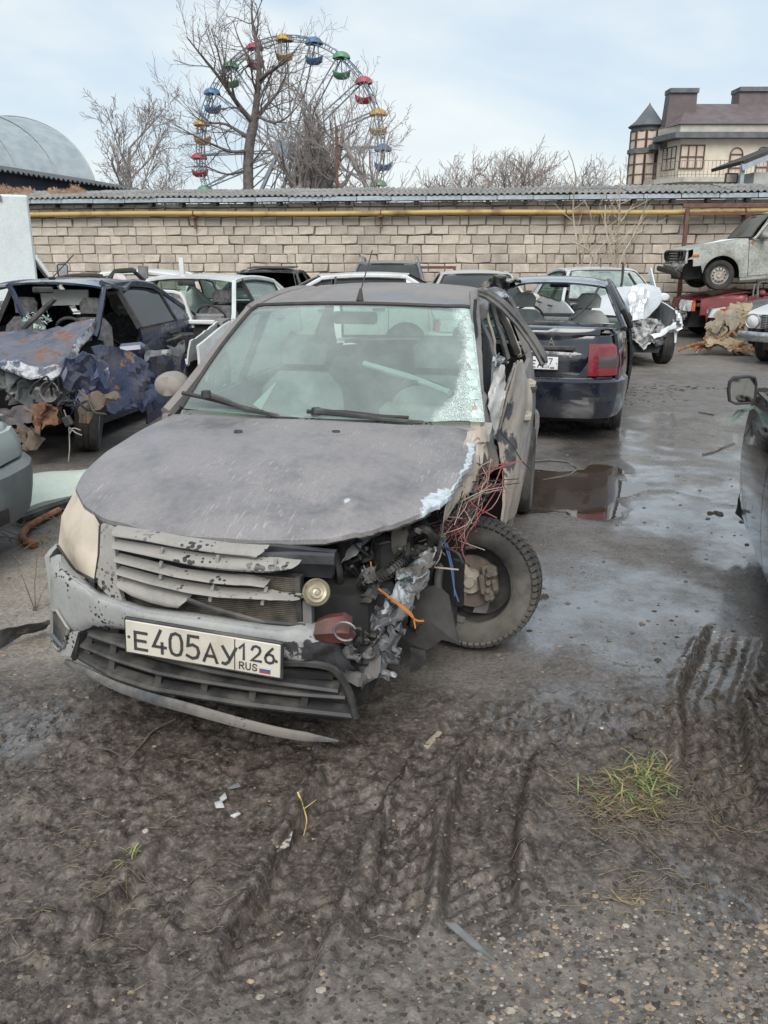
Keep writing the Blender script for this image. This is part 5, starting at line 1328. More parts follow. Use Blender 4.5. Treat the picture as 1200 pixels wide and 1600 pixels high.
    for k, (arm, blade) in enumerate((([(322, 616), (352, 626), (385, 640), (470, 658)], [(288, 613), (330, 622), (400, 640), (468, 655)]), ([(494, 643), (540, 648), (600, 656), (662, 661)], [(482, 642), (540, 643), (600, 650), (640, 652)]))):
        mb = MB(); P = [H(x, y, 0, -.385 - .05 * abs(H(x, y, 0, -.4)[1])) + [.018, 0, .006] for x, y in arm]; mb.tube(P, [.015, .012, .010, .008], 6); wv = mb.build('wiper', dusty_black, e)
        mb = MB(); P = [H(x, y, 0, -.40 - .06 * abs(H(x, y, 0, -.4)[1])) + [.02, 0, 0] for x, y in blade]; mb.tube(P, .010, 5); mb.build('wiper_blade', black_plastic, wv)
        mb = MB(); p = H(*arm[0], 0, -.38); mb.lathe([(.001, .03), (.02, .028), (.024, 0)], 12, Matrix.Translation(p - [0, 0, .012])); mb.build('wiper_pivot', black_plastic, wv)
    # ---- windshield with crazing at its left edge
    P = coons(rs(c.ws[0], 40), rs(c.ws[-1], 40), rs(c.ws[:, 0], 30), rs(c.ws[:, -1], 30), 40, 60)
    tt = np.linspace(0, 1, 40)[:, None]; vv = np.linspace(-1, 1, 60)[None, :]; bow = (.10 * (1 - tt) + .07 * tt) * (1 - vv ** 2) + .02 * np.sin(PI * tt)
    base = c.ws[0, 0, 0] + (c.ws[-1, 0, 0] - c.ws[0, 0, 0]) * tt; P[..., 0] = base + bow
    vn = P[..., 1] / .72; P[..., 2] += .012 * sstep(.45, .95, vv) * fbm(P[..., 2] * 9, P[..., 1] * 9, 4, 3)
    mb = MB(); mb.sheet(P, (-.006, 0, -.002)); ws = mb.build('windshield', GLASS_WS, e, 60)
    craze = .95 * sstep(.62, 1.02, vv) * (1 + 0 * tt) + .45 * sstep(.15, .85, vv) * sstep(.42, .0, tt) + .10 * sstep(.4, .9, vv) * sstep(.5, 1, tt) + .35 * fbm(tt * 4 + 0 * vv, vv * 5 + 0 * tt, 8, 3) * sstep(.3, .8, vv)
    a = ws.data.attributes.new('craze', 'FLOAT', 'POINT'); a.data.foreach_set('value', np.tile(np.clip(craze, 0, 1.1).ravel(), 2).astype(np.float32))
    seal = [P[0, j] for j in range(60)] ; right = [P[i, 0] for i in range(40)]
    mb = MB(); mb.tube(np.array(right + [P[-1, j] for j in range(60)]) + [.004, 0, .004], .011, 5); mb.build('windshield_seal', black_plastic, e)
    r = random.Random(4)
    mb = MB()
    for k in range(44):           # ragged white laminate along the broken edge
        i = r.randrange(1, 38); p = P[i, 59] + np.array([.004, -.01, 0]); d = P[min(i + 2, 39), 59] - P[i, 59]
        w1 = r.uniform(.015, .05); mb.add([p, p + d, p + d * .6 + np.array([.012, -w1, .004]), p + d * .1 + np.array([.006, -w1 * .8, 0])], [(0, 1, 2, 3)])
    mb.build('broken_glass_edge', surf('milky laminate', (.50, .58, .55), (.36, .44, .42), 30, .45), e, 0)
    # left windscreen pillar, kinked by the crash
    pts = [H(741, 458, 0, -1.12), H(743, 500, 0, -1.0), H(744, 540, 0, -.90), H(746, 590, 0, -.74), H(748, 640, 0, -.58), H(750, 672, 0, -.50)]
    mb = MB(); mb.tube(smooth_line(pts, 22, 1) + .006 * noise3(smooth_line(pts, 22, 1), 12, 5), [.030] * 10 + [.034] * 12, 6, flat=.8); mb.build('windscreen_pillar', GREY, e)
    # ---- headlight, fascia, bumper
    bt = [H(91, 852, 1, -.80), H(118, 890, 0, .56), front(150, 908, .05)]; tp_ = [H(121, 759, 1, -.752), H(140, 790, 0, .50), H(158, 820, 0, .602)]
    lf = [bt[0], H(96, 806, 1, -.80), tp_[0]]; rt = [bt[-1], H(156, 868, 0, .65), tp_[-1]]
    Gd = coons(bt, tp_, lf, rt, 16, 16); cc = np.array([0, -.2, .6]); dd = Gd - cc; dd /= np.linalg.norm(dd, axis=2)[..., None]
    sgrid = np.linspace(0, 1, 16); Gd = Gd + dd * (.030 * np.sin(PI * sgrid)[:, None] * np.sin(PI * sgrid)[None, :])[..., None]
    mb = MB(); mb.sheet(Gd, -dd * .03); mb.build('headlight', LENS_DUST, e, 60)
    mb = MB(); mb.tube(np.array(bt + rt[1:]) + [0.004, 0, 0], .006, 4); mb.tube(np.array(rt[::-1][:1] + tp_[::-1]) - [.004, 0, .004], .007, 4); mb.build('headlight_gap_shade', black_plastic, e)  # black strips put in for the shade of the gap round the lamp
    # right fender behind the headlight
    col = []
    for u in c.us(.33, .36): col.append((u, .62, float(hz(np.array(u), np.array(-.76))) - .01))
    cols = [(.34, .58, .74)] + [(u, z, float(hz(np.array(u), np.array(-.76))) - .075) for u, z in c.arch(0)] + [(u, .2, float(hz(np.array(u), np.array(-.76))) - .075) for u in (-.37, -.41)]
    mb = c.col_panel(cols, -1, 9, lift=-.055); mb.build('fender', GREY, e)
    mb = MB(); fa_t = fl(C4((234, 240), (256, 246), (284, 258)), [.11, .10, .095]); fa_b = fl(C4((212, 452), (260, 505), (320, 540)), .055)
    fa_l = fl(C4((212, 452), (230, 350), (234, 240)), [.055, .07, .11]); fa_r = fl(C4((320, 540), (298, 470), (290, 370), (284, 258)), [.055, .06, .07, .095])
    mb.sheet(coons(fa_b, fa_t, fa_l, fa_r, 14, 8), (-.02, 0, 0)); mb.build('nose_panel', DUST_PLASTIC, e)
    seam = [(79, 872), (90, 866), (112, 893), (152, 926), (226, 950), (293, 958), (414, 975), (494, 983)]
    low = [(84, 992), (98, 990), (122, 988), (146, 979), (195, 984), (320, 1012), (443, 1031), (548, 1050)]
    rows = []; nr, nc = 14, 60
    top = rs(np.array(seam, float), nc); bot = rs(np.array([(78, 985)] + low[1:], float), nc)
    for i in range(nr):
        t = i / (nr - 1); ins = [.085, .035, .012, .004, .002, 0, 0, 0, 0, .001, .002, .004, .008, .022][i]
        rows.append([front(*(top[j] * (1 - t) + bot[j] * t + [0, 0]), ins * (1.0 if t < .5 else 1)) for j in range(nc)])
    Pb = np.array(rows)
    outer = sstep(.12, 0, np.linspace(0, 1, nc))[None, :]
    k = sstep(.80, 1, np.linspace(0, 1, nc))[None, :]       # the torn end
    Pb[..., 0] += k * .03 * fbm(Pb[..., 1] * 22, Pb[..., 2] * 22, 7, 3) - k * .03; Pb[..., 2] += k * .02 * fbm(Pb[..., 1] * 18, Pb[..., 2] * 18, 8, 3)
    mb = MB(); mb.sheet(Pb, (-.012, 0, 0)); bp = mb.build('front_bumper', GREY_BUMP, e, 55)
    chip = np.zeros((nr, nc)); ii = np.linspace(0, 1, nr)[:, None]; jj = np.linspace(0, 1, nc)[None, :]
    chip = .5 * sstep(.62, .80, jj) * sstep(.2, .5, ii) + .35 * sstep(.8, 1, jj) + .55 * sstep(.78, 1, ii) * sstep(.10, .14, jj) * sstep(.40, .2, jj)
    a = bp.data.attributes.new('chip', 'FLOAT', 'POINT'); a.data.foreach_set('value', np.tile(np.clip(chip, 0, 1).ravel(), 2).astype(np.float32))
    # corner below the headlight down to the sill of the bumper, with the fog lamp recess
    tpc = rs(np.array([(79, 872), (78, 930), (78, 985)], float), 3)
    Pc = np.array([[front(*q, i_) for q, i_ in zip(rs(np.array(a_, float), 10), np.linspace(0, .0, 10))] for a_ in ([(78, 985), (98, 990), (122, 988)], [(79, 1000), (98, 1008), (116, 1010)], [(84, 1018), (96, 1024), (110, 1026)], [(93, 1032), (102, 1036), (110, 1040)])])
    Pc[-1, :, 0] -= .05
    mb = MB(); mb.sheet(Pc, (-.012, 0, 0)); cn = mb.build('bumper_corner', GREY_BUMP, e, 50)
    sd = []; 
    for z in (.24, .32, .40, .5, .60): sd.append([(.50 - .0 * z, -.80, z), (.44, -.822, z), (.37, -.84, z)])
    mb = MB(); mb.sheet(sd, (0, .02, 0)); mb.build('bumper_side', GREY_BUMP, e)
    fg = fl([(83, 958), (88, 957), (104, 984), (97, 1008), (90, 1012), (84, 1000)], -.004); mb = MB(); mb.add(np.r_[fg, fg - [.012, 0, 0]], [(0, 1, 2, 3, 4, 5)] + [(i, (i + 1) % 6, 6 + (i + 1) % 6, 6 + i) for i in range(6)]); fo = mb.build('fog_lamp_recess', dusty_black, e, 0)
    mb = MB(); ring = fl([(82, 954), (89, 954), (107, 983), (99, 1011), (90, 1016), (82, 1002), (82, 954)], -.006); mb.tube(ring, .006, 5); mb.build('fog_lamp_frame', DUST_PLASTIC, fo)
    lb = fl([(81, 990), (92, 1004), (98, 1010)], -.007); mb = MB(); mb.tube(lb, .009, 5); mb.build('fog_lamp_trim', flat('dull blue grey plastic', (.09, .10, .12), .6), fo)
    # ---- upper grille, broken off at its right
    G1 = empty('grille'); G1.parent = e
    slats = [
        ([(280, 256), (400, 274), (520, 296), (700, 322), (862, 333), (835, 340)], [(284, 293), (400, 310), (520, 334), (660, 356), (800, 374), (812, 362)], .075),
        ([(280, 308), (450, 336), (600, 362), (740, 372), (860, 376), (982, 386)], [(284, 336), (450, 376), (600, 408), (700, 422), (848, 432), (940, 410)], .060),
        ([(288, 360), (400, 388), (520, 418), (660, 438), (780, 446), (862, 456)], [(292, 386), (400, 414), (520, 444), (650, 466), (760, 474), (842, 480)], .056),
        ([(295, 408), (420, 444), (560, 472), (700, 492), (860, 498), (990, 521)], [(298, 432), (420, 468), (560, 504), (660, 518), (800, 526), (920, 525)], .050),
        ([(298, 446), (350, 462), (420, 484), (480, 498), (530, 510), (562, 514)], [(306, 490), (350, 520), (420, 545), (480, 560), (520, 566), (532, 548)], .046)]
    for tpn, btn, ins in slats:
        A = rs(fl(C4(*tpn), [ins + .018] * 6), 30); B = rs(fl(C4(*btn), [ins] * 6), 30)
        k = sstep(.7, 1, np.linspace(0, 1, 30))[:, None]; A += k * .008 * noise3(A, 22, 3); B += k * .008 * noise3(B, 22, 4)
        B = B * .8 + A * .2; mid = (A + B) / 2 + [.012, 0, 0]
        mb = MB(); mb.sheet(np.stack([A, (A + mid) / 2 + [.004, 0, 0], mid, (B + mid) / 2 + [.004, 0, 0], B]), (-.028, 0, .004)); mb.build('slat', DUST_PLASTIC, G1, 50)
    for cx, y0, y1 in ((458, 332, 358), (668, 360, 392), (886, 372, 404), (455, 382, 400), (650, 466, 490), (455, 424, 446), (642, 505, 532), (850, 478, 498), (838, 525, 545)):
        A = fl(C4((cx, y0), (cx - 4, y1)), .058); mb = MB(); mb.tube(A - [.012, 0, 0], .006, 4, flat=1.2); mb.build('rib', DUST_PLASTIC, G1)
    mb = MB(); A = fl(C4((560, 520), (640, 550), (840, 605), (1000, 618)), .06); mb.tube(A, .008, 5); mb.build('lower_rail', dusty_black, G1)
    # ---- behind the grille: slam panel, radiator, horn, brackets
    mb = MB(); A = fl(C4((250, 262), (560, 305), (880, 320), (1110, 345)), .16); B = fl(C4((250, 400), (560, 420), (880, 430), (1100, 440)), .19)
    mb.sheet(coons(B, A, np.stack([B[0], A[0]]), np.stack([B[-1], A[-1]]), 6, 24), (-.03, 0, 0)); A2 = fl(C4((800, 365), (960, 362), (1110, 368)), .12); mb.tube(A2, .02, 4); mb.build('slam_panel', surf('dark slam panel', (.02, .021, .025), (.06, .06, .065), 6, .35, .6), e)
    mb = MB(); A = fl(C4((250, 380), (560, 400), (985, 436)), .13); B = fl(C4((250, 560), (560, 590), (985, 622)), .13)
    mb.sheet(coons(B, A, np.stack([B[0], A[0]]), np.stack([B[-1], A[-1]]), 3, 12), (-.03, 0, 0)); rad_o = mb.build('radiator', engine_grime, e)
    fins = MB()
    for k in range(26):
        t = (k + .5) / 26; a_ = B * (1 - t) + A * t; fins.tube(a_ + [.010, 0, 0], .0032, 4)
    fo2 = fins.build('radiator_fins', surf('dusty radiator fin', (.07, .06, .05), (.16, .135, .11), 16, .8), rad_o); fo2['kind'] = 'stuff'
    A = fl(C4((972, 436), (985, 618)), .11); mb = MB(); mb.tube(A, .012, 4); mb.build('radiator_frame', dusty_black, rad_o)
    A = fl(C4((1012, 520), (1014, 612)), .10); mb = MB(); mb.tube(A, .020, 4, flat=1.0); mb.build('horn_bracket', surf('galvanised bracket', (.22, .22, .21), (.14, .135, .125), 9, .5, metal=.4), e)
    p = front(494, 925.5, .07); p2 = front(494 + 23, 925.5, .07); hr = abs(p2[1] - p[1]); view = Vector(fr.o - p).normalized()
    Mh = Matrix.Translation(p) @ view.to_track_quat('Z', 'Y').to_matrix().to_4x4() @ Matrix.Rotation(.18, 4, 'Y')
    mb = MB(); mb.lathe([(.001, .016), (hr * .12, .016), (hr * .14, .008), (hr * .28, .007), (hr * .30, .013), (hr * .42, .014), (hr * .48, .006), (hr * .72, .010), (hr * .80, .004), (hr * .93, .012), (hr, .008), (hr, -.004), (hr * .8, -.03), (.001, -.03)], 36, Mh); mb.build('horn', surf('tarnished horn', (.42, .38, .28), (.24, .21, .16), 18, .35, .6, metal=.6), e)
    red_br = surf('dark red primer', (.11, .035, .028), (.06, .025, .02), 12, .5, bump=.2)
    A = fl(C4((1040, 606), (1080, 590), (1140, 582), (1168, 600)), .05); B = fl(C4((1040, 672), (1090, 682), (1150, 684), (1180, 670)), .02); mb = MB(); mb.sheet(np.stack([A, (A + B) / 2 + [.025, 0, 0], B]), (-.03, 0, 0)); mb.build('tow_bracket', red_br, e)
    mb = MB(); cc = front(*C4((1150, 640))[0], .0); mb.tube([cc + [0, .035 * math.cos(a), .03 * math.sin(a)] for a in np.linspace(.4, 5.4, 16)], .004, 5); mb.build('towing_ring', steel, e)
    # ---- lower grille
    G2 = empty('lower_grille'); G2.parent = e
    for k, pts in enumerate(([(141, 990), (193, 1007), (250, 1026), (330, 1046), (440, 1066), (530, 1078)], [(129, 1007), (180, 1028), (247, 1049), (320, 1063), (393, 1074), (470, 1083), (541, 1088)], [(124, 1024), (180, 1055), (239, 1074), (318, 1087), (393, 1099), (470, 1108), (552, 1117)])):
        A = rs(fl(pts, .035), 34); mb = MB(); wd = (.018, .016, .022)[k]
        mb.sheet(np.stack([A + [.012, 0, wd * .45], A + [.018, 0, 0], A + [.012, 0, -wd * .45]]), (-.045, 0, .006)); mb.build('slat', dusty_black, G2)
    for cx, y0, y1 in ((278, 690, 780), (450, 785, 850), (622, 815, 890), (802, 850, 925), (1000, 830, 930), (190, 655, 720)):
        A = fl(C4((cx + 6, y0), (cx - 4, y1)), .045); mb = MB(); mb.tube(A, .007, 4, flat=2.2); mb.build('rib', dusty_black, G2)
    A = fl([(443, 1036), (480, 1036), (522, 1043), (545, 1078), (556, 1122)], .02); mb = MB(); mb.tube(smooth_line(A, 14, 1), .013, 6, flat=.8); mb.build('end_frame', black_plastic, G2)
    A = fl([(122, 990), (118, 1012), (116, 1030)], .012); mb = MB(); mb.tube(A, .010, 5); mb.build('end_frame', black_plastic, G2)
    A = fl([(136, 986), (240, 1004), (345, 1030), (445, 1046), (520, 1056)], .03); B = fl([(138, 1000), (240, 1022), (345, 1046), (445, 1060), (520, 1062)], .05); mb = MB(); mb.sheet(np.stack([A, B]), (-.02, 0, 0)); mb.build('upper_lip', dusty_black, G2)
    A = fl([(125, 1000), (250, 1040), (400, 1080), (540, 1100)], .16); mb = MB(); mb.tube(A, .07, 6, flat=.4); mb.build('backing_duct', dark_void, G2)
    # hanging lip strip
    pts = [(104, 1034), (140, 1052), (185, 1074), (240, 1092), (293, 1106), (345, 1121), (393, 1134), (440, 1145), (477, 1151), (529, 1158)]
    P_ = fl(pts, [.02, .02, .015, .01, .0, .0, .0, .01, .02, .03]); P_ = smooth_line(P_, 40, 2); P_[:, 2] = np.maximum(P_[:, 2], .03)
    Rr = np.interp(np.linspace(0, 1, 40), [0, .1, .5, .9, 1], [.012, .016, .020, .017, .004]); mb = MB(); mb.tube(P_, Rr, 8, flat=.75); ls = mb.build('lip_strip', paint('scuffed grey lip strip', (.06, .066, .075), (.24, .21, .18), .45, .5, 0, 4, 0, bump=.05, spots=.6), e)
    # ---- number plate, from its four corners
    c4 = [front(x, y, -.034) for x, y in ((197, 967), (439, 1005), (438, 1061), (198, 1018))]
    cen = sum(c4) / 4; ux = Vector(c4[1] - c4[0] + c4[2] - c4[3]).normalized(); uy = Vector(c4[0] - c4[3] + c4[1] - c4[2]); uz = ux.cross(uy).normalized(); uy = uz.cross(ux)
    w_ = (np.linalg.norm(c4[1] - c4[0]) + np.linalg.norm(c4[2] - c4[3])) / 2
    Mp = Matrix((( *[ux[0], uy[0], uz[0]], cen[0]), (ux[1], uy[1], uz[1], cen[1]), (ux[2], uy[2], uz[2], cen[2]), (0, 0, 0, 1)))
    Ms = Mp @ Matrix.Scale(w_ / .52, 4)
    pl = plate(e, Ms, 'E405AY', '126', plate_white); pl['label'] = 'dirty number plate on the front bumper'
    # ---- mirror at the right flank
    p = H(266, 602, 0, -.62); mb = MB(); mb.lathe([(.001, -.045), (.05, -.040), (.064, -.02), (.069, .02), (.067, .055), (.06, .062), (.001, .064)], 24, Matrix.Translation(p) @ Matrix.Rotation(rad(90), 4, 'Y') @ Matrix.Rotation(PI, 4, 'X') @ Matrix.Diagonal((.92, 1.12, 1, 1)) @ Matrix.Rotation(.2, 4, 'Z'))
    mr = mb.build('mirror', paint('dusty mirror shell', (.17, .16, .15), (.28, .25, .22), .6, .6, 0, 5, 0), e, 50); mb = MB(); mb.tube([p + [0, .03, -.055], p + [.02, .11, -.085]], .028, 6); mb.build('mirror_foot', black_plastic, mr)
    # ---- antenna
    p = H(562, 455, 1, .0); p[2] = float(c.roofz(p[0])) + .012; tipu = p[0] - .22
    mb = MB(); mb.tube([p, p + [-.012, 0, .035], p + [-.02, 0, .06]], [.020, .012, .006], 8); mb.tube([p + [-.02, 0, .05], p + [-.12, .035, .24]], .0032, 5); mb.build('antenna', black_plastic, e)
    # ---- fallen pale pole inside, and a pale triangle painted as a glass reflection
    mb = MB(); mb.tube([H(569, 568, 0, -1.0), H(640, 590, 0, -.85), H(703, 614, 0, -.66)], [.014, .018, .016], 8); mb.build('fallen_trim_pole', surf('pale trim', (.5, .52, .48), (.4, .42, .39), 9, .6), e)
    mb = MB(); t3 = [H(433, 595, 0, -.66), H(408, 640, 0, -.50), H(395, 632, 0, -.48)]; mb.add(t3 + [q - np.array([.012, 0, 0]) for q in t3], [(0, 1, 2), (5, 4, 3), (0, 3, 4, 1), (1, 4, 5, 2), (2, 5, 3, 0)]); mb.build('painted_reflection', surf('pale painted reflection', (.55, .56, .50), (.45, .46, .42), 9, .8), e)
    # ================= torn left front corner
    X = lambda pts, u: np.array([H(x, y, 0, uu) for (x, y), uu in zip(pts, u if isinstance(u, (list, tuple)) else [u] * len(pts))])
    # dark boxes stand in for the shaded engine bay and inner wheel house
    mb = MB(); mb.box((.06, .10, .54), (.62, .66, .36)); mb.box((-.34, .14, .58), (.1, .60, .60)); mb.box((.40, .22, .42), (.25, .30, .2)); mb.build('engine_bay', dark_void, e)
    mb = MB(); mb.box((.20, .12, .66), (.34, .42, .16), bev=.03); mb.box((.25, .42, .62), (.22, .18, .20), bev=.02); mb.lathe([(.001, .1), (.06, .1), (.07, .06), (.07, -.1)], 16, Matrix.Translation((.36, .30, .62))); mb.box((.47, .42, .52), (.10, .16, .14), bev=.015); mb.build('engine_parts', surf('black engine plastic', (.015, .015, .017), (.05, .05, .052), 8, .4, .6), e)
    rr = random.Random(12)
    def crumpled(name, outline_b, outline_t, n, m, mat, amp, freq, seed, th=(-.008, 0, 0), bulge=0.0):
        b, t = rs(outline_b, m), rs(outline_t, m); s_ = np.linspace(0, 1, n)[:, None, None]; P = b[None] * (1 - s_) + t[None] * s_
        P[..., 0] += bulge * np.sin(PI * s_[..., 0]); F = P.reshape(-1, 3); q = noise3(F, freq, seed, 3); F = F + amp * np.sign(q) * (.35 - np.abs(np.abs(q) - .3)) * 2
        ob = MB(); ob.sheet(F.reshape(n, m, 3), th); o = ob.build(name, mat, e, 22); return o
    scr = paint('scraped crumpled metal', (.075, .08, .09), (.19, .175, .16), .5, .45, .2, 7.0, 0, grime=.2, chips=9.0, chipcol=(.34, .38, .41), bump=.25)
    def chipped(o, v=.45, sd=0):
        nv = len(o.data.vertices); a_ = o.data.attributes.new('chip', 'FLOAT', 'POINT'); a_.data.foreach_set('value', np.full(nv, v, np.float32)); return o
    chipped(crumpled('torn_fender_strip', X(C5((640, 655), (610, 720), (560, 770), (500, 830), (430, 905)), [.45, .50, .55, .58, .62]), X(C5((655, 520), (590, 560), (540, 600), (530, 690), (400, 800)), [.30, .36, .42, .5, .58]), 12, 34, scr, .030, 16, 5), .5)
    chipped(crumpled('bent_crossmember', X(C5((318, 585), (400, 520), (470, 470), (520, 440)), [.52, .48, .44, .40]), X(C5((345, 515), (400, 480), (460, 445), (505, 425)), [.50, .46, .42, .38]), 5, 16, scr, .012, 14, 9), .45)
    chipped(crumpled('crushed_bumper_end', X(C5((225, 930), (330, 990), (400, 1040), (420, 980), (500, 930)), [.74, .70, .66, .64, .60]), X(C5((240, 820), (330, 850), (380, 800), (450, 770), (560, 760)), [.72, .68, .62, .58, .55]), 14, 36, scr, .045, 13, 15), .40)
    chipped(crumpled('torn_metal_rags', X(C5((400, 990), (440, 1000), (490, 985), (520, 900), (500, 860)), .60), X(C5((420, 850), (450, 830), (480, 820), (530, 790), (560, 770)), .57), 10, 26, scr, .05, 20, 22), .55)
    chipped(crumpled('torn_metal_rags', X(C5((560, 720), (600, 650), (630, 600), (660, 540)), [.5, .46, .42, .36]), X(C5((575, 690), (615, 625), (645, 575), (672, 520)), [.48, .44, .40, .34]), 5, 24, scr, .022, 26, 31), .7)
    crumpled('torn_trim_flap', X(C5((380, 850), (340, 900), (300, 940), (390, 1040)), .66), X(C5((400, 850), (410, 900), (405, 960), (395, 1040)), .64), 7, 10, black_plastic, .02, 12, 41)
    crumpled('air_duct', X(C5((515, 470), (530, 440), (550, 430)), .38), X(C5((520, 560), (560, 540), (580, 470)), .36), 6, 8, dusty_black, .012, 10, 43)
    crumpled('battery_tray', X(C5((325, 720), (400, 690), (440, 660)), .5), X(C5((330, 745), (410, 715), (450, 690)), .5), 4, 8, engine_grime, .008, 14, 47, th=(-.10, 0, -.02))
    flap_m = surf('bent pale sheet', (.24, .24, .235), (.09, .088, .085), 12, .6, .8, bump=.2)
    for k in range(22):      # shreds of bent sheet and plastic filling the torn corner
        x, y = rr.uniform(430, 650), rr.uniform(520, 960); x -= (y - 520) * .22; L1, L2 = rr.uniform(40, 95), rr.uniform(18, 45); a1 = rr.uniform(-1.9, -.2)
        p0 = np.array([x, y]); d1 = np.array([math.cos(a1), -math.sin(a1)]) * L1 * .5; d2 = np.array([-d1[1], d1[0]]) / L1 * L2; u = .62 - .3 * (x - 400) / 300 + rr.uniform(-.05, .05)
        mt = [scr, engine_grime, black_plastic, dusty_black, flap_m][k % 5]; o = crumpled('torn_shred', X(C5(tuple(p0 - d1 - d2), tuple(p0 - d2 * .3), tuple(p0 + d1 - d2)), [u, u + .03, u - .03]), X(C5(tuple(p0 - d1 + d2), tuple(p0 + d2 * 1.6), tuple(p0 + d1 + d2 * .5)), [u - .02, u, u - .05]), 7, 14, mt, .022, 17, 90 + k)
        if mt is scr: chipped(o, .55)
    for k in range(16):
        x, y = rr.uniform(330, 640), rr.uniform(480, 820); pts = [(x, y)]
        for q in range(4): pts.append((pts[-1][0] + rr.gauss(0, 45), pts[-1][1] + rr.gauss(10, 45)))
        mb = MB(); mb.tube(smooth_line(X(C5(*pts), [.5 - .25 * (x - 330) / 310 + .05 * math.sin(q * 2 + k) for q in range(5)]), 20, 3), rr.choice([.004, .006, .010]), 5); mb.build('hose', rr.choice([black_plastic, dusty_black, engine_grime]), e)
    # dark horizontal rails and hoses
    hoses = [([(330, 745), (345, 660), (365, 600), (430, 585), (450, 500)], .4, .009), ([(360, 635), (440, 640), (520, 590), (560, 500), (600, 450)], .38, .007), ([(430, 650), (500, 610), (560, 560), (590, 530)], .40, .020), ([(350, 610), (400, 620), (440, 560), (530, 470), (560, 440)], .36, .006),
             ([(590, 440), (640, 450), (660, 480), (650, 520), (600, 520)], .32, .014), ([(320, 820), (330, 860), (370, 855), (400, 810), (410, 730)], .56, .005), ([(345, 770), (370, 790), (420, 740), (470, 700)], .52, .006), ([(300, 540), (315, 620), (310, 700)], .5, .012), ([(620, 420), (650, 470), (690, 500)], .25, .016), ([(480, 700), (520, 740), (560, 740)], .48, .008),
             ([(700, 430), (690, 520), (640, 640)], .30, .007), ([(440, 480), (430, 540), (460, 600), (500, 640)], .37, .010)]
    for pts, u, r_ in hoses:
        P_ = smooth_line(X(C5(*pts), [u + .04 * math.sin(i * 1.7) for i in range(len(pts))]), 22, 3); mb = MB(); mb.tube(P_, r_, 6)
        if r_ > .015:
            for i in range(1, 21): mb.tube([P_[i] - (P_[i] - P_[i - 1]) * .15, P_[i] + (P_[i] - P_[i - 1]) * .15], r_ * 1.25, 8)
        mb.build('hose', black_plastic, e)
    wire_cols = {'red': flat('pink red wire', (.32, .10, .10), .5), 'pale': flat('pale wire', (.42, .36, .30), .5), 'black': black_plastic, 'orange': flat('orange wire', (.55, .20, .04), .5), 'blue': flat('blue wire', (.10, .16, .34), .5)}
    for k in range(50):
        cn = ['red', 'pale', 'red', 'pale', 'black', 'red', 'black'][k % 7]; j = lambda s_: (rr.gauss(0, s_), rr.gauss(0, s_))
        a = [(880, 210), (850, 270), (815, 335), (770, 400), (715, 460), (680, 490)]
        i0 = rr.choice([0, 0, 1, 1, 2]); i1 = rr.choice([4, 5, 6]); pts = [(x + rr.gauss(0, 52), y + rr.gauss(0, 40)) for x, y in a[i0:i1]]
        if rr.random() < .5: pts.append((pts[-1][0] + rr.gauss(20, 50), pts[-1][1] + rr.uniform(10, 90)))
        if rr.random() < .4: pts.insert(0, (pts[0][0] + rr.gauss(30, 40), pts[0][1] + rr.gauss(-10, 40)))
        us_ = np.linspace(-.28, .12, len(pts)) + rr.uniform(-.06, .06); mb = MB(); mb.tube(smooth_line(X(C5(*pts), list(us_)), 18, 2), rr.choice([.0016, .0022, .0019]), 4); mb.build('wire', wire_cols[cn], e)
    for cn, pts, u in (('orange', [(460, 672), (520, 720), (570, 760), (600, 795), (630, 792)], .62), ('orange', [(470, 680), (540, 730), (590, 770), (598, 820)], .62), ('blue', [(700, 470), (730, 580), (745, 680), (760, 720)], .22), ('orange', [(430, 570), (440, 630), (448, 655)], .5), ('blue', [(716, 500), (740, 600), (745, 700)], .2), ('pale', [(700, 500), (690, 560), (640, 620), (620, 670)], .3), ('red', [(770, 480), (775, 540), (800, 590)], .1), ('black', [(905, 75), (960, 130), (1000, 200), (1040, 230), (1020, 275)], -.7), ('pale', [(460, 720), (470, 760), (462, 790)], .5), ('pale', [(620, 560), (660, 590), (760, 600)], .3), ('black', [(740, 560), (790, 575), (800, 590)], .15)):
        mb = MB(); mb.tube(smooth_line(X(C5(*pts), u), 18, 2), .0038 if cn == 'black' else .003, 4); mb.build('wire', wire_cols[cn], e)
    for (x, y), sz in (((410, 520), .014), ((600, 535), .018), ((610, 455), .016), ((415, 660), .012), ((700, 480), .016), ((560, 430), .014), ((520, 600), .014), ((470, 720), .016)):
        p = X(C5((x, y)), .42)[0]; mb = MB(); mb.box(p, (sz, sz * 1.4, sz), Matrix.Rotation(rr.uniform(-.6, .6), 4, 'X') @ Matrix.Rotation(rr.uniform(-.6, .6), 4, 'Z'), bev=sz * .15); mb.build('connector', rr.choice([dusty_black, steel, engine_grime]), e)
    # mud flap
    fo_ = X([(627, 998), (628, 975), (636, 948), (650, 927), (664, 919), (676, 917), (690, 922), (701, 933), (708, 965), (717, 1007), (700, 1002), (690, 1000), (668, 1016), (655, 1012)], .34); cen = fo_.mean(0); k = len(fo_)
    mb = MB(); mb.add(np.r_[fo_, [cen + [.012, 0, 0]], fo_ - [.014, 0, 0]], [(i, (i + 1) % k, k) for i in range(k)] + [(i, (i + 1) % k, k + 1 + (i + 1) % k, k + 1 + i) for i in range(k)] + [tuple(range(2 * k, k, -1))]); mb.build('splash_guard', surf('grey black splash guard', (.035, .035, .036), (.07, .065, .06), 7, .7, bump=.1), e, 0)
    crumpled('guard_tab', X([(640, 1050), (655, 1045), (664, 1030)], .33), X([(642, 1010), (655, 1012), (666, 1014)], .33), 5, 5, dusty_black, .008, 12, 51)
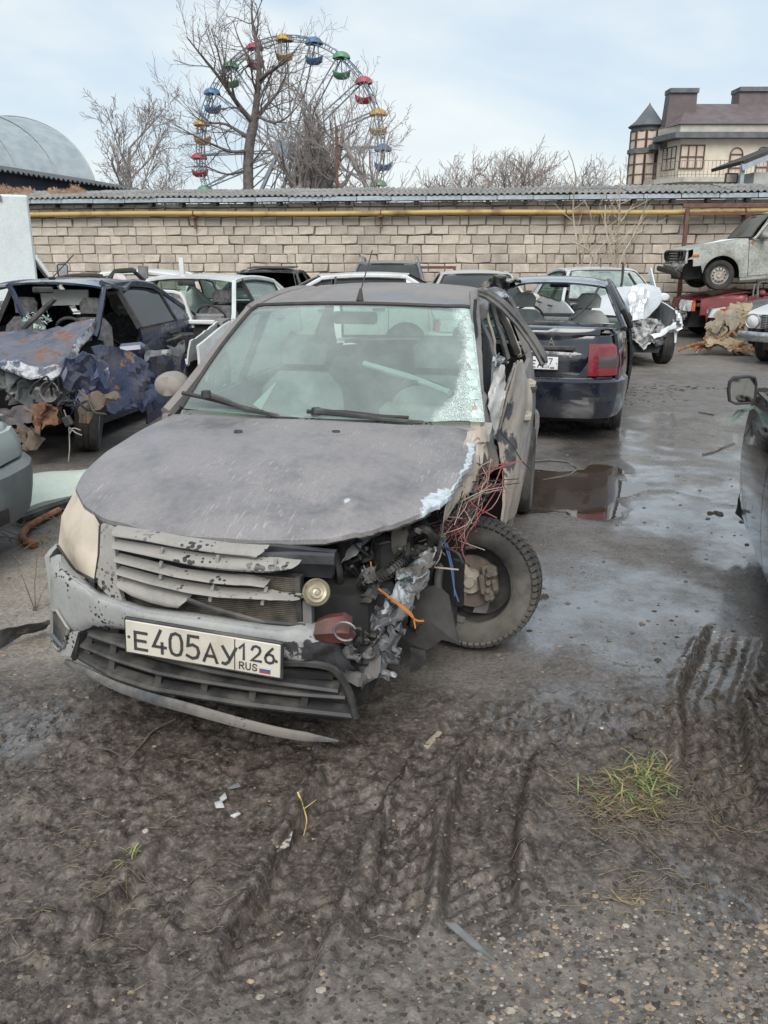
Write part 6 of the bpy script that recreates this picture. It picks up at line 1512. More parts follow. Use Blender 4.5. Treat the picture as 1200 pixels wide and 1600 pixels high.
    # inner fender sheet, coated in mud
    crumpled('inner_fender', X(C5((690, 400), (700, 375), (720, 330), (760, 205), (800, 90)), [.22, .2, .12, -.05, -.3]), X(C5((690, 445), (740, 360), (800, 300), (862, 200), (850, 60)), [.2, .05, -.1, -.25, -.45]), 12, 30, BEIGE, .018, 11, 61, bulge=.02)
    crumpled('hinge_pillar', X(C8((215, 1200), (300, 1180), (340, 1250)), -.42), X(C8((250, 900), (290, 930), (310, 1010)), -.50), 9, 7, BEIGE, .012, 10, 63, th=(-.03, 0, 0))
    crumpled('hinge_pillar', X(C8((335, 1360), (380, 1330), (420, 1300)), -.55), X(C8((300, 800), (320, 830), (345, 900)), -.62), 10, 6, surf('dark pillar metal', (.05, .05, .055), (.16, .145, .13), 7, .6), .014, 9, 64, th=(-.03, 0, 0))
    mb = MB(); mb.box(X(C8((232, 1150)), -.36)[0], (.03, .055, .07), bev=.006); mb.build('hinge', BEIGE, e)
    # front door: peeled skin, curled inner flap, frame bent outwards
    ub = list(np.linspace(-1.0, -1.34, 8))
    rgt = np.array([H(x, y, 0, u) for (x, y), u in zip(rs(np.array([(806, 801), (814, 765), (822, 715), (829, 665), (831, 640), (829, 612), (824, 588), (818, 562)], float), 8), np.linspace(-1.30, -1.36, 8))])
    lft = np.array([H(x, y, 0, u) for (x, y), u in zip(rs(np.array([(786, 825), (790, 790), (792, 735), (777, 697), (782, 665), (790, 625), (799, 592), (804, 570)], float), 8), np.linspace(-.80, -.95, 8))])
    P_ = coons(np.stack([lft[0], rgt[0]]), np.stack([lft[-1], rgt[-1]]), lft, rgt, 40, 26); F = P_.reshape(-1, 3); q = noise3(F, 7, 71, 3); F[:, 1] += .030 * (np.abs(q[:, 0]) - .2); P_ = F.reshape(40, 26, 3)
    P_[..., 1] += .03 * np.sin(np.linspace(0, PI, 26))[None, :] * np.sin(np.linspace(0, PI, 40))[:, None]
    mb = MB(); mb.sheet(P_, (0, -.012, 0)); fd = mb.build('front_door', FLANK, e, 45); fd['label'] = 'front door bent outwards with torn skin'
    jj = np.linspace(0, 1, 26)[None, :]; ii = np.linspace(0, 1, 40)[:, None]; ch = .58 * sstep(.75, .1, jj) * sstep(.15, .35, ii) * sstep(1.0, .7, ii) * np.ones((40, 26)); chipa = np.tile(ch.ravel(), 2).astype(np.float32)
    a = fd.data.attributes.new('chip', 'FLOAT', 'POINT'); a.data.foreach_set('value', chipa)
    for k in range(4):
        P1 = X(C8((545 - 8 * k, 600 + 10 * k), (510 - 10 * k, 740), (470 - 12 * k, 880), (420 - 4 * k, 1050)), -.78); mb = MB(); mb.tube(smooth_line(P1, 14, 1) + .004 * noise3(smooth_line(P1, 14, 1), 14, k), .007, 5, flat=.6); mb.build('door_fold', scr if k % 2 else BEIGE, fd)
        chipped(bpy.data.objects[mb and fd.children[-1].name], .5)
    flap_m = surf('bare inner door sheet', (.36, .36, .355), (.25, .245, .235), 9, .5, .7, metal=.15, bump=.15, lo=.4, hi=.7)
    o = crumpled('door_flap', X(C8((335, 900), (360, 1000), (388, 1095), (400, 1060)), -.70), X(C8((400, 680), (440, 640), (466, 650), (472, 740)), -.80), 16, 14, flap_m, .014, 10, 73)
    for (hx, hy, u) in ((828, 600, -2.06), (820, 650, -1.22)):
        p = H(hx + 2, hy, 0, u); mb = MB(); mb.tube([p + [.07, -.03, 0], p + [.05, .012, 0], p + [-.05, .012, 0], p + [-.07, -.03, 0]], .018, 6); mb.tube([p + [.03, -.01, .0], p + [-.03, -.01, 0]], .03, 8); mb.build('handle', BEIGE, fd)
    P_ = np.array([H(x, y, 0, u) for x, y, u in ((743, 459, -1.12), (752, 456, -1.12), (766, 460, -1.08), (788, 476, -1.03), (813, 503, -.98), (834, 532, -.93), (846, 552, -.90), (853, 566, -.88))])
    mb = MB(); mb.tube(smooth_line(P_, 26, 1), [.018] * 4 + [.022] * 20 + [.017, .010], 6, flat=1.0); mb.tube(smooth_line(P_ + [.02, -.014, -.012], 26, 1), .010, 5); mb.build('window_frame', surf('black dusty frame', (.025, .025, .027), (.12, .115, .105), 8, .5, .8), fd)
    # pillars and torn trims seen through the door hole
    for pts, u, r_, mt in (([(275, 190), (280, 300), (345, 440), (375, 560), (385, 620)], -1.2, .020, GREY), ([(330, 215), (350, 330), (385, 470), (395, 600)], -1.3, .016, BEIGE), ([(365, 230), (400, 340), (440, 450), (480, 590)], -1.4, .026, scr), ([(395, 240), (440, 330), (490, 430), (540, 560)], -1.45, .020, black_plastic), ([(470, 320), (500, 420), (545, 520), (560, 580)], -1.7, .022, BEIGE), ([(260, 200), (262, 330), (270, 500), (285, 700), (300, 860)], -.9, .014, black_plastic)):
        P_ = smooth_line(X(C8(*pts), u), 16, 1); P_ = P_ + .006 * noise3(P_, 15, int(r_ * 1000)); mb = MB(); mb.tube(P_, r_, 6, flat=.6); o = mb.build('bent_pillar', mt, e)
        if mt is scr: chipped(o, .35)
    chipped(crumpled('crushed_roof_corner', X(C8((250, 140), (330, 150), (400, 200), (465, 200)), -1.25), X(C8((310, 100), (370, 105), (430, 120), (470, 170)), -1.35), 7, 16, scr, .022, 16, 81), .6)
    chipped(crumpled('torn_metal_rags', X(C8((375, 610), (410, 650), (450, 640), (490, 610)), -.95), X(C8((400, 520), (430, 560), (470, 590), (500, 590)), -1.0), 7, 14, scr, .03, 18, 83), .6)
    crumpled('torn_trim', X(C8((540, 590), (570, 575), (605, 545)), -1.1), X(C8((545, 575), (575, 560), (606, 543)), -1.1), 3, 6, black_plastic, .006, 20, 85)
    mb = MB(); mb.box((-1.75, .52, .75), (.9, .05, .9)); mb.box((-1.0, .1, .5), (.1, .9, .5)); mb.build('interior_shade_panel', dark_void, e)  # near black sheets stand in for the shade inside the cabin
    # ---- front left wheel, wrenched round to face forwards, its rim face torn off
    wc = np.array(fr.I @ Vector(gnd(744, 908, .285))); wdir = Vector(fr.I.to_3x3() @ Vector((-.30, -.93, .18))).normalized()
    q = wdir.to_track_quat('Y', 'Z').to_matrix().to_4x4(); we = empty('wheel'); we.parent = e; we.matrix_local = Matrix.Translation(wc) @ q; we['label'] = 'front left wheel torn off its hub, facing forwards'
    r_ = .274; hw = .092; rr_ = r_ * .63; M = Matrix.Rotation(-PI / 2, 4, 'X'); mb = MB()
    pr = [(rr_, -hw * .8), (r_ * .80, -hw * 1.05), (r_ * .93, -hw), (r_ * .985, -hw * .82), (r_ - .004, -hw * .5), (r_ - .004, hw * .5), (r_ * .98, hw * .85), (r_ * .93, hw * 1.0), (r_ * .80, hw * 1.06), (r_ * .70, hw * .98), (rr_, hw * .80), (rr_ * .985, hw * .6)]
    mb.lathe(pr, 64, M); mb.build('tyre', rubber_dusty, we, 40)
    mb = MB(); nt_ = 60
    for k in range(nt_):
        for sx in (-1, 1):
            a = 2 * PI * (k + (.5 if sx > 0 else 0)) / nt_; Rm = Matrix.Rotation(-a, 4, 'Y')
            for y0, y1, rd, hh, tl in ((.05, .48, r_ + .001, .012, .5), (.54, .86, r_ + .000, .012, -.25), (.86, 1.10, r_ * .965, .014, 0)):
                Rz = Rm @ Matrix.Rotation(sx * tl, 4, 'Z') @ Matrix.Rotation(-sx * (.75 if y0 > .8 else (.18 if y0 > .5 else 0)), 4, 'X')
                mb.box(Rm @ Vector((0, sx * (y0 + y1) / 2 * hw, rd)), (2 * PI * r_ / nt_ * .66, (y1 - y0) * hw, hh), Rz)
    o = mb.build('tread', rubber_dusty, we, 0); o['kind'] = 'stuff'
    mb = MB(); mb.lathe([(rr_ * 1.02, hw * .82), (rr_ * .96, hw * .78), (rr_ * .93, hw * .3), (rr_ * .92, -hw * .4), (rr_ * .97, -hw * .8)], 48, M); mb.lathe([(rr_ * .92, -hw * .5), (.001, -hw * .5)], 24, M); V_ = mb.v[0]; V_ += .006 * noise3(V_, 14, 3); mb.build('rim', surf('black rim barrel', (.018, .018, .019), (.07, .065, .06), 9, .4, .7), we, 40)
    # bent piece of rim lip, brake disc, caliper, hub
    a = np.linspace(-.9, 2.1, 30); P_ = np.array([(rr_ * (.93 - .10 * math.sin(k * 2)) * math.sin(k + .9) , hw * (.95 + .35 * math.sin(k * 1.7)), rr_ * .97 * math.cos(k + .9)) for k in a]); mb = MB(); mb.tube(P_, .017, 6, flat=.45); mb.build('bent_rim_lip', surf('dusty bent steel', (.16, .145, .13), (.08, .075, .07), 9, .6), we)
    mb = MB(); mb.lathe([(.03, .01), (.115, .012), (.118, .0), (.115, -.012), (.03, -.012)], 36, Matrix.Translation((.02, -.005, .0)) @ M); mb.build('brake_disc', surf('rusty disc', (.11, .085, .07), (.19, .155, .13), 12, .7), we)
    mb = MB()
    for sx, sz, w1, h1, y1 in ((-.085, .02, .06, .13, .03), (-.095, .06, .045, .05, .055), (-.09, -.045, .045, .05, .055), (-.06, .0, .03, .09, .06), (-.11, .0, .03, .06, .04)): mb.box((sx + .02, y1, sz), (w1, .05, h1), Matrix.Rotation(.25, 4, 'Y'), bev=.010)
    for k in range(4): mb.lathe([(.001, .012), (.011, .012), (.011, 0)], 8, Matrix.Translation((-.07, .085, -.05 + .034 * k)) @ M)
    mb.build('brake_caliper', surf('dirty caliper', (.17, .14, .11), (.09, .08, .07), 14, .8), we)
    mb = MB(); mb.lathe([(.001, .05), (.022, .05), (.024, .03), (.05, .028), (.055, .0), (.055, -.03)], 24, Matrix.Translation((.02, .01, 0)) @ M); mb.tube([(.10, .0, .12), (.06, .03, .06), (.02, .02, 0)], .03, 7); mb.tube([(.02, -.02, -.02), (.09, .02, -.09), (.13, .03, -.13)], .022, 7); mb.build('hub', BEIGE, we)
    mb = MB(); mb.tube([wc + [-.12, -.10, .02], wc + [-.20, -.30, .08]], .022, 7); st = [wc + [-.1, -.12, .16], wc + [-.16, -.2, .34], wc + [-.2, -.24, .5]]; mb.tube(st, .034, 10); mb.lathe([(.05, -.08), (.065, .02), (.05, .12)], 14, Matrix.Translation(wc + [-.12, -.14, .20])); mb.build('suspension_strut', BEIGE, e)
    return c
MAIN = main_car()
# ------------------------------------------------------------------ other cars
BLACK_P = paint('glossy blue black paint', (.008, .010, .018), (.05, .05, .055), .12, .10, 0, 3, 1.0, grime=.0)
BLACK_D = paint('dusty black paint', (.012, .013, .016), (.10, .095, .09), .30, .2, 0, 3, .7, grime=.05)
NAVY = paint('navy blue paint', (.008, .012, .036), (.12, .12, .135), .24, .16, .1, 3, .8, grime=.06)
NAVY_RUST = paint('rusting bent navy hood', (.045, .055, .095), (.21, .205, .21), .42, .32, .2, 2.6, .4, rust=.44, rustcol=(.17, .07, .04), grime=.15, chips=8, chipcol=(.45, .45, .47))
WHITE_P = paint('weathered white paint', (.60, .62, .61), (.30, .28, .24), .22, .3, 0, 3, .5, grime=.10)
WHITE_C = paint('clean white paint', (.58, .61, .63), (.40, .40, .39), .10, .25, 0, 3, .5, grime=.05)
MOSS_P = paint('mossy grey paint', (.42, .44, .40), (.11, .105, .085), .42, .6, 0, 2.2, .1, rust=.10, grime=.30)
RED_P = paint('faded dark red paint', (.20, .02, .03), (.17, .09, .085), .32, .4, 0, 2.5, .3, grime=.1)
SLATE_P = paint('dusty slate paint', (.055, .064, .075), (.17, .17, .17), .45, .4, 0, 2.5, .3, grime=.1)
GREEN_P = paint('pale silver green paint', (.20, .235, .23), (.24, .25, .24), .30, .3, .3, 3, .5, grime=.08)
SILV_P = paint('silver grey paint', (.26, .28, .30), (.25, .24, .22), .25, .3, .4, 3, .5)
BEIGE_P = paint('beige white paint', (.50, .50, .47), (.34, .32, .29), .3, .4, 0, 3, .4)
def sheet_of(car, name, b, t, n, m, mat, amp, freq, seed, th=(0, 0, -.012), parent=None, sm=25, chip=None):
    """crumpled piece of sheet metal between two edge lines (local points)"""
    b, t = rs(np.array(b, float), m), rs(np.array(t, float), m); s_ = np.linspace(0, 1, n)[:, None, None]; P = (b[None] * (1 - s_) + t[None] * s_).reshape(-1, 3)
    q = noise3(P, freq, seed, 3); P = P + amp * np.sign(q) * (.35 - np.abs(np.abs(q) - .3)) * 2
    mb = MB(); mb.sheet(P.reshape(n, m, 3), th); o = mb.build(name, mat, parent or car.e, sm)
    if chip is not None:
        a_ = o.data.attributes.new('chip', 'FLOAT', 'POINT'); a_.data.foreach_set('value', np.full(len(o.data.vertices), chip, np.float32))
    return o
def tubes(car, name, lines, r, mat, k=6, parent=None):
    mb = MB()
    for l in lines: mb.tube(smooth_line(l, max(6, 4 * len(l)), 1), r, k)
    return mb.build(name, mat, parent or car.e)
# ---- black saloon seen from behind
def black_saloon():
    f = Frame(2.31, 10.85, 197)
    c = CarB('black_saloon', 'glossy black saloon with its rear screen gone, seen from behind, darkened tail lights', f, BLACK_P,
             dict(rw=(-2.76, 1.06), roof_r=(-2.08, 1.385), trunk_w=.62, wheel='alloy', handle_m=BLACK_P), omit={'rear_screen', 'windshield', 'mirror_R', 'rear_door_R', 'rear_window_R', 'tail_light_L', 'tail_light_R', 'trunk'}, glass_m=GLASS_PALE, seats=light_cloth, group=None)
    c.dl = [crumple((-2.1, .5, 1.36), (.35, .35, .2), .05, 10, (0, -.02, -.02), 3)]
    c.all(); e = c.e; c.dl = []
    # boot lid with its back face and recess
    V = np.linspace(-1, 1, 25); path = rs([(-2.74, 1.055), (-2.95, 1.065), (-3.28, 1.05), (-3.375, 1.035), (-3.40, .99), (-3.385, .92), (-3.40, .86), (-3.43, .78), (-3.425, .62)], 26); P = np.zeros((26, 25, 3))
    for i, (u, z) in enumerate(path):
        w = .70 if u > -3.3 else .60; P[i] = np.stack([u + .09 * np.abs(V) ** 3, V * w, z - .02 * V ** 2 * (u > -3.37)], -1)
    mb = MB(); mb.sheet(P, (.015, 0, -.012)); lid = mb.build('trunk_lid', BLACK_P, e, 50)
    mb = MB(); mb.box((-3.415, 0, .865), (.03, .80, .045), bev=.012); mb.build('trunk_handle_trim', BLACK_D, lid)
    mb = MB(); mb.lathe([(.001, .012), (.016, .010), (.018, 0)], 14, Matrix.Translation((-3.432, -.36, .80)) @ Matrix.Rotation(-PI / 2, 4, 'Y')); mb.build('keyhole', chrome, lid)
    M = Matrix(((0, 0, -1, -3.405), (-1, 0, 0, 0), (0, 1, 0, .925), (0, 0, 0, 1)))
    mb = MB(); A = np.array(M)
    for x in (-.125, .185): strokes(mb, 'A', x - .02, -.03, .045, .056, .011, .012)
    mb.build('badge_letters', chrome, lid, 0, fn=lambda V: V @ A[:3, :3].T + A[:3, 3])
    Mp = Matrix(((0, 0, -1, -3.452), (-1, 0, 0, 0), (0, 1, 0, .735), (0, 0, 0, 1)))
    GL[' '] = []; plate(lid, Mp, '   5EA', '07', plate_clean, dirty=False)
    dark_lens = paint('darkened tail lens', (.20, .012, .022), (.05, .03, .03), .3, .1, 0, 3, .9)
    for sg in (1, -1):
        lo, hi = (.12, .285) if sg > 0 else (.715, .88)
        t = c.out('tail_light', c.band('rear', [(.615, -.02), (.63, .004), (.76, .0), (.88, -.02), (.905, -.05)], lo, hi, 12, .04), dark_lens)
        lo2, hi2 = (lo + .035, hi - .03); c.out('reverse_lens', c.band('rear', [(.70, .005), (.76, .006), (.80, .001)], lo2, hi2, 8, .02), paint('smoked grey lens', (.07, .055, .055), (.05, .05, .05), .2, .1, 0, 3, .8), t)
        c.out('quarter_corner', c.band('rear', [(.60, -.03), (.91, -.045), (.96, -.05), (1.00, -.08), (1.015, -.14)], .02 if sg > 0 else .875, .125 if sg > 0 else .98, 10, .03), BLACK_P)
    mb = MB(); mb.sheet([[(-2.70, y, .985) for y in (-.6, 0, .6)], [(-2.2, y, .98) for y in (-.6, 0, .6)]], (0, 0, -.03)); mb.build('parcel_shelf', seat_cloth, e)
    tubes(c, 'torn_seal', [[(-2.74, -.30, 1.07), (-2.5, -.44, 1.2), (-2.12, -.50, 1.36)]], .012, black_plastic)
    sheet_of(c, 'crushed_roof_corner', [(-2.10, .30, 1.38), (-2.05, .56, 1.34), (-2.3, .62, 1.25)], [(-2.25, .32, 1.42), (-2.15, .58, 1.45), (-2.2, .70, 1.33)], 7, 14, surf('torn black roof edge', (.02, .02, .022), (.20, .19, .16), 14, .5, .8), .04, 12, 5)
    # rear right door standing a little open
    R = c.p['r'] + .075; col = []
    for u in c.us(-1.366, -2.214):
        dz = R * R - (u + 2.49) ** 2; zz = .215 if dz <= 0 else max(.215, .305 + math.sqrt(dz)); col.append((u, zz, float(c.beltz(u))))
    hinge = np.array([-1.37, -.80, 0]); ca, sa = math.cos(rad(3)), math.sin(rad(3))
    def swing(V): W = V - hinge; return np.stack([W[:, 0] * ca - W[:, 1] * -sa * -1 * -1, W[:, 0] * sa + W[:, 1] * ca, W[:, 2]], 1) + hinge
    mb = c.col_panel(col, -1); d = mb.build('rear_door', BLACK_D, e, 38, fn=swing)
    pts = c.sp([(-1.40, .97), (-1.42, 1.38), (-1.9, 1.40), (-2.15, 1.33), (-2.45, 1.15), (-2.25, .98)], -1); mb = MB(); mb.tube(pts, .028, 6); mb.build('window_frame', BLACK_D, d, fn=swing)
    mb = c.out('inner_door_card', c.col_panel([(u, .25, .95) for u in c.us(-1.38, -2.1)], -1, 5, .02, -.05), black_plastic, d)
    c.out('bumper_reflector', c.band('rear', [(.40, .014), (.44, .02)], .70, .80, 6, .01), BLACK_D)
black_saloon()
# ---- navy wreck at the left
def navy_wreck():
    f = Frame(-3.50, 7.35, 11)
    c = CarB('navy_wreck', 'smashed navy blue hatchback with a folded rusty hood and no windscreen', f, NAVY, dict(roof_z=1.425, seg=.06, ur=-3.1, trunk=(-3.02, 1.0), rw=(-2.8, 1.04), rear=[(-2.88, 1.0), (-3.0, .96), (-3.05, .85), (-3.09, .6), (-3.1, .3), (-3.1, 0)]),
             omit={'windshield', 'hood', 'fender_L', 'fender_R', 'front_door_L', 'bumper_f', 'grille', 'nose_panel', 'headlight_L', 'headlight_R', 'mirror_L', 'front_window_L', 'cowl', 'a_pillar_R', 'front_window_R'}, glass_m=GLASS_TINT)
    c.sides(); c.top(); c.tail(); c.inside(); c.wheels(skip=('FL',)); e = c.e
    H = lambda px, py, ax, v: f.hit(px, py, ax, v)
    X = lambda pts, ax, v: np.array([H(x, y, ax, vv) for (x, y), vv in zip(pts, v if isinstance(v, (list, tuple)) else [v] * len(pts))])
    # folded hood: outline from the cowl down to the creased front edge
    n, m = 40, 46; B = smooth_line(X([(-60, 548), (-20, 556), (0, 562), (18, 571), (50, 580), (78, 585), (90, 578), (120, 549), (147, 506)], 0, [.45, .5, .52, .54, .56, .56, .5, .1, -.32]), m, 1); T = rs(X([(-60, 527), (-20, 524), (20, 521), (72, 514), (120, 505), (151, 499)], 0, [-.45, -.45, -.45, -.44, -.42, -.38]), m)
    s_ = np.linspace(0, 1, n)[:, None, None]; P = (B[None] * (1 - s_) + T[None] * s_); P[..., 2] += .03 * np.sin(PI * s_[..., 0]) * (.4 + .6 * np.sin(np.linspace(0, 2.6, m))[None, :]) 
    F = P.reshape(-1, 3); q = noise3(F, 3.2, 5, 3); F[:, 2] += .06 * (np.abs(q[:, 0]) - .15); q = noise3(F, 6, 6, 2); F[:, 2] += .045 * (np.abs(q[:, 1]) - .2); P = F.reshape(n, m, 3); P[:3, :, 2] -= np.array([.06, .04, .015])[:, None]
    mb = MB(); mb.sheet(P, (0, 0, -.015)); h = mb.build('hood', NAVY_RUST, e, 14); a_ = h.data.attributes.new('chip', 'FLOAT', 'POINT'); ch = np.zeros((n, m)); ch[:4] = .55; ch[:, -3:] = .5; a_.data.foreach_set('value', np.tile(ch.ravel(), 2).astype(np.float32))
    h['label'] = 'folded hood with a large rust patch'
    fold = paint('creased navy metal', (.010, .017, .058), (.18, .17, .16), .18, .18, .25, 4, .7, rust=.06, rustcol=(.22, .12, .07), grime=.12, chips=7, chipcol=(.48, .46, .44))
    sheet_of(c, 'crushed_fender', X([(172, 640), (205, 648), (232, 644), (248, 622)], 0, [.12, -.05, -.2, -.35]), X([(150, 545), (180, 549), (215, 555), (246, 582)], 0, [.0, -.15, -.3, -.45]), 10, 12, fold, .075, 3.2, 7, (0, -.012, 0), sm=8, chip=.24)
    sheet_of(c, 'crushed_fender', X([(112, 640), (130, 632), (150, 620), (176, 612)], 0, [.50, .42, .34, .22]), X([(94, 572), (118, 560), (140, 548), (158, 547)], 0, [.46, .36, .2, .05]), 10, 11, fold, .075, 4.5, 17, (0, -.012, 0), sm=8, chip=.40)
    sheet_of(c, 'torn_fender_edge', X([(128, 655), (142, 660), (150, 645), (178, 618)], 0, .48), X([(120, 615), (135, 625), (160, 612), (182, 606)], 0, .44), 8, 18, paint('rusted torn edge', (.10, .085, .07), (.17, .135, .10), .5, .7, .1, 6, 0, rust=.4, grime=.3), .05, 9, 27, (0, -.012, 0))
    sheet_of(c, 'front_door', X([(228, 660), (262, 632), (285, 590)], 0, [-.5, -.9, -1.3]), X([(236, 556), (262, 549), (284, 536)], 0, [-.5, -.9, -1.3]), 7, 9, fold, .045, 3.5, 37, (0, -.015, 0), sm=8, chip=.2)
    sheet_of(c, 'torn_trim', X([(230, 562), (262, 558), (286, 550)], 0, [-.5, -.85, -1.2]), X([(228, 551), (262, 548), (286, 536)], 0, [-.5, -.85, -1.2]), 4, 14, surf('grey torn trim', (.20, .21, .22), (.36, .36, .36), 9, .5), .03, 9, 39)
    p = H(207, 550, 0, -.52); mb = MB(); mb.box(p, (.13, .24, .15), Matrix.Rotation(.3, 4, 'Y') @ Matrix.Rotation(.3, 4, 'Z'), bev=.03); mr = mb.build('mirror', fold, e); mb = MB(); mb.box(p + [-.07, .0, 0], (.012, .18, .11), Matrix.Rotation(.3, 4, 'Y') @ Matrix.Rotation(.3, 4, 'Z')); mb.build('mirror_glass', GLASS_TINT, mr)
    # crushed front: rusty beam, buckled panels, lamp bowl, hoses
    rb = paint('rusty bumper beam', (.085, .085, .10), (.20, .15, .12), .4, .7, 0, 3, 0, rust=.5, rustcol=(.20, .075, .04), grime=.2)
    sheet_of(c, 'bumper_beam', X([(-60, 672), (0, 667), (40, 664), (88, 660)], 0, [.5, .56, .58, .56]), X([(-60, 640), (0, 641), (40, 636), (90, 632)], 0, [.48, .54, .56, .54]), 12, 34, rb, .03, 6, 47, (-.05, 0, 0))
    sheet_of(c, 'torn_beam_end', X([(52, 668), (70, 672), (88, 660)], 0, .62), X([(50, 636), (68, 630), (90, 634)], 0, .60), 9, 12, surf('bare rust', (.12, .055, .035), (.20, .11, .07), 10, .9, bump=.4), .05, 10, 49)
    sheet_of(c, 'hanging_rag', X([(25, 690), (45, 698), (62, 694)], 0, .60), X([(10, 668), (40, 664), (66, 668)], 0, .58), 9, 14, surf('rust brown rag of undershield', (.09, .07, .055), (.17, .135, .10), 10, .9), .05, 9, 51)
    sheet_of(c, 'buckled_panel', X([(-40, 640), (0, 642), (60, 640), (112, 632)], 0, .40), X([(-40, 566), (0, 572), (60, 588), (104, 578)], 0, .38), 16, 30, surf('dull grey green metal', (.08, .09, .095), (.17, .18, .18), 7, .55, .8), .08, 6, 53, (-.02, 0, 0))
    mb = MB(); mb.box((.0, -.05, .48), (.5, 1.15, .4)); mb.build('engine_bay', dark_void, e)
    mb = MB(); mb.lathe([(.001, -.02), (.05, .0), (.075, .03), (.085, .05), (.075, .05), (.06, .01)], 18, Matrix.Translation(H(82, 612, 0, .52)) @ Matrix.Rotation(rad(80), 4, 'Y')); mb.box(H(74, 618, 0, .5), (.08, .2, .14), bev=.02); mb.build('lamp_bowl', steel, e)
    r = random.Random(6)
    for k in range(9): 
        a = (r.uniform(20, 110), r.uniform(600, 640)); pts = [a]
        for q in range(4): pts.append((pts[-1][0] + r.uniform(-8, 22), pts[-1][1] + r.uniform(-18, 22)))
        tubes(c, 'hose', [X(pts, 0, [.56 + .05 * math.sin(q + k) for q in range(5)])], r.choice([.010, .014, .006]), r.choice([engine_grime, black_plastic, dusty_black]))
    tubes(c, 'hanging_wire', [X([(100, 640), (108, 665), (109, 700), (107, 722)], 0, .62), X([(109, 668), (118, 676), (128, 680)], 0, .62), X([(108, 680), (114, 668), (126, 672)], 0, .62)], .005, surf('pale wire', (.35, .33, .30), (.2, .19, .17), 9, .7), 4)
    p = H(106, 658, 0, .62); mb = MB(); mb.box(p, (.04, .07, .08), Matrix.Rotation(.4, 4, 'X'), bev=.008); mb.build('connector', dusty_black, e)
    # pushed out front wheel
    wp = np.array(f.I @ Vector((-2.60, 7.27, .30))); wheel(e, tuple(wp), .30, .19, 'steel', 1, rot=Matrix.Rotation(rad(24), 4, 'Z') @ Matrix.Rotation(rad(-7), 4, 'X'), tyre_m=rubber_dusty)
    # displaced right pillar, loose black strip, broken screen bits
    tubes(c, 'windscreen_pillar', [X([(12, 445), (20, 455), (32, 485), (45, 510)], 0, -.75)], .028, NAVY); tubes(c, 'window_frame', [X([(-20, 452), (0, 447), (14, 446)], 0, -.9)], .02, SILV_P)
    tubes(c, 'loose_trim_strip', [X([(36, 514), (60, 492), (86, 466)], 0, -.45)], .026, dusty_black)
    gls = surf('green glass crumbs', (.30, .42, .36), (.5, .62, .56), 30, .3); mb = MB()
    for k in range(60):
        p = H(r.uniform(40, 78), r.uniform(488, 512), 0, r.uniform(-.7, -.5)); d = np.array([r.uniform(-.02, .02) for _ in range(9)]).reshape(3, 3); mb.add(p + d * 1.6, [(0, 1, 2)])
    o = mb.build('glass_crumbs', gls, e, 0); o['kind'] = 'stuff'
    tubes(c, 'antenna', [[(-1.22, -.02, 1.44), (-1.42, .12, 1.66)]], .006, black_plastic, 5); mb = MB(); mb.box((-1.22, -.02, 1.44), (.08, .05, .03), bev=.012); mb.build('antenna_foot', black_plastic, e)
    tubes(c, 'roof_rail', [c.sp([(-1.15, 1.40), (-1.5, 1.32), (-1.75, 1.40), (-2.1, 1.36)], 1)], .03, NAVY)
    q = X([(62, 452), (137, 453), (137, 476), (66, 478)], 0, -1.35); mb = MB(); mb.add(np.r_[q, q - [.02, 0, 0]], [(0, 1, 2, 3), (7, 6, 5, 4), (0, 4, 5, 1), (1, 5, 6, 2), (2, 6, 7, 3), (3, 7, 4, 0)])
    mb.build('sun_visor_board', surf('dirty cream board', (.42, .42, .39), (.52, .52, .49), 4, .8), e, 0)
navy_wreck()
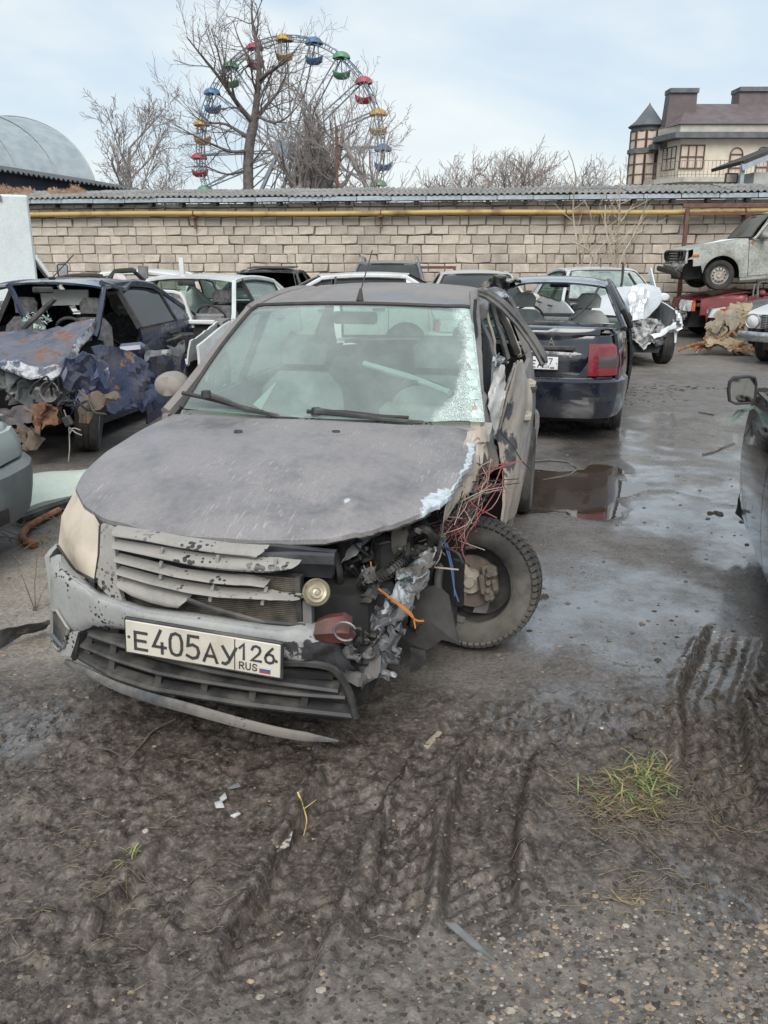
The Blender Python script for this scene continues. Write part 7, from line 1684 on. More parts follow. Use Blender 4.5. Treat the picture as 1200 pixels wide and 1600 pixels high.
# ---- white hatchback with an open engine bay
def white_open():
    f = Frame(-2.62, 9.5, 12)
    c = CarB('white_hatchback', 'white hatchback with its engine bay open and hood thrown back, behind the navy wreck', f, WHITE_P, dict(roof_z=1.42, roof_r=(-2.5, 1.36), rw=(-3.1, 1.05), trunk=(-3.25, 1.0), ur=-3.3, rear=[(-2.88, 1.0), (-3.1, .96), (-3.22, .85), (-3.28, .6), (-3.3, .3), (-3.3, 0)], glass_end=-2.5),
             omit={'windshield', 'hood', 'bumper_f', 'grille', 'nose_panel', 'headlight_L', 'headlight_R', 'cowl', 'front_window_L', 'front_window_R', 'mirror_L', 'mirror_R', 'fender_R'}, glass_m=GLASS_PALE)
    c.sides(); c.top(); c.tail(); c.inside(); c.wheels(); e = c.e
    X = lambda pts, ax, v: np.array([f.hit(x, y, ax, vv) for (x, y), vv in zip(pts, v if isinstance(v, (list, tuple)) else [v] * len(pts))])
    sheet_of(c, 'hood', X([(205, 528), (250, 520), (302, 512)], 0, [-.2, -.25, -.35]), X([(165, 458), (230, 456), (284, 458)], 0, [-.05, -.2, -.35]), 18, 22, surf('dusty hood underside', (.36, .345, .31), (.24, .225, .20), 3, .85, lo=.4, hi=.6), .05, 4, 5, (-.02, 0, 0))
    tubes(c, 'hood_edge', [X([(165, 458), (230, 454), (284, 457), (302, 512)], 0, [-.03, -.18, -.33, -.33])], .02, WHITE_P); tubes(c, 'hood_rib', [X([(185, 480), (235, 478), (292, 490)], 0, [-.1, -.2, -.33])], .022, WHITE_P)
    mb = MB(); mb.box((-.30, 0, .93), (.06, 1.3, .05), bev=.012); mb.box((.32, 0, .55), (.05, 1.2, .08), bev=.02); mb.build('crossmember', WHITE_P, e)
    for sg in (1, -1): sheet_of(c, 'inner_wing', [(.35, sg * .60, .55), (-.3, sg * .62, .55)], [(.35, sg * .66, .78), (-.3, sg * .70, .93)], 6, 12, WHITE_P, .02, 5, 9, (0, -.02 * sg, 0))
    mb = MB(); mb.box((0, 0, .48), (.6, 1.1, .3)); mb.build('engine_bay', dark_void, e)
    mb = MB(); mb.box((.15, -.1, .72), (.35, .4, .15), bev=.03); mb.box((.1, .42, .74), (.2, .24, .2), bev=.015); mb.lathe([(.001, .1), (.09, .1), (.1, .0), (.1, -.1)], 16, Matrix.Translation((.3, -.38, .7))); mb.build('engine_block', engine_grime, e)
    p = f.hit(324, 526, 1, .30); mb = MB(); mb.box(p, (.10, .11, .15), bev=.025); mb.build('washer_bottle', surf('blue canister', (.05, .10, .40), (.08, .15, .5), 8, .5), e)
    p = f.hit(312, 555, 1, .2); mb = MB(); mb.box(p, (.14, .30, .14), bev=.02); mb.build('battery', surf('maroon black case', (.05, .03, .03), (.02, .02, .02), 8, .4), e)
    p = f.hit(285, 525, 1, 0); mb = MB(); mb.tube([p + [0, -.12, 0], p, p + [.05, .1, .05]], [.03, .05, .03], 8); mb.build('intake_pipe', rust_metal, e)
    r = random.Random(2)
    for k in range(7): tubes(c, 'hose', [[(r.uniform(-.1, .5), r.uniform(-.5, .6), .7), (r.uniform(0, .6), r.uniform(-.4, .6), .85), (r.uniform(.2, .7), r.uniform(-.3, .6), .6)]], .015, r.choice([black_plastic, dusty_black]))
white_open()
# ---- white wreck facing the camera, right of the black saloon
def white_wreck():
    f = Frame(3.72, 13.45, -2)
    c = CarB('white_wreck', 'white hatchback with a buckled hood and crazed windscreen, by the sapling stems', f, WHITE_C, dict(roof_z=1.46, ws_top=(-1.15, 1.42), roof_r=(-2.5, 1.38), rw=(-3.1, 1.05), trunk=(-3.25, 1.0), ur=-3.3, rear=[(-2.88, 1.0), (-3.1, .96), (-3.22, .85), (-3.28, .6), (-3.3, .3), (-3.3, 0)], glass_end=-2.5, seg=.06, ws_m=GLASS_CRACK),
             omit={'hood', 'bumper_f', 'grille', 'headlight_L', 'nose_panel', 'mirror_R'}, glass_m=GLASS_PALE)
    c.dl = [crumple((.55, .55, .6), (.75, .6, .5), .13, 5, (-.12, .04, .04), 3), crumple((.7, -.5, .5), (.4, .5, .4), .08, 6, (-.08, 0, 0), 4)]
    c.all(); e = c.e; c.dl = []
    a = None
    for o in e.children:
        if o.name.startswith('windshield') and 'seal' not in o.name:
            nv = len(o.data.vertices); co = np.zeros(nv * 3); o.data.vertices.foreach_get('co', co); yy = co.reshape(-1, 3)[:, 1]; a = o.data.attributes.new('craze', 'FLOAT', 'POINT'); a.data.foreach_set('value', (.45 + .3 * np.abs(yy)).astype(np.float32))
    X = lambda pts, ax, v: np.array([f.hit(x, y, ax, vv) for (x, y), vv in zip(pts, v if isinstance(v, (list, tuple)) else [v] * len(pts))])
    hm = paint('buckled white hood', (.52, .55, .57), (.38, .38, .38), .25, .22, .1, 3, .5, grime=.1)
    sheet_of(c, 'hood', X([(905, 520), (960, 512), (1010, 500), (1030, 470)], 0, [.55, .55, .50, .40]), X([(938, 462), (962, 452), (1000, 444), (1032, 450)], 0, [-.35, -.36, -.38, -.35]), 12, 14, hm, .040, 2.0, 11, (0, 0, -.015), sm=20)
    sheet_of(c, 'hood_fold', X([(978, 500), (995, 498), (1008, 494)], 0, .66), X([(984, 452), (1000, 448), (1014, 456)], 0, [.1, .12, .15]), 14, 12, surf('silver inner hood', (.42, .44, .46), (.60, .62, .63), 7, .35, metal=.3), .06, 6, 13, (-.015, 0, 0))
    sheet_of(c, 'headlight_bucket', X([(1000, 525), (1015, 530), (1028, 520)], 0, .62), X([(1008, 495), (1018, 492), (1032, 500)], 0, .52), 8, 8, dark_void, .05, 7, 15)
    sheet_of(c, 'front_bumper', X([(1012, 535), (1030, 548), (1048, 545), (1058, 520)], 1, [.55, .70, .82, .86]), X([(1018, 520), (1035, 522), (1055, 512), (1060, 508)], 1, [.5, .66, .82, .88]), 8, 16, surf('grey primed bumper', (.19, .20, .21), (.28, .29, .29), 6, .6), .03, 6, 19, (-.02, 0, 0))
    sheet_of(c, 'bumper_support', X([(1005, 545), (1020, 530), (1056, 512)], 0, .72), X([(1000, 538), (1020, 522), (1058, 505)], 0, .70), 5, 14, WHITE_C, .03, 8, 21)
    sheet_of(c, 'torn_metal_rags', [(.6, -.3, .42), (.7, .2, .38), (.62, .5, .40)], [(.55, -.4, .72), (.62, .1, .70), (.5, .45, .66)], 10, 22, surf('dark torn front metal', (.03, .03, .033), (.40, .40, .40), 9, .5), .11, 7, 23)
    sheet_of(c, 'raised_door_edge', X([(1018, 448), (1026, 452)], 1, .80), X([(1014, 420), (1018, 418)], 1, .85), 6, 4, WHITE_C, .01, 5, 25, (0, -.02, 0))
    tubes(c, 'wiper', [X([(968, 458), (972, 440), (974, 412)], 0, -.42)], .02, black_plastic); tubes(c, 'wiper', [X([(982, 427), (990, 440), (994, 446)], 0, -.6)], .02, black_plastic)
    tubes(c, 'antenna', [[(-1.25, 0, 1.46), (-1.3, 0, 1.62)]], .008, black_plastic, 5)
white_wreck()
# ---- the stack at the right: mossy saloon on a red car, slate front end, white old car
def old_saloon_spec(**k):
    d = dict(hw=.80, uf=.72, ur=-3.35, wb=2.424, hood_f=(.66, .84), cowl=(-.50, .96), ws_top=(-1.02, 1.38), roof_z=1.425, roof_r=(-2.15, 1.38), rw=(-2.55, .97), trunk=(-3.25, .93), belt=(.90, .93), yroof=.56, bul=.025, tf=.02, tr=.03, crown=.015, hood_round=.0, doors=(-.52, -1.38, -2.22),
             front=[(.37, 1.0), (.66, .985), (.715, .93), (.72, .6), (.72, .3), (.72, 0)], rear=[(-2.8, 1.0), (-3.28, .98), (-3.34, .92), (-3.35, .6), (-3.35, .3), (-3.35, 0)], lamp='round', sill=.22, track=.66, handle_m=chrome)
    d.update(k); return d
def mossy():
    o = atY(1117, 437, 17.2); f = Frame(o[0] + .12, 17.2 + .66, 93, z=o[2] - .29 + .09, pitch=4.5)
    c = CarB('mossy_saloon', 'old mossy pale grey saloon stacked on top of a red car', f, MOSS_P, old_saloon_spec(), omit={'bumper_f', 'headlight_L', 'headlight_R'}, glass_m=GLASS_MOSS, wheel_m=surf('pale rusty wheel', (.42, .40, .37), (.22, .18, .15), 12, .6))
    c.all(); e = c.e
    for sg in (1, -1):
        for y in (.62, .42):
            mb = MB(); mb.lathe([(.095, .01), (.10, -.02), (.05, -.08), (.001, -.09)], 18, Matrix.Translation((.70, sg * y, .71)) @ Matrix.Rotation(PI / 2, 4, 'Y')); mb.build('lamp_socket', dark_void, e)
    mb = MB(); mb.tube([(.80, -.82, .46), (.84, 0, .44), (.80, .75, .36)], .06, 8, flat=.6); mb.build('hanging_bumper', black_plastic, e)
    sheet_of(c, 'torn_front_valance', [(.70, -.75, .45), (.74, 0, .42), (.70, .70, .44)], [(.70, -.75, .58), (.74, 0, .56), (.70, .75, .60)], 6, 20, surf('rust and chrome scraps', (.16, .13, .11), (.42, .41, .39), 8, .6), .06, 8, 5)
    mb = MB(); mb.box((.50, .806, .70), (.13, .015, .045), bev=.006); mb.build('side_lamp', orange_lens, e)
    tubes(c, 'chrome_trim', [[(-.6, .815, .90), (-1.4, .82, .91), (-2.6, .82, .93)]], .009, chrome, 5); tubes(c, 'quarter_light_bar', [[(-.98, .70, .95), (-1.0, .60, 1.36)]], .012, chrome, 5)
    tubes(c, 'chrome_trim', [c.sp([(-.62, .93), (-1.04, 1.33), (-2.1, 1.34)], 1) + [0, .03, 0]], .010, chrome, 5)
    p = f.hit(1125, 384, 2, .93); mb = MB(); n = 14; a = np.linspace(0, 2 * PI, n, endpoint=False); rr_ = 1 + .25 * np.sin(3 * a + 1) + .12 * np.sin(5 * a); c0 = np.array([-.15, .30, float(c.hoodz(-.15)) + .0])
    V = [c0 + [0, 0, .02]] + [c0 + [.30 * rr_[i] * math.cos(a[i]), .17 * rr_[i] * math.sin(a[i]), float(c.hoodz(-.15 + .30 * rr_[i] * math.cos(a[i])) - c.hoodz(-.15)) - .004] for i in range(n)]
    mb.add(V, [(0, 1 + i, 1 + (i + 1) % n) for i in range(n)]); sn = mb.build('snow_patch', surf('old snow', (.72, .75, .80), (.62, .66, .72), 8, .8), None, 60); sn.matrix_world = f.M; tag(sn, 'small white patch of old snow on the hood of the mossy saloon', 'snow')
    # stand under the rear wheels: the crushed car carries the rear
mossy()
def red_car():
    f = Frame(6.95, 18.1, 93)
    c = CarB('red_car', 'dark red crushed car carrying the mossy saloon on its hood', f, RED_P, dict(roof_z=1.0, ws_top=(-1.1, .99), roof_r=(-2.1, .98), cowl=(-.4, 1.0), hood_f=(.62, .82), belt=(.88, .88), rw=(-2.7, .92), trunk=(-3.36, .90), seg=.07, yroof=.62, wheel='steel'), omit={'windshield', 'rear_screen', 'front_window_L', 'front_window_R', 'rear_window_L', 'rear_window_R', 'interior', 'bumper_f', 'grille'}, glass_m=GLASS_MOSS)
    c.dl = [crumple((.6, .3, .6), (.6, .6, .4), .08, 5, (-.05, 0, .02), 4)]
    c.all(); c.dl = []
    sheet_of(c, 'bent_roof_panel', [(-1.0, .80, .92), (-1.7, .82, .95)], [(-1.15, .62, 1.12), (-1.75, .6, 1.22)], 6, 10, RED_P, .05, 5, 3, (0, -.02, 0))
    tubes(c, 'bent_chrome_frame', [[(-.55, .95, .88), (-.52, .95, 1.14), (-.62, .96, 1.18), (-1.2, .96, 1.08), (-1.22, .96, .90)]], .022, chrome, 6); tubes(c, 'bent_chrome_frame', [[(-.45, .97, .88), (-.45, .97, 1.12)]], .016, chrome, 6)
    sheet_of(c, 'torn_metal_rags', [(.75, -.6, .4), (.80, .2, .35), (.75, .7, .38)], [(.75, -.6, .66), (.80, .2, .62), (.72, .72, .62)], 8, 18, surf('dull crushed nose scraps', (.06, .055, .055), (.42, .40, .38), 9, .6), .09, 7, 7)
red_car()
def slate_front():
    f = Frame(7.12, 16.35, 92)
    c = CarB('slate_front_end', 'cut off slate grey front end of a car beside the rusty crumpled panel', f, SLATE_P, dict(hood_f=(.62, .66), cowl=(-.6, .90), hood_round=.1, crown=.05, doors=(-.62, -1.3, -2.1), wheel='steel', lamp_m=surf('milky lens', (.5, .52, .52), (.38, .4, .4), 8, .3)), omit={'windshield', 'roof', 'rear_screen', 'trunk', 'rear_door_L', 'rear_door_R', 'quarter_L', 'quarter_R', 'sill_L', 'sill_R', 'b_pillar_L', 'b_pillar_R', 'c_pillar_L', 'c_pillar_R', 'rail_L', 'rail_R', 'a_pillar_L', 'a_pillar_R', 'front_window_L', 'front_window_R', 'rear_window_L', 'rear_window_R', 'interior', 'bumper_f', 'grille', 'mirror_L', 'mirror_R', 'front_door_L', 'front_door_R'})
    c.sides(); c.top(); c.nose(); c.wheels(skip=('RL', 'RR', 'FL')); e = c.e
    mb = MB(); mb.box((0, 0, .45), (1.1, 1.3, .4)); mb.box((-.55, 0, .55), (.06, 1.4, .75)); mb.build('underbody', dark_void, e)
    sheet_of(c, 'loose_headlight', f.hit(1108, 496, 1, .90)[None] + np.array([(0, 0, 0), (-.30, 0, .0)]), f.hit(1115, 483, 1, .90)[None] + np.array([(0, 0, 0), (-.22, 0, .03)]), 5, 8, lens_clear, .004, 5, 3, (0, -.08, 0)); sheet_of(c, 'turn_lens', f.hit(1124, 494, 1, .905)[None] + np.array([(0, 0, 0), (-.16, 0, .02)]), f.hit(1126, 482, 1, .905)[None] + np.array([(0, 0, 0), (-.18, 0, .0)]), 4, 6, orange_lens, .003, 5, 4, (0, -.06, 0))
    sheet_of(c, 'door_sheet', [(-.65, .84, .25), (-1.4, .84, .25)], [(-.65, .82, .90), (-1.4, .82, .90)], 8, 8, surf('dark green door', (.03, .06, .055), (.05, .085, .08), 5, .4), .02, 4, 5, (0, -.02, 0))
slate_front()
def white_old():
    f = Frame(6.72, 13.35, 48)
    c = CarB('white_old_car', 'white old fashioned car with round headlights and a chrome bumper, right edge', f, WHITE_P, old_saloon_spec(hood_f=(.66, .80)), omit={'bumper_f', 'headlight_L', 'headlight_R', 'grille'}, glass_m=GLASS_PALE)
    c.all(); e = c.e
    for sg in (1, -1):
        mb = MB(); M = Matrix.Translation((.72, sg * .60, .68)) @ Matrix.Rotation(PI / 2, 4, 'Y'); mb.lathe([(.10, .0), (.118, .03), (.108, .05), (.098, .045)], 28, M); h = mb.build('headlight', chrome, e); mb = MB(); mb.lathe([(.10, .035), (.07, .055), (.001, .062)], 24, M); mb.build('headlight_lens', lens_clear, h)
    g = empty('grille'); g.parent = e
    for k in range(7):
        mb = MB(); mb.box((.735, 0, .60 + k * .026), (.02, .92, .012)); mb.build('slat', chrome, g)
    for y in np.linspace(-.4, .4, 6): mb = MB(); mb.box((.728, y, .68), (.02, .014, .19)); mb.build('grille_bar', chrome, g)
    mb = MB(); mb.box((.715, 0, .68), (.02, .96, .20)); mb.build('grille_back', dark_void, g)
    mb = MB(); mb.tube([(.55, -.86, .45), (.76, -.80, .45), (.83, -.5, .45), (.84, 0, .45), (.83, .5, .45), (.76, .80, .45), (.55, .86, .45)], .075, 10, flat=.35, up=(0, 0, 1)); mb.build('front_bumper', chrome, e)
    for y in (-.3, .3): mb = MB(); mb.box((.74, y, .545), (.02, .2, .022)); mb.build('vent_slot', dark_void, e)
    mb = MB(); mb.box((.64, -.79, .60), (.05, .03, .05), bev=.01); mb.build('side_lamp', rust_metal, e)
white_old()
# ---- cars of which little more than the roof shows
def rear_cars():
    hb = dict(roof_r=(-2.5, 1.37), rw=(-3.1, 1.05), trunk=(-3.22, 1.0), ur=-3.28, rear=[(-2.88, 1.0), (-3.1, .96), (-3.2, .85), (-3.26, .6), (-3.28, .3), (-3.28, 0)], glass_end=-2.5)
    c = CarB('dark_saloon', 'dark grey saloon of which the roof shows left of the pale roofed car', Frame(-2.15, 19.2, 184), BLACK_D, dict(roof_z=1.40, ws_top=(-1.15, 1.36), roof_r=(-2.15, 1.35)), glass_m=GLASS_TINT).all()
    mb = MB(); mb.box((-1.55, 0, 1.43), (.75, .92, .018), Matrix.Rotation(-.03, 4, 'Y'), bev=.006); mb.build('sunroof', black_plastic, c.e)
    c = CarB('pale_roofed_car', 'white car peeping over the left of the dusty grey wreck, roof and pillar visible', Frame(-2.15, 14.2, 90), WHITE_P, dict(hb, roof_z=1.39, ws_top=(-1.15, 1.35)), glass_m=GLASS_TINT).all()
    c = CarB('grey_estate', 'grey estate car with silver roof rails, behind the roof of the dusty grey wreck', Frame(.02, 16.6, 3), SILV_P, dict(hb, roof_z=1.55, ws_top=(-1.2, 1.50), roof_r=(-2.9, 1.48), rw=(-3.2, 1.08), glass_end=-2.9, yroof=.60), omit={'rear_screen'}, glass_m=GLASS_TINT); c.all()
    for sg in (1, -1):
        P = [(-1.35, sg * .58, 1.52), (-1.42, sg * .58, 1.60), (-1.7, sg * .58, 1.625), (-2.5, sg * .58, 1.61), (-2.75, sg * .58, 1.58), (-2.82, sg * .58, 1.49)]; tubes(c, 'luggage_rail', [P], .028, chrome, 7)
    CarB('beige_car', 'pale beige car of which the roof shows left of the black saloon', Frame(1.52, 13.3, 1), BEIGE_P, dict(roof_z=1.41, ws_top=(-1.15, 1.365)), glass_m=GLASS_TINT).all()
    c = CarB('white_roofless_wreck', 'white wreck with upright torn pillars, close to the wall beside the box truck', Frame(-5.15, 12.75, 90), WHITE_P, dict(hb, roof_z=1.46, ws_top=(-1.15, 1.43), roof_r=(-2.3, 1.40), rw=(-2.8, 1.02), trunk=(-2.9, .98), ur=-2.95, wb=2.3, rear=[(-2.6, 1.0), (-2.8, .96), (-2.88, .85), (-2.93, .6), (-2.95, .3), (-2.95, 0)], glass_end=-2.3), omit={'windshield', 'rear_screen', 'front_window_L', 'front_window_R', 'rear_window_L', 'rear_window_R', 'mirror_L'}); c.all()
    mb = MB(); mb.box((-1.78, .70, 1.22), (.13, .05, .60), Matrix.Rotation(-.08, 4, 'Y')); mb.build('torn_pillar', surf('weathered grey plank', (.12, .12, .12), (.2, .2, .19), 8, .8), c.e); mb = MB(); mb.box((-2.33, .66, 1.38), (.06, .05, .50)); mb.tube([(-2.28, .66, 1.3), (-2.4, .66, 1.42), (-2.75, .66, 1.30), (-2.85, .66, 1.05)], .02, 5); mb.build('torn_pillar', WHITE_P, c.e)
rear_cars()
# ---- black car at the right edge, its mirror turned to the camera
def right_black():
    f = Frame(2.965, 4.81, 196.5)
    c = CarB('black_car', 'black car cut by the right edge, its door mirror facing the camera', f, paint('glossy dusty black paint', (.012, .013, .015), (.05, .048, .046), .10, .08, 0, 3, 1.0, grime=.0), dict(seg=.06), omit={'fender_L', 'fender_R', 'hood', 'bumper_f', 'grille', 'nose_panel', 'headlight_L', 'headlight_R', 'mirror_L', 'a_pillar_L', 'windshield', 'front_window_L', 'cowl'}, glass_m=GLASS_TINT)
    c.sides(); c.top(); c.tail(); c.inside(); c.wheels(skip=('FL', 'FR')); e = c.e; c.dl = []
    X = lambda pts, u: np.array([f.hit(x, y, 0, u) for x, y in pts])
    out_ = X([(1139, 612), (1141, 598), (1148, 591), (1170, 589), (1180, 591), (1182, 600), (1180, 622), (1174, 630), (1150, 631), (1141, 627)], -.70); cen = out_.mean(0); k = len(out_)
    back = [cen + (p - cen) * s_ + [dx, -.02 * (1 - s_), 0] for s_, dx in ((1.06, .0), (1.10, .035), (1.0, .09), (.7, .14), (.25, .16)) for p in out_]; mb = MB(); mb.grid(np.array(back).reshape(5, k, 3), wrap_m=True); mb.add(np.array(back[-k:]), [tuple(range(k))]); m_ = mb.build('mirror', black_plastic, e, 50)
    t = NT('mirror silver'); mm = t.done(t.bsdf((.62, .62, .60), .06, 1.0)); gl_ = [cen + (p - cen) * .93 + [.004, 0, 0] for p in out_]; mb = MB(); mb.add(gl_, [tuple(range(k))]); mb.build('mirror_glass', mm, m_, 0)
    rim = [cen + (p - cen) * 1.0 for p in list(out_) + [out_[0]]]; mb = MB(); mb.tube(rim, .007, 5); mb.build('mirror_rim', black_plastic, m_)
    mb = MB(); mb.sheet([X([(1183, 620), (1215, 612)], -.62), X([(1183, 645), (1215, 640)], -.62)], (.08, 0, 0)); mb.build('mirror_foot', black_plastic, m_)
    r = random.Random(8); gm = surf('pale green broken glass', (.34, .50, .43), (.46, .62, .55), 12, .2, spec=.8)
    for pts in ([(1140, 655), (1150, 648), (1163, 640), (1152, 640)], [(1142, 663), (1156, 652), (1170, 640), (1158, 642)], [(1155, 640), (1185, 632), (1182, 637), (1160, 645)], [(1136, 667), (1146, 657), (1150, 650), (1142, 655)]):
        q = X(pts, -.56); mb = MB(); mb.add(np.r_[q, q + [.005, 0, 0]], [(0, 1, 2, 3), (7, 6, 5, 4), (0, 4, 5, 1), (1, 5, 6, 2), (2, 6, 7, 3), (3, 7, 4, 0)]); mb.build('glass_shard', gm, e, 0)
    mb = MB(); zz = np.linspace(.20, .95, 9); mb.sheet([[(-.428, float(c.side(-.43, z)) - d_, z) for z in zz] for d_ in (.004, .16)], (-.01, 0, 0)); mb.build('door_front_edge', black_plastic, e)
    sheet_of(c, 'arch_liner', X([(1147, 800), (1158, 812), (1168, 815)], -.30), X([(1158, 765), (1163, 762), (1166, 770)], -.38), 8, 8, dusty_black, .01, 6, 5, (-.02, 0, 0))
    tubes(c, 'hanging_cable', [X([(1186, 640), (1172, 668), (1164, 682)], -.62)], .004, black_plastic, 4); sheet_of(c, 'dangling_clip', X([(1146, 688), (1153, 690)], -.45), X([(1146, 676), (1154, 680)], -.45), 3, 3, white_plain, .003, 5, 7)
right_black()
def left_green():
    f = Frame(-2.92, 4.22, -75)
    c = CarB('silver_green_car', 'pale silver green car corner cut by the left edge, scuffed bumper and dull headlight', f, GREEN_P, dict(bumper_m=paint('scuffed grey green bumper', (.15, .175, .18), (.27, .28, .27), .4, .5, 0, 5, .1, grime=.2), hood_f=(.60, .76), lamp_m=paint('dusty mint lens', (.30, .36, .34), (.36, .38, .36), .4, .4, 0, 4, .4)), glass_m=GLASS_PALE)
    c.all()
left_green()
# ---- white box truck
def truck():
    e = empty('box_truck', mat4=Matrix.Translation((-5.95, 13.8, 0)) @ Matrix.Rotation(rad(28), 4, 'Z')); tag(e, 'white box truck cut by the left edge, its cab mirror sticking out', 'truck')
    bx = paint('scuffed white truck panel', (.58, .62, .62), (.36, .39, .38), .25, .5, 0, 1.2, .1, grime=.12); top = atY(47, 304, 13.9)[2]
    mb = MB(); mb.box((-1.36, 1.0, (top + .85) / 2), (3.5, 2.0, top - .85), bev=.03); mb.build('cargo_box', bx, e, 30)
    for z in (.92, top - .06): mb = MB(); mb.box((-1.75, -.012, z), (3.5, .02, .09)); mb.build('edge_rail', steel, e)
    mb = MB(); mb.box((-1.4, 1.0, .65), (4.4, .8, .18)); mb.build('chassis', dark_void, e)
    yv = np.linspace(.08, 1.92, 9); prof = [(.02, .45), (.02, 1.78), (.15, 1.84), (.30, 1.78), (.62, 1.30), (.78, 1.15), (1.35, 1.02), (1.48, .85), (1.5, .45)]
    P = np.array([[(x, y, z) for y in yv] for x, z in prof]); mb = MB(); mb.grid(P)
    for y in (yv[0], yv[-1]): mb.add([(x, y, z) for x, z in prof], [tuple(range(len(prof)))])
    cab = mb.build('cab', WHITE_P, e, 30)
    mb = MB(); mb.sheet([[(.34, y, 1.74) for y in (.2, 1.8)], [(.61, y, 1.34) for y in (.2, 1.8)]], (-.02, 0, -.01), 0); mb.build('windscreen', GLASS_TINT, e, fn=lambda V: V + [.012, 0, .012])
    mb = MB(); mb.add([(.10, .066, 1.30), (.52, .066, 1.30), (.28, .066, 1.70), (.10, .066, 1.72)], [(0, 1, 2, 3)]); mb.sheet([[(.10, .07, 1.30), (.55, .07, 1.30)], [(.10, .07, 1.72), (.28, .07, 1.70)]], (0, -.008, 0)); mb.build('side_window', GLASS_TINT, e)
    mb = MB(); mb.tube([(.62, .07, 1.28), (.46, .06, 1.55), (.28, .06, 1.80)], .028, 5); mb.build('cab_pillar', WHITE_P, e); mb = MB(); mb.tube([(.56, .05, 1.27), (.26, .05, 1.74)], .022, 5); mb.build('window_frame', black_plastic, e)
    p = np.array(e.matrix_world.inverted() @ Vector(atY(98, 425, 14.0))); mb = MB(); mb.box(p, (.17, .06, .26), bev=.03); m_ = mb.build('mirror', black_plastic, e); mb = MB(); mb.box(p + [-.0, -.034, 0], (.13, .006, .21)); mb.build('mirror_glass', surf('pale mirror glass', (.5, .52, .5), (.55, .57, .55), 5, .1, metal=.6), m_); mb = MB(); mb.tube([p + [-.05, .02, -.12], (.62, .1, 1.2)], .014, 5); mb.build('mirror_arm', black_plastic, m_)
    for x in (.75, -2.6):
        for y, sd in ((.16, -1), (1.84, 1)): wheel(e, (x, y, .38), .38, .2, 'steel', sd)
truck()
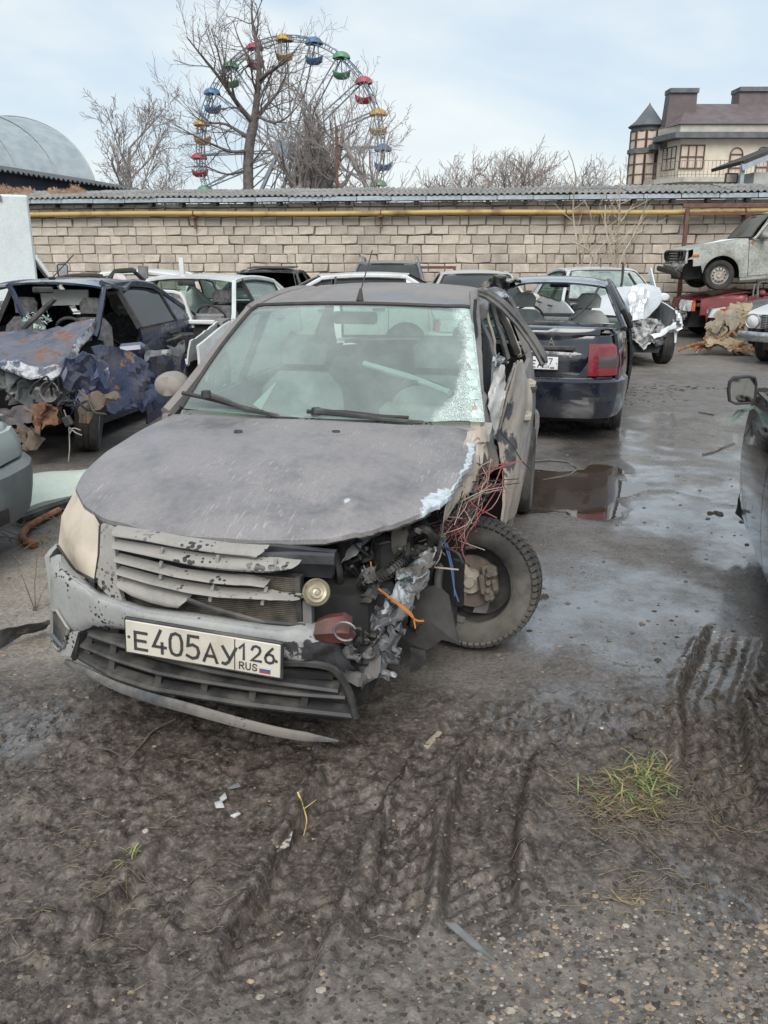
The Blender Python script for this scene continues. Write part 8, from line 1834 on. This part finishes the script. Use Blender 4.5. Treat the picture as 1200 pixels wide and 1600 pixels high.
# ---- loose car parts between the wrecks
def loose_parts():
    f = lambda px, py, Y: atY(px, py, Y)
    e = empty('stripped_door_frame', tuple(f(165, 470, 11.7) * [1, 1, 0])); tag(e, 'black stripped door frame standing behind the navy wreck, a white cloth hanging in it', 'car door'); o = np.array(e.location)
    P = np.array([f(x, y, 11.7) for x, y in ((161, 448), (180, 424), (207, 422), (212, 424))]) - o; mb = MB(); mb.tube(P, [.035, .035, .035, .03], 6); mb.tube([P[2], P[2] + [.1, .2, -.15], P[0] + [.5, .15, -.05]], .03, 6); mb.build('window_frame', black_plastic, e)
    q = np.array([f(x, y, 11.7) for x, y in ((152, 520), (205, 520))]) - o; mb = MB(); mb.sheet([[(q[0][0], 0, .12), (q[1][0] + .25, 0.05, .12)], [(q[0][0] - .03, .0, .65), (q[1][0] + .28, .04, .65)], [P[0], (q[1][0] + .25, .05, 1.12)]], (0, .07, 0)); mb.build('door_skin', BLACK_D, e)
    cl = np.array([f(x, y, 11.64) for x, y in ((170, 459), (185, 460), (201, 458))]); ct = np.array([f(x, y, 11.64) for x, y in ((180, 428), (188, 426), (196, 430))]); n, m = 12, 12
    b, t = rs(cl, m), rs(ct, m); s_ = np.linspace(0, 1, n)[:, None, None]; Pc = b[None] * (1 - s_) + t[None] * s_; F = Pc.reshape(-1, 3); F += .02 * noise3(F, 9, 3); mb = MB(); mb.sheet(F.reshape(n, m, 3), (0, .01, 0)); tag(mb.build('white_cloth', surf('grubby white cloth', (.60, .57, .55), (.48, .44, .42), 6, .9)), 'crumpled white cloth hanging from the black stripped door frame', 'cloth')
    e = empty('hatch_frame', tuple(f(120, 470, 11.2) * [1, 1, 0])); tag(e, 'black curved tailgate frame propped up behind the roof of the navy wreck', 'tailgate'); o = np.array(e.location)
    P = np.array([f(x, y, 11.2) for x, y in ((88, 436), (105, 432), (130, 430), (150, 430), (160, 432))]) - o; mb = MB(); mb.tube(smooth_line(P, 14, 1), .028, 6); mb.build('top_rail', black_plastic, e)
    mb = MB(); mb.tube([P[0], P[0] + [-.1, .1, -1.0]], .03, 6); mb.tube([P[-1], P[-1] + [.06, .1, -1.2]], .045, 6); mb.build('side_rail', black_plastic, e); mb = MB(); mb.box(P[-2] + [.0, .03, -.12], (.16, .06, .26), bev=.02); mb.build('hinge_plate', dusty_black, e)
    # pale car panel lying between the cars at the left
    T_ = [gnd(x, y, .16) for x, y in ((20, 748), (70, 739), (142, 730))]; B_ = [gnd(x, y, .10) for x, y in ((28, 800), (70, 785), (125, 768))]; n, m = 10, 20
    b, t = rs(np.array(B_), m), rs(np.array(T_), m); s_ = np.linspace(0, 1, n)[:, None, None]; P = b[None] * (1 - s_) + t[None] * s_; P[..., 2] += .05 * np.sin(PI * s_[..., 0]) + .01 * np.sin(np.linspace(0, 5, m))[None]
    F = P.reshape(-1, 3); mb = MB(); mb.sheet(F.reshape(n, m, 3), (0, .01, -.03)); pm = paint('pale mint panel', (.50, .58, .51), (.42, .44, .38), .3, .5, 0, 3, .3, grime=.12); e2 = mb.build('scrap_sheet', pm, None, 40)
    tag(e2, 'pale mint green car panel lying on the ground behind the left fender', 'car panel')
    mb = MB(); mb.tube(smooth_line([np.array(q) + [0, 0, -.05] for q in B_], 12, 1), .03, 6); mb.build('bent_flange', dusty_black, e2)
    P = [gnd(x, y, .03) for x, y in ((92, 797), (70, 808), (45, 822), (34, 835), (36, 845), (52, 849))]; mb = MB(); mb.tube(smooth_line(P, 30, 2), .022, 8); mb.box(P[-1], (.05, .05, .05), bev=.01); tag(mb.build('bent_rusty_rod', rust_metal), 'bent rusty rod lying under the pale mint panel', 'rod')
    # crumpled strip at the left edge
    b = np.array([gnd(x, y, .02) for x, y in ((0, 1012), (30, 995), (70, 985))]); t = np.array([gnd(x, y, .10) for x, y in ((0, 985), (30, 978), (78, 972))]); n, m = 8, 22; bb, tt = rs(b, m), rs(t, m); s_ = np.linspace(0, 1, n)[:, None, None]; F = (bb[None] * (1 - s_) + tt[None] * s_).reshape(-1, 3); F += .03 * noise3(F, 9, 4); mb = MB(); mb.sheet(F.reshape(n, m, 3), (0, .008, 0))
    tag(mb.build('torn_trim_strip', surf('dusty torn trim', (.05, .05, .048), (.22, .21, .18), 7, .8, lo=.45, hi=.6)), 'dusty torn plastic trim lying by the left edge of the ground', 'trim')
    # rusty crumpled panel heap
    Y0 = 14.75; o = atY(1130, 550, Y0) * [1, 1, 0]; e = empty('rusty_panel', tuple(o)); tag(e, 'crumpled rust yellow body panel lying in front of the slate front end', 'scrap metal')
    ry = paint('yellow rust panel', (.32, .25, .15), (.30, .265, .21), .5, .8, 0, 3, 0, rust=.38, rustcol=(.20, .085, .035), grime=.3); rd = surf('dark rust frame', (.14, .055, .025), (.32, .20, .10), 7, .9, bump=.5)
    X = lambda pts, d=0.0: np.array([atY(x, y, Y0 + d) - o for x, y in pts])
    def cr(name, b, t, n, m, mat, amp, fq, sd): 
        b, t = rs(b, m), rs(t, m); s_ = np.linspace(0, 1, n)[:, None, None]; F = (b[None] * (1 - s_) + t[None] * s_).reshape(-1, 3); q = noise3(F, fq, sd, 3); F = F + amp * np.sign(q) * (.35 - np.abs(np.abs(q) - .3)) * 2
        F[:, 2] = np.maximum(F[:, 2], .01); mb = MB(); mb.sheet(F.reshape(n, m, 3), (0, .012, 0)); return mb.build(name, mat, e, 20)
    cr('folded_sheet', X([(1102, 540), (1130, 545), (1165, 548), (1172, 535)]), X([(1100, 508), (1128, 500), (1145, 476), (1172, 470)], .35), 24, 28, ry, .10, 6, 3); cr('folded_sheet', X([(1100, 538), (1130, 542), (1178, 558)], -.3), X([(1098, 532), (1130, 530), (1172, 535)], -.05), 10, 26, ry, .07, 7, 5)
    cr('folded_sheet', X([(1078, 545), (1090, 541), (1102, 540)], -.25), X([(1080, 538), (1090, 535), (1104, 530)], -.1), 6, 10, rd, .05, 8, 7)
    r = random.Random(3)
    for k in range(13):
        a = (r.uniform(1102, 1165), r.uniform(488, 540)); pts = [a, (a[0] + r.uniform(-18, 22), a[1] + r.uniform(-14, 14)), (a[0] + r.uniform(-25, 35), a[1] + r.uniform(-18, 22))]
        mb = MB(); mb.tube(smooth_line(X(pts, -.08 + .2 * (540 - a[1]) / 60), 8, 1), .026, 4, flat=.5); mb.build('bent_strut', rd if k % 2 else ry, e)
    for k in range(7):
        a = X([(r.uniform(1108, 1160), r.uniform(492, 535))], .0)[0]; mb = MB(); n_ = 9; an = np.linspace(0, 2 * PI, n_, endpoint=False); mb.add([a + [0, -.03, 0]] + [a + [.10 * math.cos(t_) * (1 + .3 * math.sin(3 * t_)), -.015, .12 * math.sin(t_)] for t_ in an], [(0, 1 + i, 1 + (i + 1) % n_) for i in range(n_)]); mb.build('flaked_cell', surf('pale flaked paint', (.34, .31, .25), (.24, .2, .15), 9, .9), e, 0)
    for pts in ([(1060, 548), (1078, 540), (1102, 535)], [(1088, 552), (1092, 545), (1102, 540)], [(1108, 550), (1112, 540), (1120, 538)], [(1155, 540), (1168, 528), (1176, 518)]): mb = MB(); mb.tube(smooth_line(X(pts, -.2), 8, 1), .028, 5); mb.build('bent_strut', rd, e)
loose_parts()
# ------------------------------------------------------------------ small things on the ground
def on(px, py, up=0.0):
    p = gnd(px, py); p[2] = gz(p[0], p[1]) + up; return p
def scatter():
    r = random.Random(17)
    tex = [surf('pebble %s' % n, a, b, 30, .75, rand=.5) for n, a, b in (('tan', (.36, .27, .19), (.28, .20, .14)), ('grey', (.20, .185, .17), (.14, .13, .12)), ('pale', (.40, .365, .31), (.31, .28, .23)))]
    # numbers for heights all at once
    def many(n, fn):
        P = np.array([fn() for _ in range(n)]); G_ = np.array([gnd(a, b) for a, b in P]); Z = ground_height(G_[:, 0][None], G_[:, 1][None])[0]; G_[:, 2] = Z; return G_
    def lump(mb, c, s, sq=.65):
        th = r.random() * 6.3; V = []; 
        for z, k, rr_ in ((-.3, 5, .8), (.25, 6, 1.0), (.75, 4, .62)):
            for i in range(k): a = th + 2 * PI * i / k; q = rr_ * r.uniform(.8, 1.2); V.append((c[0] + s * q * math.cos(a), c[1] + s * q * math.sin(a) * .8, c[2] + s * z * sq))
        f = [(i, (i + 1) % 5, 5 + (i + 1) % 6) for i in range(5)] + [(i, 5 + (i + 1) % 6, 5 + i) for i in range(5)] + [(4, 5 + 0, 5 + 5)] + [(5 + i, 5 + (i + 1) % 6, 11 + min(3, i * 4 // 6)) for i in range(6)] + [(11, 12, 13, 14)] + [(5 + 1, 12, 11), (5 + 3, 13, 12), (5 + 4, 14, 13), (5 + 0, 11, 14)]
        mb.add(V, f)
    # pebbles: gravelly corner and strays
    gs = [MB(), MB(), MB()]
    for c in many(1100, lambda: (r.gauss(930, 150), r.uniform(1400, 1640))): lump(gs[r.choice([0, 1, 1, 1, 1, 1, 0, 2])], c, abs(r.gauss(.0028, .0026)) + .0015)
    for c in many(300, lambda: (r.gauss(1170, 60), r.uniform(1430, 1640))): lump(gs[r.choice([0, 1, 1])], c, abs(r.gauss(.004, .003)) + .002)
    for c in many(500, lambda: (r.uniform(0, 1200), r.uniform(1050, 1640))): lump(gs[r.choice([0, 1, 1, 1])], c, abs(r.gauss(.003, .0025)) + .0015)
    for c in many(500, lambda: (r.uniform(0, 1200), r.uniform(590, 1050))): lump(gs[r.choice([0, 1, 1, 1])], c, abs(r.gauss(.006, .004)) + .003)
    for g, m in zip(gs, tex): o = g.build('gravel', m, None, 50); tag(o, kind='stuff')
    st = [(530, 895 + 0, 0), (1128, 1002 + 0, 0)]
    for i, (px, py, sz, k, lb) in enumerate(((867, 1446, .019, 0, 'rounded tan pebble above the gravel patch, largest of its colour'), (797, 1508, .020, 1, 'grey pebble at the tip of the dark blade shaped scrap'), (974, 1484, .016, 1, 'dull grey pebble right of the gravel patch'), (978, 1446, .015, 2, 'pale wedge shaped pebble right of the rounded tan pebble'), (940, 1144, .014, 2, 'white pebble left of the grass tuft, on the mud'), (843, 1133, .012, 2, 'small pale pebble beside the twig crossing'), (405, 1545, .018, 2, 'pale stone in the mud below the broken light chips'), (502, 1552, .020, 2, 'flat pale stone in the mud at the bottom, right of the other pale stone'), (390, 1518, .015, 0, 'pinkish stone just above the pale stone in the mud'), (870, 1580, .018, 2, 'cream pebble low in the gravel patch'), (797, 1580, .022, 2, 'biggest cream pebble at the bottom of the gravel patch'), (962, 1560, .018, 0, 'orange tan pebble low right in the gravel patch'), (228, 1310, .017, 2, 'small pale lump at the upper end of the green blades'), (117, 1086, .014, 1, 'grey pebble under the left end of the hanging lip strip'))):
        mb = MB(); lump(mb, on(px, py, .002), sz * .66, .7); tag(mb.build('pebble', tex[k], None, 60), lb, 'pebble', 'single pebbles on the mud')
    # crumbs of mud
    mm = surf('dark mud crumb', (.035, .028, .024), (.075, .062, .052), 25, .9); g = MB()
    ma = lambda a, b: (r.uniform(*a), r.uniform(*b))
    for c in many(3600, lambda: ma((-20, 1220), (1110, 1640))): lump(g, c, abs(r.gauss(.0018, .0028)) + .0018, .85)
    for c in many(500, lambda: ma((1020, 1220), (960, 1400))): lump(g, c - [0, 0, .003], abs(r.gauss(.003, .005)) + .002, .6)
    for c in many(260, lambda: ma((800, 1180), (580, 1000))): lump(g, c - [0, 0, .002], abs(r.gauss(.003, .004)) + .003, .4)
    for c in many(200, lambda: (r.gauss(930, 60), r.gauss(622, 6))): lump(g, c, r.uniform(.008, .028), .35)
    for c in many(120, lambda: (r.gauss(1020, 60), r.gauss(606, 3))): lump(g, c, r.uniform(.008, .03), .35)
    for c in many(420, lambda: (r.gauss(570, 60) if r.random() < .5 else r.gauss(790, 40), r.uniform(1180, 1480))): lump(g, c - [0, 0, .004], abs(r.gauss(.005, .006)) + .003, .7)
    tag(g.build('mud_crumbs', mm, None, 40), kind='stuff')
    # straw, roots, twigs trodden into the mud
    def stalk(mb, c, L, w, az, lift=.01, wob=.45):
        P = [np.array(c)]; a = az
        for k in range(4): a += r.gauss(0, wob); q = P[-1] + np.array([math.cos(a), math.sin(a), 0]) * L / 4; P.append(q)
        P = np.array(P); P[:, 2] = ground_height(P[:, 0][None], P[:, 1][None])[0] + .003 + lift * np.sin(np.linspace(.2, PI - .2, 5)); mb.tube(P, np.linspace(w, w * .5, 5), 3, cap=False)
    g1, g2_ = MB(), MB()
    for c in many(520, lambda: (r.gauss(985, 50), r.gauss(1250, 28))): stalk(r.choice([g1, g1, g2_]), c, r.uniform(.02, .10), .0011, r.uniform(0, 6.3))
    for c in many(260, lambda: ma((1040, 1220), (980, 1330))): stalk(r.choice([g1, g2_, g2_]), c, r.uniform(.03, .12), .0011, r.gauss(.9, .8))
    for c in many(180, lambda: ma((0, 1200), (1100, 1640))): stalk(r.choice([g1, g2_, g2_]), c, r.uniform(.02, .09), .0009, r.uniform(0, 6.3))
    for c in many(120, lambda: (r.gauss(90, 90), r.gauss(1370, 70))): stalk(r.choice([g1, g2_]), c, r.uniform(.03, .11), .0010, r.uniform(0, 6.3))
    for c in many(90, lambda: (r.gauss(1000, 50), r.gauss(1395, 22))): stalk(r.choice([g1, g2_]), c, r.uniform(.02, .10), .0012, r.gauss(-.4, .9))
    for c in many(90, lambda: (r.gauss(60, 35), r.gauss(800, 40))): stalk(g1, c, r.uniform(.08, .3), .003, r.uniform(0, 6.3), .05)
    tag(g1.build('straw', straw_m, None, 60), kind='stuff'); tag(g2_.build('roots', wood_grey, None, 60), kind='stuff')
    # grass tufts
    gm = [surf('green grass blade', (.10, .145, .045), (.17, .21, .08), 20, .6), surf('yellow grass blade', (.30, .25, .11), (.22, .19, .08), 20, .8)]
    def tuft(name, label, pts, n, spread, hgt, seed):
        mbs = [MB(), MB()]; rr = random.Random(seed)
        for k in range(n):
            px, py = pts[rr.randrange(len(pts))]; c = on(px + rr.gauss(0, spread), py + rr.gauss(0, spread * .7)); az = rr.uniform(0, 6.3); L = hgt * rr.uniform(.5, 1.3); lean = rr.uniform(.5, 1.5)
            P = [c + np.array([math.cos(az) * lean * L * t * t, math.sin(az) * lean * L * t * t, L * (t - .45 * t * t * lean)]) for t in (0, .3, .6, .85, 1)]
            w = np.array([-math.sin(az), math.cos(az), 0]) * .0028; W = np.array([1, 1, .9, .6, .1])[:, None] * w
            mbs[0 if rr.random() < .5 else 1].grid(np.stack([np.array(P) - W, np.array(P) + W]))
        e = empty(name, tuple(on(*pts[0]))); tag(e, label, 'grass'); M = Matrix.Translation(-e.location)
        for mb, m, nm in zip(mbs, gm, ('green_blades', 'dry_blades')):
            if mb.n: mb.build(nm, m, e, 0, fn=lambda V: V - np.array(e.location))['kind'] = 'stuff'
    tuft('grass_tuft', 'tuft of green and yellow grass in the mud at the right', [(1000, 1215), (1020, 1205), (985, 1225), (960, 1235), (1030, 1230), (1010, 1250)], 170, 16, .055, 3)
    tuft('grass_tuft', 'few thin green blades in the mud left of the tyre ruts', [(195, 1345), (205, 1335), (200, 1355)], 14, 7, .04, 5)
    tuft('grass_tuft', 'faint grass on the mud ridge behind, below the white wreck', [(930, 628), (900, 632), (960, 626)], 90, 14, .05, 7)
    def stick(name, label, cat, pts, w, mat, lift=.008, k=5):
        P = smooth_line(np.array([on(x, y, lift) for x, y in pts]), max(8, 4 * len(pts)), 1); mb = MB(); mb.tube(P, np.linspace(w, w * .45, len(P)), k); P[:, 2] += 0
        for q in range(2): i = r.randrange(2, len(P) - 2); d = np.array([r.uniform(-1, 1), r.uniform(-1, 1), .2]) * .05; mb.tube([P[i], P[i] + d], [w * .5, w * .2], 3)
        tag(mb.build(name, mat, None, 60), label, cat)
    stick('twig', 'forked twig in the mud in front of the hanging lip strip', 'twig', [(275, 1131), (240, 1150), (215, 1180), (192, 1205)], .005, wood_grey)
    stick('twig', 'thin dark twig left of the forked twig', 'twig', [(150, 1178), (172, 1184), (195, 1192)], .003, bark_m)
    stick('twig', 'long dark twig lying left of the grass tuft', 'twig', [(835, 1142), (862, 1128), (870, 1122)], .004, bark_m); stick('twig', 'bent dark twig below the long dark twig', 'twig', [(852, 1140), (865, 1165), (888, 1190)], .004, bark_m)
    stick('twig', 'curled root below the grass tuft', 'twig', [(955, 1395), (968, 1412), (990, 1418), (1000, 1405), (1000, 1390)], .004, straw_m, .012); stick('twig', 'crooked branch on the wet asphalt by the black car at the right', 'twig', [(1098, 711), (1115, 708), (1130, 700), (1148, 693)], .010, bark_m)
    stick('twig', 'straight dark stick on the wet asphalt before the mud ridge', 'twig', [(1092, 645), (1105, 647), (1116, 649)], .014, bark_m)
    stick('straw_stalk', 'thick pale straw lying on the grass tuft', 'straw', [(1018, 1215), (1040, 1224), (1058, 1231)], .0045, straw_m, .035)
    stick('weed_stalk', 'dry upright weed stalk beside the left end of the bumper', 'weed', [(52, 955), (56, 950), (60, 946)], .004, wood_grey)
    mb = MB(); a = on(55, 955)
    for dx, dz in ((.04, .30), (-.06, .22), (.10, .18)): mb.tube([a, a + [dx * .4, 0, dz * .5], a + [dx, .02, dz]], [.003, .0025, .001], 4)
    tag(mb.build('weed', wood_grey, None), 'thin dead weed standing left of the headlight', 'weed')
    stick('cable', 'thin grey cable looped on the asphalt beside the puddle', 'cable', [(828, 724), (860, 722), (888, 724), (903, 732), (890, 740), (865, 744), (848, 747)], .008, surf('grey cable', (.16, .15, .14), (.1, .1, .09), 8, .7), .012, 6)
    def scrap(name, label, cat, pts, mat, th=.004, tilt=.0, lift=.006):
        P = np.array([on(x, y, lift) for x, y in pts]); P[:, 2] = P[:, 2].mean() + np.linspace(0, tilt, len(P)); n = len(P); c = P.mean(0) + [0, 0, .004]; mb = MB()
        mb.add(np.r_[P, [c], P - [0, 0, th]], [(i, (i + 1) % n, n) for i in range(n)] + [(i, (i + 1) % n, n + 1 + (i + 1) % n, n + 1 + i) for i in range(n)]); tag(mb.build(name, mat, None, 0), label, cat)
    pw_ = surf('chipped white plastic', (.55, .56, .55), (.42, .42, .41), 20, .5); gp = surf('grey plastic scrap', (.17, .18, .18), (.25, .25, .24), 15, .6)
    scrap('blade_scrap', 'dark grey blade shaped plastic scrap on the gravel', 'scrap', [(694, 1438), (712, 1440), (745, 1470), (776, 1503), (735, 1478)], surf('slate plastic', (.13, .14, .14), (.2, .2, .2), 12, .5), .006, .01)
    scrap('wood_chip', 'split pale wood chip in the mud between the wheel and the ruts', 'wood chip', [(660, 1170), (684, 1148), (691, 1150), (668, 1177)], surf('pale wood chip', (.34, .29, .22), (.25, .21, .16), 30, .8), .008)
    scrap('plastic_chip', 'white broken plastic chip, upper of the pair in the mud', 'plastic', [(343, 1252), (352, 1245), (355, 1255), (347, 1262)], pw_, .004, .012); scrap('plastic_chip', 'white broken plastic chip, larger and lower of the pair in the mud', 'plastic', [(335, 1258), (347, 1256), (351, 1268), (338, 1270)], pw_, .004, .01)
    scrap('plastic_chip', 'thin white sliver right of the pair of white chips', 'plastic', [(360, 1274), (372, 1268), (376, 1271), (366, 1277)], pw_); scrap('plastic_chip', 'grey blue plastic scrap above the white chips', 'plastic', [(355, 1232), (372, 1226), (376, 1232), (360, 1237)], gp, .006, .01)
    scrap('paint_flake', 'mottled pale flake pressed into the mud beside the yellow bent clip', 'scrap', [(405, 1308), (425, 1298), (458, 1300), (452, 1322), (428, 1334), (415, 1322)], surf('muddy pale flake', (.10, .085, .075), (.40, .37, .33), 60, .8, lo=.48, hi=.56))
    stick('bent_clip', 'bent yellow plastic clip sticking out of the mud', 'clip', [(466, 1258), (480, 1270), (474, 1290)], .004, surf('yellow clip', (.52, .40, .12), (.42, .32, .10), 9, .5), .012)
    for k, (x, y, lb) in enumerate(((1020, 1148, 'wet dark mud clod right above the grass tuft'), (1118, 803, 'black clod standing in the bright puddle'), (840, 935, 'small dark clod on the asphalt right of the torn wheel'))):
        mb = MB(); c = on(x, y)
        for q in range(7): lump(mb, c + np.array([r.gauss(0, .03), r.gauss(0, .02), 0]), r.uniform(.012, .028), .8)
        tag(mb.build('mud_clod', mm, None, 60), lb, 'mud clod')
scatter()
